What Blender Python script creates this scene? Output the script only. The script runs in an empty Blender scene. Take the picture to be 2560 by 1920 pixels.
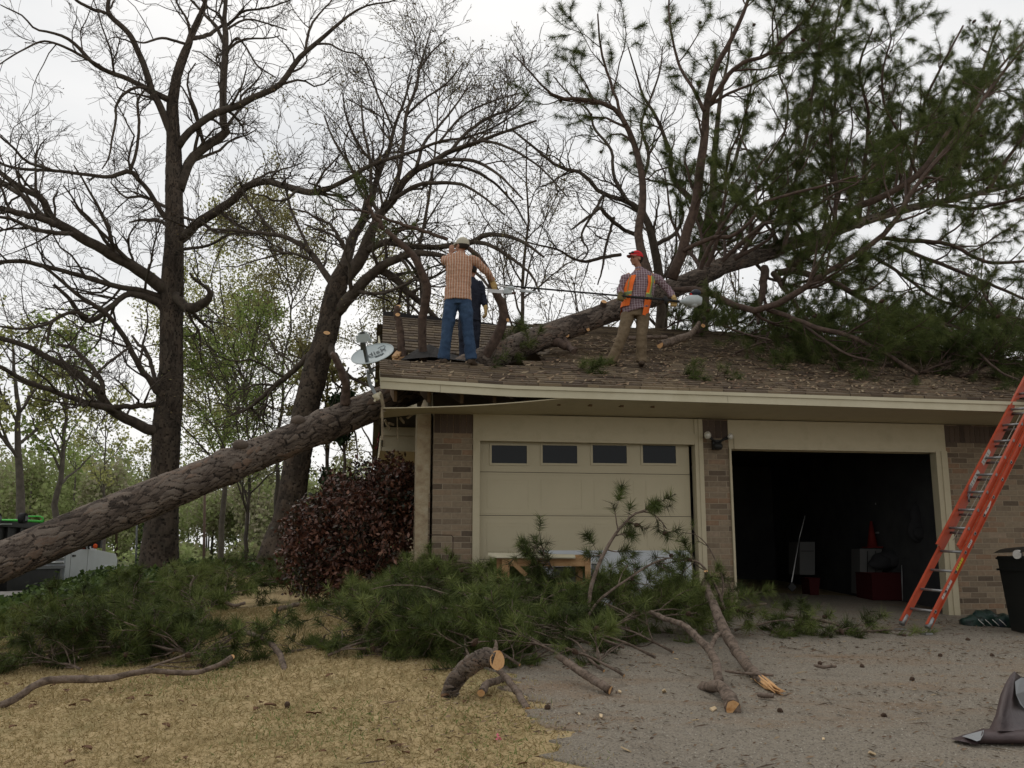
import bpy, bmesh, math, random
import numpy as np
from mathutils import Vector, Matrix

S = bpy.context.scene
COL = S.collection
# ------------------------------------------------------------------ camera
EY = 1.6                                   # eye height over the ground under the camera
FPX = 2325.0; PITCH = math.radians(10.35)  # focal length in photo pixels, upward tilt
cam = bpy.data.cameras.new('camera'); cam.sensor_width = 36.0
cam.lens = FPX * 36.0 / 2560.0; cam.clip_start = 0.1; cam.clip_end = 2000
camo = bpy.data.objects.new('camera', cam); COL.objects.link(camo)
camo.location = (0, 0, EY); camo.rotation_euler = (math.pi / 2 + PITCH, 0, 0)
S.camera = camo
# ------------------------------------------------------------------ sky, sun, exposure
S.view_settings.view_transform = 'Standard'; S.view_settings.look = 'None'
S.view_settings.exposure = 0.0; S.view_settings.gamma = 1.0
SUN_EL, SUN_AZ = math.radians(52), math.radians(-35)      # azimuth measured from +Y towards +X
W = bpy.data.worlds.new('World'); S.world = W; W.use_nodes = True
nt = W.node_tree; N = nt.nodes; L = nt.links; N.clear()
o_ = N.new('ShaderNodeOutputWorld')
sky = N.new('ShaderNodeTexSky'); sky.sky_type = 'NISHITA'; sky.sun_disc = False
sky.sun_elevation = SUN_EL; sky.sun_rotation = SUN_AZ
bg = N.new('ShaderNodeBackground'); bg.inputs['Strength'].default_value = 0.1
L.new(sky.outputs[0], bg.inputs['Color'])
tc = N.new('ShaderNodeTexCoord'); mp = N.new('ShaderNodeMapping'); mp.inputs['Scale'].default_value = (1.2, 1.2, 3.2)
nz = N.new('ShaderNodeTexNoise'); nz.inputs['Scale'].default_value = 1.6; nz.inputs['Detail'].default_value = 5
L.new(tc.outputs['Generated'], mp.inputs[0]); L.new(mp.outputs[0], nz.inputs['Vector'])
rp = N.new('ShaderNodeValToRGB'); rp.color_ramp.elements[0].position = .36; rp.color_ramp.elements[1].position = .62
rp.color_ramp.elements[0].color = (.82, .83, .84, 1); rp.color_ramp.elements[1].color = (1.05, 1.035, 1.01, 1)
L.new(nz.outputs['Fac'], rp.inputs[0])
bg2 = N.new('ShaderNodeBackground'); bg2.inputs['Strength'].default_value = 1.0
sxyz = N.new('ShaderNodeSeparateXYZ'); L.new(tc.outputs['Generated'], sxyz.inputs[0])
gr = N.new('ShaderNodeMapRange'); gr.inputs[1].default_value = -.6; gr.inputs[2].default_value = .5; gr.inputs[3].default_value = .85; gr.inputs[4].default_value = 1.0
L.new(sxyz.outputs['Y'], gr.inputs[0]); L.new(gr.outputs[0], bg2.inputs['Strength'])      # the overcast is brightest towards the hidden sun
L.new(rp.outputs[0], bg2.inputs['Color'])
mx = N.new('ShaderNodeMixShader'); mx.inputs[0].default_value = .96
L.new(bg.outputs[0], mx.inputs[1]); L.new(bg2.outputs[0], mx.inputs[2]); L.new(mx.outputs[0], o_.inputs[0])
sl = bpy.data.lights.new('sun', 'SUN'); sl.energy = 0.7; sl.angle = math.radians(35); sl.color = (1, .93, .82)
so = bpy.data.objects.new('sun', sl); COL.objects.link(so)
sd = Vector((math.sin(SUN_AZ) * math.cos(SUN_EL), math.cos(SUN_AZ) * math.cos(SUN_EL), math.sin(SUN_EL)))
so.rotation_euler = sd.to_track_quat('Z', 'Y').to_euler(); so.location = (0, 0, 30)

# ------------------------------------------------------------------ picture -> place
CT, ST = math.cos(PITCH), math.sin(PITCH)
def ray(px, py):
    u = (px - 1280.0) / FPX; v = (960.0 - py) / FPX
    return np.array([u, CT - v * ST, ST + v * CT])
def P(px, py, D):
    r = ray(px, py); p = r * (D / r[1]); p[2] += EY; return p
def F1(X, Y): return X / 1.728125, Y / 1.728125
def F2(X, Y): return 1280 + X / 1.728125, Y / 1.728125
def F3(X, Y): return X / 1.728125, 900 + Y / 1.728125
def F4(X, Y): return 1280 + X / 1.728125, 960 + Y / 1.728125
def F5(X, Y): return 1160 + X / 2.765, 1250 + Y / 2.765
def lerp(a, b, t): return a + (b - a) * t
def sm(a, b, x):
    t = np.clip((np.asarray(x, float) - a) / (b - a), 0, 1); return t * t * (3 - 2 * t)

# terrain height (world z)
_cy = np.array([-30., 0, 5, 10, 14, 17, 21, 24, 400]); _cx = np.array([-9., -7, -7, -7.3, -7.8, -8.3, -9.1, -9.6, -9.6])
_cz = np.array([-1.7, -1.62, -1.42, -1.15, -.98, -.8, -.55, -.42, -.42])
_yy = np.array([-30., 0, 12.3, 22, 30, 400]); _yz = np.array([-1.7, -1.6, -.65, -.12, -.15, -.15])
def G(x, y):
    x = np.asarray(x, float); y = np.asarray(y, float)
    zc = np.interp(y, _cy, _cz); xc = np.interp(y, _cy, _cx); zr = np.interp(y, _yy, _yz)
    t = np.clip((x - xc) / (-1.0 - xc), 0, 1)
    z = zc + (zr - zc) * t
    z = z - .038 * np.clip(x + 1, 0, 14) * np.clip(y / 12.3, 0, 1)
    z = z + .02 * np.sin(x * 1.3 + .4) * np.sin(y * 1.1 + 1) * (x < -1.2) + .008 * np.sin(x * 2.7) * np.cos(y * 2.1)
    m = sm(-2.6, 0, x - xc) * sm(-38, -29, -y)
    low = np.interp(y, [-30, 35, 60, 100, 170, 320], [-1.35, -1.32, -1.12, -.82, -.5, -.3])
    z = low + (z - low) * m
    return z + EY
def gpt(px, py, lift=0.0):
    r = ray(px, py); lo, hi = 3.0, 150.0
    Ds = np.concatenate([np.arange(3, 40, .05), np.arange(40, 150, .5)])
    for D in Ds:
        q = r * (D / r[1])
        if q[2] + EY <= float(G(q[0], q[1])) + lift: return np.array([q[0], q[1], float(G(q[0], q[1])) + lift])
    q = r * (100 / r[1]); return np.array([q[0], q[1], float(G(q[0], q[1]))])

# ------------------------------------------------------------------ materials
def _n(m, t): return m.node_tree.nodes.new(t)
def mat(name, col, rough=.8, cols=None, nscale=6.0, bump=0.0, bscale=30.0, spec=.3, metal=0.0, tone=None, detail=4, stretch=(1, 1, 1),
        alpha=1.0, trans=0.0, coord='Object', two=None, leaf=0.0):
    """cols: list of colours mixed by noise; tone: list of colours picked by the face attribute 'tone'"""
    m = bpy.data.materials.new(name); m.use_nodes = True
    b = m.node_tree.nodes['Principled BSDF']; lk = m.node_tree.links.new
    b.inputs['Roughness'].default_value = rough; b.inputs['Metallic'].default_value = metal
    b.inputs['Specular IOR Level'].default_value = spec; b.inputs['Base Color'].default_value = (*col, 1)
    tcn = _n(m, 'ShaderNodeTexCoord'); mpn = _n(m, 'ShaderNodeMapping'); mpn.inputs['Scale'].default_value = stretch
    lk(tcn.outputs[coord], mpn.inputs[0])
    c_out = None
    def ramp(cs):
        r = _n(m, 'ShaderNodeValToRGB'); e = r.color_ramp.elements
        n = len(cs)
        while len(e) < n: e.new(.5)
        for i, c in enumerate(cs):
            e[i].position = i / (n - 1); e[i].color = (*c, 1)
        return r
    if cols:
        nn = _n(m, 'ShaderNodeTexNoise'); nn.inputs['Scale'].default_value = nscale; nn.inputs['Detail'].default_value = detail
        nn.inputs['Roughness'].default_value = .65
        lk(mpn.outputs[0], nn.inputs['Vector'])
        mr = _n(m, 'ShaderNodeMapRange'); mr.inputs[1].default_value = .3; mr.inputs[2].default_value = .7
        lk(nn.outputs['Fac'], mr.inputs[0])
        r = ramp(cols); lk(mr.outputs[0], r.inputs[0]); c_out = r.outputs[0]
    if tone:
        at = _n(m, 'ShaderNodeAttribute'); at.attribute_name = 'tone'
        r = ramp(tone); lk(at.outputs['Fac'], r.inputs[0])
        if c_out is not None:
            mm = _n(m, 'ShaderNodeMixRGB'); mm.blend_type = 'MULTIPLY'; mm.inputs[0].default_value = 1
            lk(c_out, mm.inputs[1]); lk(r.outputs[0], mm.inputs[2]); c_out = mm.outputs[0]
        else: c_out = r.outputs[0]
    if c_out is not None: lk(c_out, b.inputs['Base Color'])
    if bump:
        bn = _n(m, 'ShaderNodeTexNoise'); bn.inputs['Scale'].default_value = bscale; bn.inputs['Detail'].default_value = 6
        lk(mpn.outputs[0], bn.inputs['Vector'])
        bp = _n(m, 'ShaderNodeBump'); bp.inputs['Strength'].default_value = 1.0; bp.inputs['Distance'].default_value = bump
        lk(bn.outputs['Fac'], bp.inputs['Height']); lk(bp.outputs[0], b.inputs['Normal'])
    if leaf:
        tr = _n(m, 'ShaderNodeBsdfTranslucent'); ms = _n(m, 'ShaderNodeMixShader'); ms.inputs[0].default_value = leaf
        src = b.inputs['Base Color'].links[0].from_socket if b.inputs['Base Color'].links else None
        if src: lk(src, tr.inputs['Color'])
        else: tr.inputs['Color'].default_value = (*col, 1)
        out = m.node_tree.nodes['Material Output']; lk(b.outputs[0], ms.inputs[1]); lk(tr.outputs[0], ms.inputs[2]); lk(ms.outputs[0], out.inputs[0])
    if trans: b.inputs['Transmission Weight'].default_value = trans
    return m

# ------------------------------------------------------------------ objects
def setp(o, label=None, cat=None, group=None, kind=None):
    if label: o['label'] = label
    if cat: o['category'] = cat
    if group: o['group'] = group
    if kind: o['kind'] = kind
    return o
def thing(name, label, cat, loc=(0, 0, 0), rz=0.0, group=None):
    o = bpy.data.objects.new(name, None); COL.objects.link(o); o.empty_display_size = .2
    o.location = tuple(float(v) for v in loc); o.rotation_euler = (0, 0, rz)
    return setp(o, label, cat, group)
def inv_of(root):
    return (Matrix.Translation(root.location) @ Matrix.Rotation(root.rotation_euler.z, 4, 'Z')).inverted()
class MB:
    def __init__(s): s.v = []; s.f = []; s.n = 0
    def add(s, v, f, tone=.5, mi=0, smooth=False):
        v = np.asarray(v, float).reshape(-1, 3); f = np.asarray(f, np.int64)
        if f.ndim == 1: f = f[None]
        t = np.broadcast_to(np.asarray(tone, float), (len(f),)).copy()
        s.v.append(v); s.f.append((f + s.n, t, mi, smooth)); s.n += len(v); return s
    def box(s, x0, x1, y0, y1, z0, z1, tone=.5, mi=0, M=None):
        v = np.array([[x, y, z] for x in (x0, x1) for y in (y0, y1) for z in (z0, z1)], float)
        if M is not None: v = v @ np.array(M.to_3x3()).T + np.array(M.translation)
        f = [[0, 1, 3, 2], [4, 6, 7, 5], [0, 4, 5, 1], [2, 3, 7, 6], [0, 2, 6, 4], [1, 5, 7, 3]]
        return s.add(v, f, tone, mi)
    def beam(s, a, b, w, h, up=(0, 0, 1), tone=.5, mi=0):
        a = np.array(a, float); b = np.array(b, float); d = b - a; d /= np.linalg.norm(d)
        r = np.cross(d, up); r /= np.linalg.norm(r); u = np.cross(r, d)
        v = [p + r * sx * w / 2 + u * sy * h / 2 for p in (a, b) for sx in (-1, 1) for sy in (-1, 1)]
        f = [[0, 1, 3, 2], [4, 6, 7, 5], [0, 4, 5, 1], [2, 3, 7, 6], [0, 2, 6, 4], [1, 5, 7, 3]]
        return s.add(v, f, tone, mi)
    def quad(s, a, b, c, d, tone=.5, mi=0): return s.add([a, b, c, d], [[0, 1, 2, 3]], tone, mi)
    def tube(s, pts, r, sides=8, cap=True, tone=.5, mi=0, smooth=True):
        pts = np.asarray(pts, float)
        r = np.broadcast_to(np.asarray(r, float), (len(pts),))
        v, f = tube_arr(pts[None], r[None], sides); s.add(v, f, tone, mi, smooth)
        if cap:
            n = len(pts)
            for k, rev in ((0, True), (n - 1, False)):
                ring = np.arange(sides) + k * sides
                s.f.append(((ring[::-1] if rev else ring)[None] + s.n - len(v), np.array([tone], float), mi, False))
        return s
    def tubes(s, P_, R_, sides=4, tone=None, mi=0):
        if len(P_) == 0: return s
        v, f = tube_arr(P_, R_, sides)
        B, n = R_.shape
        t = .5 if tone is None else np.repeat(tone, (n - 1) * sides)
        return s.add(v, f, t, mi, True)
    def disc(s, c, nrm, r, k=14, tone=.5, mi=0, jag=0.0, squash=1.0):
        nrm = np.array(nrm, float); nrm /= np.linalg.norm(nrm)
        a = np.cross(nrm, (0, 0, 1) if abs(nrm[2]) < .9 else (1, 0, 0)); a /= np.linalg.norm(a); b = np.cross(nrm, a)
        v = [np.array(c) + (a * math.cos(q) + b * squash * math.sin(q)) * r * (1 + jag * random.uniform(-1, 1)) for q in np.arange(k) * 2 * math.pi / k]
        return s.add(v, [list(range(k))], tone, mi)
    def sphere(s, c, r, seg=12, rings=8, tone=.5, mi=0, smooth=True):
        r = np.broadcast_to(np.asarray(r, float), (3,)); v = []; f = []
        for i in range(rings + 1):
            th = math.pi * i / rings
            for j in range(seg):
                a = 2 * math.pi * j / seg
                v.append((c[0] + r[0] * math.sin(th) * math.cos(a), c[1] + r[1] * math.sin(th) * math.sin(a), c[2] + r[2] * math.cos(th)))
        for i in range(rings):
            for j in range(seg):
                f.append([i * seg + j, (i + 1) * seg + j, (i + 1) * seg + (j + 1) % seg, i * seg + (j + 1) % seg])
        return s.add(v, f, tone, mi, smooth)
    def build(s, name, mats, parent=None, world=True, root_world=None):
        """verts are in world space unless world=False (then in the parent's space)"""
        if not s.v: print('EMPTY', name); return None
        v = np.concatenate(s.v)
        top = parent
        while top is not None and top.parent is not None: top = top.parent
        if world and top is not None:
            M = np.array(inv_of(top)); v = v @ M[:3, :3].T + M[:3, 3]
        me = bpy.data.meshes.new(name)
        me.vertices.add(len(v)); me.vertices.foreach_set('co', v.astype(np.float32).ravel())
        idx = []; st = []; tn = []; mi_ = []; sh = []; c = 0
        for f, t, mi, smo in s.f:
            k = f.shape[1]; idx.append(f.ravel()); st.append(c + np.arange(len(f)) * k); c += f.size
            tn.append(t); mi_.append(np.full(len(f), mi)); sh.append(np.full(len(f), smo))
        idx = np.concatenate(idx); st = np.concatenate(st)
        me.loops.add(len(idx)); me.loops.foreach_set('vertex_index', idx.astype(np.int32))
        me.polygons.add(len(st)); me.polygons.foreach_set('loop_start', st.astype(np.int32))
        me.update(calc_edges=True)
        me.polygons.foreach_set('use_smooth', np.concatenate(sh).astype(bool))
        me.polygons.foreach_set('material_index', np.concatenate(mi_).astype(np.int32))
        at = me.attributes.new('tone', 'FLOAT', 'FACE'); at.data.foreach_set('value', np.concatenate(tn).astype(np.float32))
        for m in (mats if isinstance(mats, (list, tuple)) else [mats]): me.materials.append(m)
        me.update()
        o = bpy.data.objects.new(name, me); COL.objects.link(o)
        if parent is not None: o.parent = parent
        return o
def tube_arr(P_, R_, sides):
    B, n, _ = P_.shape
    T = np.gradient(P_, axis=1); T /= np.linalg.norm(T, axis=2, keepdims=True) + 1e-9
    main = P_[:, -1] - P_[:, 0]; main /= np.linalg.norm(main, axis=1, keepdims=True) + 1e-9
    ref = np.where(np.abs(main[:, 2:3]) < .8, np.array([[0, 0, 1.]]), np.array([[1., 0, 0]]))
    ref = np.repeat(ref[:, None], n, 1)
    A = np.cross(T, ref); A /= np.linalg.norm(A, axis=2, keepdims=True) + 1e-9
    Bn = np.cross(T, A)
    th = np.arange(sides) * 2 * math.pi / sides
    V = P_[:, :, None] + R_[:, :, None, None] * (A[:, :, None] * np.cos(th)[None, None, :, None] + Bn[:, :, None] * np.sin(th)[None, None, :, None])
    base = np.arange(B)[:, None, None] * n * sides; i = np.arange(n - 1)[None, :, None] * sides; j = np.arange(sides)[None, None, :]
    a = base + i + j; b = base + i + (j + 1) % sides
    F = np.stack([a, b, b + sides, a + sides], -1).reshape(-1, 4)
    return V.reshape(-1, 3), F
def catmull(pts, n):
    pts = np.asarray(pts, float); m = len(pts)
    ext = np.concatenate([2 * pts[:1] - pts[1:2], pts, 2 * pts[-1:] - pts[-2:-1]])
    seg = np.linalg.norm(np.diff(pts[:, :3], axis=0), axis=1); cum = np.concatenate([[0], np.cumsum(seg)])
    tt = np.linspace(0, cum[-1], n); out = []
    for t in tt:
        k = min(max(np.searchsorted(cum, t, 'right') - 1, 0), m - 2); u = (t - cum[k]) / max(seg[k], 1e-9)
        a, b, c, d = ext[k], ext[k + 1], ext[k + 2], ext[k + 3]
        out.append(.5 * (2 * b + (c - a) * u + (2 * a - 5 * b + 4 * c - d) * u * u + (3 * b - a - 3 * c + d) * u ** 3))
    return np.array(out)
def limb(fr, pts, D0, D1=None, n=24, jit=0.0, bow=0.0, rng=None):
    """pts: (X, Y, width) in the zoom frame fr; depth runs from D0 to D1"""
    D1 = D0 if D1 is None else D1
    q = np.array([(p[0], p[1]) for p in pts], float); w = [p[2] if len(p) > 2 else None for p in pts]
    for i in range(len(w)):
        if w[i] is None:
            a = max(k for k in range(i) if w[k] is not None) if any(x is not None for x in w[:i]) else None
            nx = [k for k in range(i + 1, len(w)) if w[k] is not None]
            w[i] = w[a] * .85 if not nx else (w[a] + (w[nx[0]] - w[a]) * (i - a) / (nx[0] - a))
    seg = np.linalg.norm(np.diff(q, axis=0), axis=1); cum = np.concatenate([[0], np.cumsum(seg)]) / seg.sum()
    sc = 1 / (2.765 if fr is F5 else 1.728125)
    out = []
    for i in range(len(pts)):
        D = lerp(D0, D1, cum[i]) + bow * math.sin(math.pi * cum[i])
        p = P(*fr(*q[i]), D); out.append([*p, w[i] * sc / FPX * D / 2])
    c = catmull(out, n)
    if jit and rng is not None:
        j = rng.normal(size=(n, 3)); j = (j + np.roll(j, 1, 0)) / 2; c[1:, :3] += j[1:] * c[1:, 3:4] * jit
    return c[:, :3], np.maximum(c[:, 3], .002)
def unit(v): return v / (np.linalg.norm(v, axis=-1, keepdims=True) + 1e-9)
def grow(P_, R_, dens, t0, t1, l0, l1, ang=(35, 75), up=.15, wig=.25, m=6, rr=.6, rng=None, rmin=.003, shrink=.5, trop=0.0, bias=(0, 0, 0)):
    B, n, _ = P_.shape
    seg = np.linalg.norm(np.diff(P_, axis=1), axis=2).sum(1)
    cnt = rng.poisson(dens * seg * (t1 - t0)); idx = np.repeat(np.arange(B), cnt); K = len(idx)
    if K == 0: return np.zeros((0, m, 3)), np.zeros((0, m))
    t = rng.uniform(t0, t1, K); x = t * (n - 1); i = np.clip(x.astype(int), 0, n - 2); f = (x - i)[:, None]
    p = P_[idx, i] * (1 - f) + P_[idx, i + 1] * f; T = unit(P_[idx, i + 1] - P_[idx, i])
    rp_ = R_[idx, i] * (1 - f[:, 0]) + R_[idx, i + 1] * f[:, 0]
    q = rng.normal(size=(K, 3)); q -= (q * T).sum(1, keepdims=True) * T; q = unit(q)
    a = np.radians(rng.uniform(ang[0], ang[1], K))[:, None]
    d = unit(np.cos(a) * T + np.sin(a) * q + np.array([0, 0, up]) + np.array(bias))
    ln = rng.uniform(l0, l1, K) * (1 - shrink * t); st = (ln / (m - 1))[:, None]
    out = [p]
    for k in range(m - 1):
        out.append(out[-1] + d * st); d = unit(d + rng.normal(size=(K, 3)) * wig + np.array([0, 0, trop]))
    out = np.stack(out, 1)
    r0 = np.minimum(rp_ * rr, ln * .022 + rmin)
    R2 = np.maximum(r0[:, None] * np.linspace(1, .3, m)[None], rmin)
    return out, R2
def tips(P_, t0, dens, rng):
    """points and directions along the outer part of the twigs"""
    B, n, _ = P_.shape
    seg = np.linalg.norm(np.diff(P_, axis=1), axis=2).sum(1)
    cnt = 1 + rng.poisson(dens * seg); idx = np.repeat(np.arange(B), cnt); K = len(idx)
    t = rng.uniform(t0, 1, K); x = t * (n - 1); i = np.clip(x.astype(int), 0, n - 2); f = (x - i)[:, None]
    return P_[idx, i] * (1 - f) + P_[idx, i + 1] * f, unit(P_[idx, i + 1] - P_[idx, i])
def tufts(mb, pos, dr, k=24, ln=(.1, .18), spread=.75, w=.004, rng=None, droop=.15, mi=0, shaft=.06, tone=None, ang=1.0):
    K = len(pos)
    if K == 0: return
    p = np.repeat(pos, k, 0); d = np.repeat(dr, k, 0)
    tn = np.repeat(rng.uniform(0, 1, K) if tone is None else tone, k) * .75 + rng.uniform(0, .25, K * k)
    q = rng.normal(size=(K * k, 3)); q -= (q * d).sum(1, keepdims=True) * d; q = unit(q)
    nd = unit(d * rng.uniform(.25, 1.1, (K * k, 1)) * ang + q * spread + np.array([0, 0, -droop]))
    s0 = p + d * rng.uniform(-shaft, shaft, (K * k, 1))
    Ln = rng.uniform(ln[0], ln[1], (K * k, 1)); tip = s0 + nd * Ln + np.array([0, 0, -droop * .15]) * Ln
    sd_ = unit(np.cross(nd, rng.normal(size=(K * k, 3)))) * w / 2
    V = np.stack([s0 - sd_, s0 + sd_, tip], 1).reshape(-1, 3)
    F = np.arange(K * k * 3).reshape(-1, 3)
    mb.add(V, F, tn, mi)
def leaves(mb, pos, size, rng, tone=None, mi=0, aspect=.5, nrm=None, flat=0.0):
    K = len(pos)
    if K == 0: return
    d = unit(rng.normal(size=(K, 3)) + (0 if nrm is None else nrm)); 
    if flat: d = unit(d * np.array([1, 1, 1 - flat]))
    q = unit(np.cross(d, rng.normal(size=(K, 3)) + (np.array([0, 0, 3. * flat]) if flat else 0)))
    s_ = (rng.uniform(size[0], size[1], K))[:, None]
    a = pos; b = pos + d * s_ * .5 + q * s_ * aspect * .5; c = pos + d * s_; e = pos + d * s_ * .5 - q * s_ * aspect * .5
    V = np.stack([a, b, c, e], 1).reshape(-1, 3); F = np.arange(K * 4).reshape(-1, 4)
    mb.add(V, F, rng.uniform(0, 1, K) if tone is None else tone, mi)
def worley(u, v, pu, seed, jit=.85):
    """cell noise on a grid; periodic in u with period pu cells. returns f1, f2, id(0..1)"""
    iu = np.floor(u).astype(int); iv = np.floor(v).astype(int)
    f1 = np.full(u.shape, 9.); f2 = np.full(u.shape, 9.); idd = np.zeros(u.shape)
    def h(a, b, k):
        x = np.sin(a * 127.1 + b * 311.7 + k * 74.7 + seed * 19.19) * 43758.5453; return x - np.floor(x)
    for du in (-1, 0, 1):
        for dv in (-1, 0, 1):
            cu = iu + du; cv = iv + dv; cm = np.mod(cu, pu)
            x = cu + .5 + (h(cm, cv, 1) - .5) * jit; y = cv + .5 + (h(cm, cv, 2) - .5) * jit
            d = np.hypot(x - u, y - v); n_ = h(cm, cv, 3)
            new = d < f1; f2 = np.where(new, f1, np.minimum(f2, d)); idd = np.where(new, n_, idd); f1 = np.where(new, d, f1)
    return f1, f2, idd
def bark_tube(mb, path, rad, nth, cu, cell, depth, seed, mi=0, rough=.15):
    """displaced trunk: plates of bark around a path (n,3); cu plates around, cell = plate length (m)"""
    n = len(path); T = unit(np.gradient(path, axis=0)); ref = np.array([0, 0, 1.]) if abs(unit(path[-1] - path[0])[2]) < .8 else np.array([1., 0, 0])
    A = unit(np.cross(T, ref)); B_ = np.cross(T, A)
    s_ = np.concatenate([[0], np.cumsum(np.linalg.norm(np.diff(path, axis=0), axis=1))])
    th = np.arange(nth) * 2 * math.pi / nth
    U, V = np.meshgrid(th / (2 * math.pi) * cu, s_ / cell)
    wob = .35 * np.sin(V * 1.7 + seed) + .3 * np.sin(V * 4.1 + U * 2 * math.pi / cu * 2) + .09 * np.sin(V * 9 + U * 2 * math.pi / cu * 7) + .05 * np.sin(V * 19 + U * 2 * math.pi / cu * 13)
    V = V + .7 * np.sin(V * .31 + seed) + .35 * np.sin(V * .83)
    f1, f2, idd = worley(U + wob, V + .4 * np.sin(U * 2 * math.pi / cu * 3 + V * .6) + .2 * np.sin(U * 2 * math.pi / cu * 5 - V * 1.3), cu, seed, 1.0)
    g1, g2, id2 = worley((U + wob) * 3, V * 3, cu * 3, seed + 5)
    crack = np.clip((f2 - f1) / .13, 0, 1); c2 = np.clip((g2 - g1) / .3, 0, 1)
    disp = depth * (crack - .6) + depth * .35 * (c2 - .5) * crack + depth * .8 * (idd - .5) * crack
    R = np.asarray(rad)[:, None] + disp
    # slow lumps
    R = R * (1 + .03 * np.sin(s_[:, None] * 1.9 + 2 * th[None] + seed))
    Pp = path[:, None] + R[..., None] * (A[:, None] * np.cos(th)[None, :, None] + B_[:, None] * np.sin(th)[None, :, None])
    i = np.arange(n - 1)[:, None] * nth; j = np.arange(nth)[None]
    a = i + j; b = i + (j + 1) % nth
    Fq = np.stack([a, b, b + nth, a + nth], -1).reshape(-1, 4)
    lowf = .12 * np.sin(V * .45 + 2 * np.sin(U * 2 * math.pi / cu + seed)) + .08 * np.sin(V * 1.1 + U * 2 * math.pi / cu * 2)
    tn = np.clip(.04 + crack * (.36 + .48 * idd + lowf) + .25 * (id2 - .5) * crack, 0, 1)[:-1]
    mb.add(Pp.reshape(-1, 3), Fq, tn.ravel(), mi, True)
# ------------------------------------------------------------------ ground, street
rng = np.random.default_rng(7)
M_lawn = mat('dry_lawn', (.2, .15, .08), .95, cols=[(.21, .15, .065), (.33, .245, .12), (.41, .31, .165), (.29, .225, .105)], nscale=2.2, bump=.02, bscale=40, detail=8)
M_far = mat('far_ground', (.09, .12, .04), .95, cols=[(.08, .11, .035), (.12, .14, .05), (.15, .13, .07)], nscale=.15, detail=8)
def bound(y):   # edge between lawn and drive
    return np.interp(y, [0, 5.5, 6.9, 9, 12.3, 14], [.75, .36, .17, -.25, -.95, -1.0])
xs = np.concatenate([np.linspace(-160, -16, 40), np.linspace(-15.5, 15, 245), np.linspace(16, 160, 30)])
ys = np.concatenate([np.linspace(-25, 3, 12), np.linspace(3.2, 34, 230), np.linspace(36, 320, 50)])
X, Y = np.meshgrid(xs, ys); Z = G(X, Y)
Z = np.where((X > bound(Y) + .3) & (Y > 2) & (Y < 30) & (X < 15), Z - .06, Z)
nx, ny = len(xs), len(ys)
i, j = np.meshgrid(np.arange(ny - 1), np.arange(nx - 1), indexing='ij'); a = i * nx + j
Fq = np.stack([a, a + 1, a + nx + 1, a + nx], -1).reshape(-1, 4)
cx = X[:-1, :-1].ravel(); cyy = Y[:-1, :-1].ravel()
far = (np.interp(cyy, _cy, _cx) - .3 > cx) | (cyy > 30)
mb = MB(); V = np.stack([X, Y, Z], -1).reshape(-1, 3)
mb.add(V, Fq, .5, 0, True)
g_ = mb.build('ground', [M_lawn, M_far]); setp(g_, kind='structure')
g_.data.polygons.foreach_set('material_index', far.astype(np.int32))
# driveway
M_drive = mat('pea_gravel_asphalt', (.12, .1, .08), .95, spec=.1, cols=[(.12, .103, .08), (.205, .178, .142), (.29, .255, .205), (.155, .132, .103)], nscale=55, bump=.012, bscale=160, detail=6)
def add_patches(m, scale, col, lo, hi, stretch=(1, 1, 1), fac=.7):
    nodes, links = m.node_tree.nodes, m.node_tree.links
    b = nodes['Principled BSDF']; src = b.inputs['Base Color'].links[0].from_socket
    t = nodes.new('ShaderNodeTexCoord'); mpp = nodes.new('ShaderNodeMapping'); mpp.inputs['Scale'].default_value = stretch
    n = nodes.new('ShaderNodeTexNoise'); n.inputs['Scale'].default_value = scale; n.inputs['Detail'].default_value = 9; n.inputs['Roughness'].default_value = .7
    links.new(t.outputs['Object'], mpp.inputs[0]); links.new(mpp.outputs[0], n.inputs['Vector'])
    r = nodes.new('ShaderNodeMapRange'); r.inputs[1].default_value = lo; r.inputs[2].default_value = hi; r.inputs[4].default_value = fac
    links.new(n.outputs['Fac'], r.inputs[0])
    x = nodes.new('ShaderNodeMixRGB'); x.inputs[2].default_value = (*col, 1)
    links.new(r.outputs[0], x.inputs[0]); links.new(src, x.inputs[1]); links.new(x.outputs[0], b.inputs['Base Color'])
add_patches(M_drive, 1.1, (.23, .135, .07), .5, .7, (.5, 1.4, 1), .6)
add_patches(M_drive, 22, (.34, .31, .26), .56, .66, (1, 1, 1), .55)
add_patches(M_drive, 30, (.05, .042, .035), .57, .66, (1, 1, 1), .7)
add_patches(M_drive, 3.0, (.075, .062, .05), .56, .78, (1, 1, 1), .5)
add_patches(M_lawn, 1.3, (.075, .105, .03), .52, .75, (1, 1, 1), .55)
ys2 = np.concatenate([np.linspace(1, 16, 190)]); ts = np.linspace(0, 1, 150) ** 1.4
V = []; 
for y in ys2:
    x0 = float(bound(y)) + .10 * math.sin(y * 7.3) + .07 * math.sin(y * 17.1 + 1) + .04 * math.sin(y * 41)
    xx = x0 + ts * (15 - x0); zz = G(xx, np.full_like(xx, y)) + .012 + .006 * rng.normal(size=len(xx)) * 0
    zz[0] -= .03
    V.append(np.stack([xx, np.full_like(xx, y), zz], 1))
V = np.concatenate(V); nx = len(ts); i, j = np.meshgrid(np.arange(len(ys2) - 1), np.arange(nx - 1), indexing='ij'); a = i * nx + j
mb = MB(); mb.add(V, np.stack([a, a + 1, a + nx + 1, a + nx], -1).reshape(-1, 4), .5, 0, True)
setp(mb.build('driveway', M_drive), kind='structure')
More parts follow.
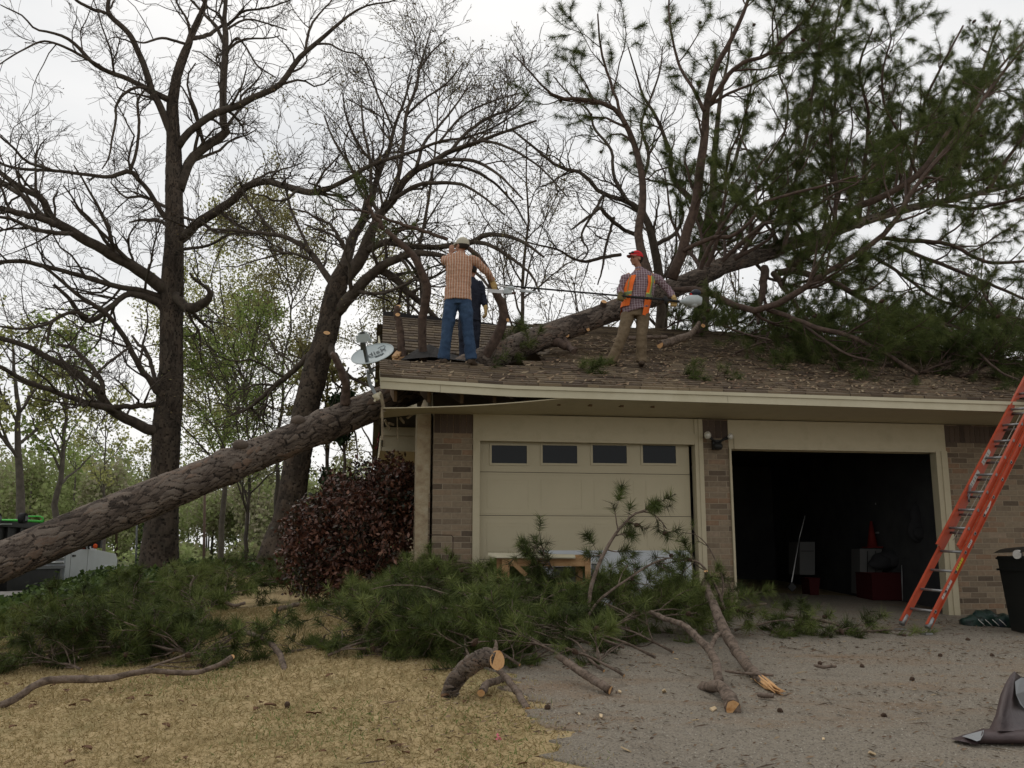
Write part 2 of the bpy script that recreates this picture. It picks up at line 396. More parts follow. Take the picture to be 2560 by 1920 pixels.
# street at the far left: runs away past the truck
M_st = mat('worn_asphalt', (.16, .15, .14), .9, cols=[(.13, .12, .11), (.19, .18, .165)], nscale=1.5)
mb = MB(); path = [(-17.5, -5, 3.2), (-16.5, 12, 3.2), (-15.0, 26, 3.4), (-17, 45, 4.5), (-22, 62, 9), (-24, 80, 14)]
c = catmull([(x, y, w, 0) for x, y, w in path], 60); tan = unit(np.gradient(c[:, :2], axis=0)); nr = np.stack([tan[:, 1], -tan[:, 0]], 1)
rows = []
for k in np.linspace(-1, 1, 9):
    q = c[:, :2] + nr * c[:, 2:3] * k; rows.append(np.stack([q[:, 0], q[:, 1], G(q[:, 0], q[:, 1]) + .03], 1))
V = np.stack(rows, 1).reshape(-1, 3); i, j = np.meshgrid(np.arange(59), np.arange(8), indexing='ij'); a = i * 9 + j
mb.add(V, np.stack([a, a + 1, a + 10, a + 9], -1).reshape(-1, 4), .5, 0, True); setp(mb.build('street', M_st), kind='structure')

# ------------------------------------------------------------------ house frame: s along the front, d into the house
OX, OY, TH = -1.04, 12.3, math.atan2(.1535, .988)
e1 = np.array([math.cos(TH), math.sin(TH)]); e2 = np.array([-math.sin(TH), math.cos(TH)])
def H(s, d, z): q = np.array([OX, OY]) + e1 * s + e2 * d; return np.array([q[0], q[1], z])
def FS(px, py, d=0.0):
    """photo pixel -> (s, z) on the plane at depth d of the house"""
    r = ray(px, py); n2 = e2; t = (np.dot(np.array([OX, OY]), n2) + d) / np.dot(r[:2], n2)
    p = r * t; return float(np.dot(p[:2] - np.array([OX, OY]), e1)), float(p[2] + EY)
house = thing('garage_house', 'tan brick two bay garage with one door shut and a crushed roof corner', 'house', (OX, OY, 0), TH)
def hb(mb, name, m, parent=None): return mb.build(name, m, parent or house, world=False)
# brick
def brick_mat(name, dim=1.0, side=False):
    m = bpy.data.materials.new(name); m.use_nodes = True; n = m.node_tree.nodes; lk = m.node_tree.links.new; b = n['Principled BSDF']
    b.inputs['Roughness'].default_value = .9; b.inputs['Specular IOR Level'].default_value = .2
    t = n.new('ShaderNodeTexCoord'); sp = n.new('ShaderNodeSeparateXYZ'); cb = n.new('ShaderNodeCombineXYZ')
    lk(t.outputs['Object'], sp.inputs[0]); lk(sp.outputs['Y' if side else 'X'], cb.inputs[0]); lk(sp.outputs['Z'], cb.inputs[1])
    wn = n.new('ShaderNodeTexNoise'); wn.inputs['Scale'].default_value = 9; lk(cb.outputs[0], wn.inputs['Vector'])
    wa = n.new('ShaderNodeVectorMath'); wa.operation = 'MULTIPLY_ADD'; wa.inputs[1].default_value = (.008, .008, 0)
    lk(wn.outputs['Color'], wa.inputs[0]); lk(cb.outputs[0], wa.inputs[2])
    bt = n.new('ShaderNodeTexBrick'); bt.inputs['Scale'].default_value = 1; bt.inputs['Brick Width'].default_value = .254; bt.inputs['Row Height'].default_value = .0762
    bt.inputs['Mortar Size'].default_value = .0055; bt.inputs['Mortar Smooth'].default_value = .25; bt.inputs['Bias'].default_value = 0
    bt.inputs['Color1'].default_value = (0, 0, 0, 1); bt.inputs['Color2'].default_value = (1, 1, 1, 1); bt.inputs['Mortar'].default_value = (.5, .5, .5, 1)
    lk(wa.outputs[0], bt.inputs['Vector'])
    r = n.new('ShaderNodeValToRGB'); e = r.color_ramp.elements
    cs = [(0, (.10, .075, .055)), (.2, (.165, .125, .088)), (.45, (.215, .167, .116)), (.7, (.25, .195, .135)), (.93, (.235, .15, .095)), (1, (.28, .222, .16))]
    while len(e) < len(cs): e.new(.5)
    for k, (p_, c_) in enumerate(cs): e[k].position = p_; e[k].color = (*[v * dim for v in c_], 1)
    lk(bt.outputs['Color'], r.inputs[0])
    nn = n.new('ShaderNodeTexNoise'); nn.inputs['Scale'].default_value = 22; nn.inputs['Detail'].default_value = 6; lk(t.outputs['Object'], nn.inputs['Vector'])
    mr = n.new('ShaderNodeMapRange'); mr.inputs[3].default_value = .62; mr.inputs[4].default_value = 1.3; lk(nn.outputs['Fac'], mr.inputs[0])
    mu = n.new('ShaderNodeMixRGB'); mu.blend_type = 'MULTIPLY'; mu.inputs[0].default_value = 1; lk(r.outputs[0], mu.inputs[1]); lk(mr.outputs[0], mu.inputs[2])
    mm = n.new('ShaderNodeMixRGB'); mm.inputs[2].default_value = (.31 * dim, .255 * dim, .185 * dim, 1); lk(bt.outputs['Fac'], mm.inputs[0]); lk(mu.outputs[0], mm.inputs[1])
    lk(mm.outputs[0], b.inputs['Base Color'])
    iv = n.new('ShaderNodeMath'); iv.operation = 'MULTIPLY_ADD'; iv.inputs[1].default_value = -1; iv.inputs[2].default_value = 1
    lk(bt.outputs['Fac'], iv.inputs[0]); ad = n.new('ShaderNodeMath'); ad.operation = 'MULTIPLY_ADD'; ad.inputs[1].default_value = .35
    lk(nn.outputs['Fac'], ad.inputs[0]); lk(iv.outputs[0], ad.inputs[2])
    bp = n.new('ShaderNodeBump'); bp.inputs['Strength'].default_value = .9; bp.inputs['Distance'].default_value = .008; lk(ad.outputs[0], bp.inputs['Height']); lk(bp.outputs[0], b.inputs['Normal'])
    return m
M_brick = brick_mat('tan_brick'); M_brick_side = brick_mat('tan_brick_side', side=True)
M_cream = mat('cream_paint', (.4, .36, .25), .6, cols=[(.40, .35, .235), (.46, .405, .28), (.43, .375, .255)], nscale=3, bump=.0015, bscale=80, detail=8)
add_patches(M_cream, 4, (.25, .19, .11), .6, .85, (1, 1, .3), .45)
M_fascia = mat('fascia_paint', (.5, .46, .33), .55, cols=[(.45, .41, .29), (.54, .50, .37)], nscale=2.5, detail=8)
add_patches(M_fascia, 7, (.3, .25, .16), .6, .85, (1, 1, .4), .4)
M_door = mat('door_paint', (.37, .33, .235), .5, cols=[(.41, .36, .245), (.45, .395, .27)], nscale=1.2, detail=6, bump=.001, bscale=120)
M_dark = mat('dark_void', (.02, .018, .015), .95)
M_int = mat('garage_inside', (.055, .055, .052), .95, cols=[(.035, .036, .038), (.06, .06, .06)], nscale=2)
sA = FS(1181, 1250)[0]; sB = FS(1761, 1250)[0]; sC = FS(1826, 1250)[0]; sD = FS(2374, 1250)[0]
d1L, d1R = FS(1199, 1250)[0], FS(1740, 1250)[0]; d2L = FS(1834, 1300)[0]; d2R = FS(2350, 1300)[0]
WT0 = FS(1085, 1033)[1]; WT1 = FS(2370, 1062)[1]; sR_end = 11.5
def WT(s): return WT0 + (WT1 - WT0) * (s / sD)
hd1 = FS(1460, 1107)[1]; hd2 = FS(2080, 1127)[1]
BZ = -1.0 + EY - .45
print('house', sA, sB, sC, sD, d1L, d1R, d2L, d2R, WT0, WT1, hd1, hd2)
def wallbox(mb, s0, s1, z0=None, z1=None, d0=0.0, d1=.22):
    z0 = BZ if z0 is None else z0
    a = WT(s0) if z1 is None else z1; b = WT(s1) if z1 is None else z1
    v = [(s0, d0, z0), (s1, d0, z0), (s1, d0, b), (s0, d0, a), (s0, d1, z0), (s1, d1, z0), (s1, d1, b), (s0, d1, a)]
    mb.add(v, [[0, 1, 2, 3], [5, 4, 7, 6], [1, 5, 6, 2], [4, 0, 3, 7], [3, 2, 6, 7]])
mb = MB(); wallbox(mb, 0, sA, d0=0); hb(mb, 'brick_pillar', M_brick)
mb = MB(); wallbox(mb, sB, sC); hb(mb, 'brick_pillar', M_brick)
mb = MB(); wallbox(mb, sD, sR_end); hb(mb, 'brick_wall', M_brick)
mb = MB(); mb.add([(-.001, .221, BZ), (-.001, 15, BZ), (-.001, 15, WT0), (-.001, .221, WT0), (.2, .221, BZ), (.2, 15, BZ), (.2, 15, WT0), (.2, .221, WT0)],
   [[0, 3, 2, 1], [4, 5, 6, 7], [3, 7, 6, 2], [1, 2, 6, 5]]); hb(mb, 'side_wall', M_brick_side)
mb = MB(); mb.box(-.002, sR_end, 14.9, 15.1, BZ, WT0); hb(mb, 'rear_wall', M_brick); mb = MB(); mb.box(sR_end - .01, sR_end + .2, 0, 15.1, BZ, WT1 - .01); hb(mb, 'side_wall', M_brick_side)
rs0 = random.Random(1)
# soldier course under the soffit on the pillars
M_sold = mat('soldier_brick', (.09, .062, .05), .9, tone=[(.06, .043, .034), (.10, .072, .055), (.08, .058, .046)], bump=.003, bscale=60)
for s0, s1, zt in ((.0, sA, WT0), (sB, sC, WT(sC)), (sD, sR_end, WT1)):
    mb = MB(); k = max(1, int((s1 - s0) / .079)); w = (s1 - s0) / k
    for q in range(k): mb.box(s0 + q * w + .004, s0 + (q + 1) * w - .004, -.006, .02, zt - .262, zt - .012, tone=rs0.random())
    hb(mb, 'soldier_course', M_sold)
# headers, casings
for (a, b, zb) in ((sA, sB, hd1), (sC, sD, hd2)):
    mb = MB(); wallbox(mb, a + .001, b - .001, z0=zb, d0=-.012, d1=.2); hb(mb, 'header_board', M_cream)
for (a, b, zb) in ((sA, sB, hd1), (sC, sD, hd2)):
    mb = MB(); za = zb + .155; mb.box(a + .08, b - .08, -.026, -.0125, zb + .0, za); hb(mb, 'header_trim', M_cream)
for a, b in ((sA, d1L), (d1R, sB), (sC, d2L), (d2R, sD)):
    mb = MB(); top = WT((a + b) / 2) - .003
    mb.box(a + .002, b - .002, -.03, .12, BZ, top if a in (sA,) or b == sB else hd2 + .02)
    w = b - a
    if w > .1: mb.box(a + w * .45, b - .004, -.042, -.0305, BZ, top if b == sB else hd2 + .02)
    hb(mb, 'door_casing', M_cream)
# closed garage door, four sections
rec = .10
door = MB(); zt = hd1; zS = [FS(1460, y, rec)[1] for y in (1183, 1290, 1398, 1508)]
dl, dr = FS(1199, 1250, rec)[0], FS(1726, 1250, rec)[0]
door.box(dl, dr, rec, rec + .035, zS[0] + .004, zt + .15)
for k in range(3): door.box(dl, dr, rec, rec + .035, zS[k + 1] + .004, zS[k] - .004)
od = hb(door, 'garage_door', M_door)
mb = MB(); mb.box(dl, dr, rec + .012, rec + .03, zS[3], zt + .1); hb(mb, 'door_seam', mat('door_seam', (.1, .09, .065), .8), od)
mb = MB(); w4 = (dr - dl) / 4
for k in range(3):
    for q in range(4):
        a = dl + w4 * q + .1; b = dl + w4 * (q + 1) - .07; z0 = zS[k + 1] + .1; z1 = zS[k] - .1
        for (x0, x1, y0, y1) in ((a, b, z1 - .008, z1), (a, b, z0, z0 + .008), (a, a + .006, z0, z1), (b - .006, b, z0, z1),
                                 (a + .05, b - .05, z1 - .05, z1 - .046), (a + .05, b - .05, z0 + .05, z0 + .054)):
            mb.box(x0, x1, rec - .003, rec - .0005, y0, y1)
    mb.box(dl + .001, dr - .001, rec - .004, rec - .0004, zS[k] - .03, zS[k] - .022)
    mb.box(dl + .001, dr - .001, rec - .004, rec - .0004, zS[k + 1] + .025, zS[k + 1] + .032)
hb(mb, 'panel_moulding', M_door, od)
M_glass = mat('dark_glass', (.010, .012, .014), .1, spec=.18, bump=.0008, bscale=3)
wx = [(1229, 1317), (1356, 1443), (1481, 1567), (1606, 1690)]
for a, b in wx:
    s0, z1 = FS(a, 1113, rec); s1, z0 = FS(b, 1159, rec); z1 += 0.0
    mb = MB(); f = .028
    mb.box(s0 - f, s1 + f, rec - .012, rec + .001, z0 - f, z0); mb.box(s0 - f, s1 + f, rec - .012, rec + .001, z1, z1 + f)
    mb.box(s0 - f, s0, rec - .012, rec + .001, z0, z1); mb.box(s1, s1 + f, rec - .012, rec + .001, z0, z1)
    fo = hb(mb, 'window', M_door, od)
    mb = MB(); mb.box(s0 + .0004, s1 - .0004, rec - .003, rec - .001, z0 + .0004, z1 - .0004); hb(mb, 'pane', M_glass, fo)
mb = MB(); zf = .02
mb.box(d1R - .0, d1R + .001, .12, .2, BZ, hd1); 
# garage interior
fz0, fz1 = FS(1850, 1522)[1], FS(2388, 1545)[1]
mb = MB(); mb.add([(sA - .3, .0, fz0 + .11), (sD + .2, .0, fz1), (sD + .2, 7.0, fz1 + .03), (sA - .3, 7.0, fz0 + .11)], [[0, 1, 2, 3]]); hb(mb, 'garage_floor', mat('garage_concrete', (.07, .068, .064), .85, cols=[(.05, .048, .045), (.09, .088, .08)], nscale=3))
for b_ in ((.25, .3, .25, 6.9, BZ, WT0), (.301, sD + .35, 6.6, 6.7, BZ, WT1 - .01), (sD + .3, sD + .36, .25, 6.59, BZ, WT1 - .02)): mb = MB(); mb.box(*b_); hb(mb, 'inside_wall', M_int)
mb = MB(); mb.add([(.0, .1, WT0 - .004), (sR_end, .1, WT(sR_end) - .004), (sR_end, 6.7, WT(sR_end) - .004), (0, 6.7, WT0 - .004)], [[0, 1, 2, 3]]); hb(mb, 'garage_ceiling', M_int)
# ------------------------------------------------------------------ roof
dE = -1.0
ev = [FS(945, 941, dE), FS(1280, 962, dE), FS(1700, 975, dE), FS(2540, 1003, dE)]
es = np.array([e[0] for e in ev]); ez = np.array([e[1] for e in ev])
sL = FS(950, 945, dE)[0]; sRR = sR_end + .6
ez = np.append(ez, ez[-1] - .02); es = np.append(es, sRR)
print('eave', es, ez, 'sL', sL)
SL = .34; dRidge = 8.3
def zr(s, d): return np.interp(s, es, ez) + SL * (d - dE)
shing = [(.075, .056, .042), (.125, .095, .068), (.165, .127, .088), (.225, .175, .115), (.14, .108, .08)]
M_sh = mat('asphalt_shingle', (.2, .15, .1), .95, tone=shing, cols=[(.5, .48, .46), (.8, .78, .76), (1, 1, 1)], nscale=.9, bump=.006, bscale=90, detail=10)
add_patches(M_sh, .8, (.10, .075, .06), .55, .75, (1, 1, 1), .55)
M_under = mat('roof_decking', (.12, .09, .06), .95)
rs = random.Random(3)
sh0 = FS(1235, 895, .9)[0]
HOLE = (sL - .2, sh0 + 1.0, .62, 3.4)
def shingles(mb, s0, s1, d0, d1, zf, skip=None, exp=.2):
    k = 0; d = d0
    while d < d1:
        off = rs.uniform(0, .3); s = s0 - off
        while s < s1:
            w = rs.choice((.16, .2, .3, .3, .33)); a = max(s, s0); b = min(s + w - .006, s1)
            if b > a + .01 and not (skip and skip((a + b) / 2, d)):
                q = rs.uniform(-.006, .006); lift = .022 + rs.uniform(0, .010)
                if rs.random() < .015: lift += .015
                da = d + q; db = d + exp + .03
                za, zb = zf(a, da) + lift, zf(b, da) + lift; zc, zd_ = zf(b, db) + .003, zf(a, db) + .003
                t = min(1, max(0, rs.gauss(.5, .24)))
                mb.add([(a, da, za), (b, da, zb), (b, db, zc), (a, db, zd_), (a, da, za - lift - .004), (b, da, zb - lift - .004)], [[0, 1, 2, 3], [4, 5, 1, 0]], t)
            s += w
        d += exp; k += 1
def inhole(s, d):
    if d < HOLE[2] + .12 * math.sin(s * 5) + .05 * math.sin(s * 13): return False
    lim = HOLE[1] + .1 * math.sin(d * 9) - (0 if d > 1.6 else (1.6 - d) * .6)
    if s > lim + (d - 2.0) * .15: return False
    return True     # everything left of this edge up to the ridge is the separate broken panel
mb = MB(); shingles(mb, sL, sRR, dE, dRidge, lambda s, d: float(zr(s, d)), inhole)
hb(mb, 'roof', M_sh)
# decking below the shingles
mb = MB(); ss = np.linspace(sL + .01, sRR - .01, 60); dd = np.linspace(dE + .01, dRidge, 50)
for a, b in zip(ss[:-1], ss[1:]):
    for c, e in zip(dd[:-1], dd[1:]):
        if inhole((a + b) / 2, (c + e) / 2): continue
        z = [float(zr(a, c)) - .006, float(zr(b, c)) - .006, float(zr(b, e)) - .006, float(zr(a, e)) - .006]
        mb.add([(a, c, z[0]), (b, c, z[1]), (b, e, z[2]), (a, e, z[3]), (a, c, z[0] - .02), (b, c, z[1] - .02), (b, e, z[2] - .02), (a, e, z[3] - .02)],
               [[0, 1, 2, 3], [7, 6, 5, 4], [0, 4, 5, 1], [1, 5, 6, 2], [2, 6, 7, 3], [3, 7, 4, 0]])
hb(mb, 'roof_decking', M_under)
# rear slope
mb = MB(); zrd = [float(zr(s, dRidge)) for s in (sL, sRR)]
mb.add([(sL, dRidge, zrd[0] - .2), (sRR, dRidge, zrd[1]), (sRR, 16.2, zrd[1] - SL * 7.9), (sL, 16.2, zrd[0] - SL * 7.9)], [[0, 1, 2, 3]], .4); hb(mb, 'rear_roof', M_sh)
# broken panel, hinged up behind the hole
c_bl = P(956, 872, 15.0); c_tl = P(957, 789, 18.6); c_tr = P(1300, 818, 19.0); c_br = P(1285, 898, 14.9)
def loc(p): q = p[:2] - np.array([OX, OY]); return np.array([q @ e1, q @ e2, p[2]])
cb = [loc(c) for c in (c_bl, c_br, c_tr, c_tl)]
mb = MB()
rows_ = 13
for r_ in range(rows_):
    u0 = r_ / rows_; u1 = (r_ + 1.25) / rows_; s = -rs.uniform(0, .06)
    while s < 1:
        w = rs.choice((.05, .08, .1, .1)); a = max(0, s); b = min(1, s + w - .002)
        if b > a + .005:
            bl = lambda x, y: (cb[0] * (1 - x) + cb[1] * x) * (1 - y) + (cb[3] * (1 - x) + cb[2] * x) * y
            q = rs.uniform(-.004, .004); up = np.array([0, -.012, .016 + rs.uniform(0, .01)])
            A0, A1, B1, B0 = bl(a, u0 + q) + up, bl(b, u0 + q) + up, bl(b, min(u1, 1)), bl(a, min(u1, 1))
            mb.add([A0, A1, B1, B0, A0 - up * 1.4, A1 - up * 1.4], [[0, 1, 2, 3], [4, 5, 1, 0]], min(1, max(0, rs.gauss(.45, .2))))
        s += w
nrm_ = np.cross(cb[1] - cb[0], cb[3] - cb[0]); nrm_ /= np.linalg.norm(nrm_); nrm_ *= .035
v = [c - nrm_ * .3 for c in cb] + [c - nrm_ for c in cb]
mb.add(v, [[0, 1, 2, 3], [7, 6, 5, 4], [0, 4, 5, 1], [1, 5, 6, 2], [2, 6, 7, 3], [3, 7, 4, 0]], 0)
setp(hb(mb, 'broken_roof_panel', M_sh), label='tilted slab of shingles torn loose and raised by the fallen trunk')
# torn felt along the top of it and over the hole
M_felt = mat('roofing_felt', (.02, .018, .017), .9, bump=.01, bscale=12)
mb = MB(); a, b = cb[3], cb[2]
pts = []
for k in range(15):
    t = k / 14; p = a * (1 - t) + b * t; h = .10 * (1 - t) + .03 * abs(math.sin(k * 2.1)); pts.append((p + np.array([0, 0, -.03]), p + np.array([0, .05, h])))
for k in range(14): mb.quad(pts[k][0], pts[k + 1][0], pts[k + 1][1], pts[k][1]); mb.quad(pts[k][1], pts[k + 1][1], pts[k + 1][1] + np.array([0, .3, -.08]), pts[k][1] + np.array([0, .3, -.08]))
hb(mb, 'torn_felt', M_felt); mb = MB()
F6 = lambda X, Y: (840 + X / 4.424, 540 + Y / 4.424)
def fl(X, Y, D): return loc(P(*F6(X, Y), D))
top = [fl(730, 1575, 13.5), fl(830, 1510, 13.6), fl(950, 1440, 13.8), fl(1030, 1418, 13.9), fl(1110, 1450, 14), fl(1200, 1500, 14), fl(1400, 1560, 14), fl(1560, 1600, 13.9)]
bot = [fl(720, 1590, 13.2), fl(830, 1578, 13.2), fl(950, 1568, 13.2), fl(1030, 1560, 13.2), fl(1110, 1562, 13.2), fl(1200, 1575, 13.2), fl(1400, 1600, 13.2), fl(1580, 1625, 13.2)]
for k in range(7): mb.quad(bot[k], bot[k + 1], top[k + 1], top[k])
for k in range(7): mb.quad(top[k], top[k + 1], top[k + 1] + np.array([0, .5, -.35]), top[k] + np.array([0, .5, -.35]))
hb(mb, 'torn_felt', M_felt)
# dark attic under the hole, broken boards
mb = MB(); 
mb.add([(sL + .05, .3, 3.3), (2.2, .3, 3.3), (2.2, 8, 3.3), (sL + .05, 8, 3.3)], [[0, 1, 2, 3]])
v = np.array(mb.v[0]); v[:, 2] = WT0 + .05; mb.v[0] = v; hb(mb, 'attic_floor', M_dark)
M_lum = mat('old_lumber', (.12, .075, .04), .9, bump=.002)
for k in range(9):
    mb = MB(); s = sL + .2 + k * .42; mb.beam((s, -.7, WT0 + .1), (s + rs.uniform(-.1, .1), 2.2 + rs.uniform(0, 1.2), WT0 + .75 + rs.uniform(-.1, .25)), .04, .14); hb(mb, 'rafter', M_lum)
M_wood = mat('raw_lumber', (.42, .25, .12), .75, cols=[(.33, .18, .08), (.48, .3, .15)], nscale=5, stretch=(1, 1, 6))
for (a, b, w) in (((650, 1560), (700, 1500), .09), ((660, 1600), (740, 1560), .1), ((690, 1540), (640, 1590), .05)):
    mb = MB(); mb.beam(fl(*a, 13.3), fl(*b, 13.6), w, .03); hb(mb, 'splintered_board', M_wood)
# fascia
def strip(mb, s0, s1, ztop, h, d0, d1, n=40):
    ss = np.linspace(s0, s1, n)
    for a, b in zip(ss[:-1], ss[1:]):
        za, zb = float(zr(a, dE)) + ztop, float(zr(b, dE)) + ztop
        mb.add([(a, d0, za - h), (b, d0, zb - h), (b, d0, zb), (a, d0, za), (a, d1, za - h), (b, d1, zb - h), (b, d1, zb), (a, d1, za)],
               [[0, 1, 2, 3], [5, 4, 7, 6], [3, 2, 6, 7], [0, 4, 5, 1]] + ([[0, 3, 7, 4]] if a == ss[0] else []) + ([[1, 5, 6, 2]] if b == ss[-1] else []))
mb = MB(); strip(mb, sL, sRR, -.012, .045, dE - .03, dE + .015); hb(mb, 'drip_trim', M_fascia)
sj = FS(1100, 980, dE)[0]; sj2 = FS(1818, 990, dE)[0]
mb = MB(); strip(mb, sL + .01, sj, -.058, .092, dE - .012, dE + .012); strip(mb, sj + .004, sj2, -.058, .094, dE - .011, dE + .012); strip(mb, sj2 + .004, sRR - .01, -.058, .094, dE - .012, dE + .012); hb(mb, 'fascia', M_fascia)
# soffit: tight on the right, torn down at the left
sT = FS(1420, 995, dE)[0]; zTl = FS(957, 1021, dE)[1]
mb = MB(); ss = np.linspace(sL + .02, sRR, 60); prev = None
for s in ss:
    fz = float(zr(s, dE)) - .148
    if s < sT: t = (s - (sL + .02)) / (sT - sL - .02); fz = zTl * (1 - t) + (float(zr(sT, dE)) - .148) * t - .03 * math.sin(t * math.pi) 
    row = [(s, dE + .014, fz), (s, .18 if s > 0 else .0, WT(max(s, 0)) + .003 - (0.0 if s > 0 else .12 * (-s)))]
    row = [row[0], tuple(np.array(row[0]) * .5 + np.array(row[1]) * .5 + np.array([0, 0, -.01 if s < sT else 0])), row[1]]
    if prev:
        for k in range(2):
            mb.add([prev[k], row[k], row[k + 1], prev[k + 1], tuple(np.array(prev[k]) + [0, 0, .012]), tuple(np.array(row[k]) + [0, 0, .012]), tuple(np.array(row[k + 1]) + [0, 0, .012]), tuple(np.array(prev[k + 1]) + [0, 0, .012])],
                   [[3, 2, 1, 0], [4, 5, 6, 7], [0, 1, 5, 4]])
    prev = row
hb(mb, 'soffit', M_cream)
# rake side: board, closing panel at the rear, hanging bits
for a, b in ((dE, .5), (2.9, 5.0)):
    mb = MB(); mb.beam((sL + .02, a, float(zr(sL, a)) - .09), (sL + .02, b, float(zr(sL, b)) - .09 - (.1 if a > 0 else 0)), .025, .13); hb(mb, 'rake_board', M_fascia)
DP = 1.9; bz0 = FS(1000, 1124, DP)[1]; bz1 = FS(1000, 1036, DP)[1]; bzm = FS(1000, 1090, DP)[1]; sq = FS(957, 1090, DP)[0]
mb = MB(); mb.box(sq, .0, DP + .01, DP + .08, bz0, bzm); mb.box(sq, .0, DP - .03, DP + .08, bzm + .002, bz1 + .05); mb.box(sq - .01, .0, DP - .05, DP + .1, bz0 - .03, bz0 + .03)
mb.box(sq - .02, 0, DP + .1, 15.4, bz0 + .02, bz0 + .06); mb.box(sq - .04, sq - .021, DP - .04, 15.4, bz0 - .02, bz0 + .2)
hb(mb, 'eave_return', M_cream)
M_ww = mat('weathered_wood', (.22, .17, .11), .9, cols=[(.12, .09, .06), (.3, .25, .17)], nscale=8)
mb = MB(); mb.beam((sL + .035, dE + .01, zTl + .02), (sL + .05, dE + .06, zTl - .38), .02, .035); hb(mb, 'hanging_splinter', M_ww); mb = MB()
mb.beam(loc(P(952, 985, 11.25)), loc(P(961, 1030, 11.3)), .03, .03)
hb(mb, 'hanging_splinter', M_ww); mb = MB(); q0 = loc(P(993, 1043, 12)); mb.beam(q0, loc(P(994, 1100, 12.1)), .012, .012)
for (a, b) in (((962, 1050), (975, 1075)), ((1018, 1045), (1030, 1036)), ((972, 1058), (984, 1062)), ((1000, 1045), (1010, 1057))):
    hb(mb, 'hanging_splinter', M_ww); mb = MB(); mb.beam(loc(P(*a, 12.2)), loc(P(*b, 12.3)), .02, .03)
hb(mb, 'hanging_splinter', M_ww); mb = MB(); mb.beam(loc(P(955, 1060, 11.4)), loc(P(957, 1100, 11.5)), .012, .012)
hb(mb, 'hanging_splinter', M_ww)
# light trim column at the side wall (smeared stucco), lower part bare brick
M_stuc = mat('smeared_stucco', (.4, .34, .24), .9, cols=[(.24, .17, .11), (.36, .29, .19), (.42, .36, .26)], nscale=7, stretch=(1, 3, 1.2), bump=.012, bscale=25, detail=8)
zb1 = FS(1070, 1230)[1]
mb = MB(); mb.box(-.03, -.0015, .55, 7.0, BZ, WT0 + .5); hb(mb, 'stucco_panel', M_stuc)
sc0 = FS(1041, 1150, .1)[0]; sc1 = FS(1071, 1250, .1)[0]; zc = FS(1070, 1215, .1)[1]
mb = MB(); mb.box(sc0, -.036, .10, .5, zc - .25, WT0 + .04); mb.box(sc0, sc1, .10, .5, BZ, zc - .251); hb(mb, 'corner_column', M_stuc)
mb = MB(); mb.box(sc1 + .002, -.032, .085, .49, BZ, zc - .1); hb(mb, 'brick_return', M_brick)
mb = MB(); mb.add([(.0, 3.2, WT0), (0, 8.3, float(zr(0, 8.3)) - .3), (0, 15, WT0)], [[0, 2, 1]]); hb(mb, 'gable_siding', M_cream); mb = MB(); mb.add([(.0, .1, WT0), (.0, .7, WT0), (.0, .7, float(zr(0, .7)) - .1)], [[0, 1, 2]]); hb(mb, 'gable_siding', M_cream)
# ------------------------------------------------------------------ the fallen pine
def to_world_mb(root): pass
M_pbark = mat('pine_bark', (.1, .07, .055), .9, tone=[(.008, .006, .005), (.042, .032, .025), (.105, .082, .066), (.155, .13, .108), (.155, .108, .08)],
              cols=[(.62, .6, .6), (.95, .93, .92), (1.15, 1.1, 1.06)], nscale=9, bump=.006, bscale=55, detail=8)
M_pbranch = mat('pine_branch_bark', (.07, .048, .038), .9, cols=[(.042, .029, .023), (.08, .054, .042), (.125, .085, .064)], nscale=14, bump=.005, bscale=60, detail=8)
M_cut = mat('fresh_cut_wood', (.5, .27, .11), .7, cols=[(.42, .2, .07), (.6, .36, .17), (.5, .27, .11)], nscale=18)
M_needle = mat('pine_needles', (.06, .085, .04), .65, leaf=0.4, tone=[(.032, .045, .016), (.068, .09, .028), (.11, .138, .042), (.165, .185, .06)], spec=.15)
M_cone = mat('pine_cone', (.06, .035, .025), .9, cols=[(.03, .018, .012), (.09, .055, .035)], nscale=60, bump=.004, bscale=120)
M_twig = mat('twig_bark', (.07, .05, .04), .9)
r3 = np.random.default_rng(11)
T0 = np.array([-1.82, 12.8, 2.09 + EY]); TD = np.array([1.94, 1.5, 1.11])
pine = thing('fallen_pine', 'huge uprooted pine tree lying diagonally across the crushed garage roof', 'tree', T0 - TD * 2.7, 0)
tt = np.concatenate([np.linspace(-2.9, .9, 460), np.linspace(.905, 3.0, 190), np.linspace(3.02, 9.4, 200)])
path = T0 + TD * tt[:, None]
path[:, 2] -= np.where(tt < 0, .043 * tt ** 2, 0)
_k = [P(*F2(a, b), 12.8 + 1.5 * c) for a, b, c in ((900, 1150, 3.0), (1100, 1100, 3.7), (1200, 1060, 4.1), (1350, 1015, 4.6), (1500, 955, 5.2), (1700, 900, 6.0), (1900, 868, 6.9), (2050, 830, 7.7), (2260, 770, 9.0))]
_m = tt > 3.0; path[_m] = catmull(np.array(_k), int(_m.sum()))
path[:, 2] += .03 * np.sin(tt * 1.9)
path[:, 0] += .03 * np.sin(tt * 1.3 + 1)
rad = np.interp(tt, [-2.9, -1.9, 0, 1, 2.5, 4, 6, 8.6], [.222, .212, .198, .19, .172, .14, .09, .05])
for tk in (-.88, -.36): rad = rad * (1 + .13 * np.exp(-((tt - tk) / .035) ** 2))
mb = MB(); bark_tube(mb, path, rad, 170, 20, .19, .014, 3)
mb.build('trunk', M_pbark, pine)
def Dt(px):   # depth of the trunk line at a photo column
    u = (px - 1280) / FPX / .97; return 12.8 + 1.5 * ((u * 12.8 + 1.82) / (1.94 - 1.5 * u))
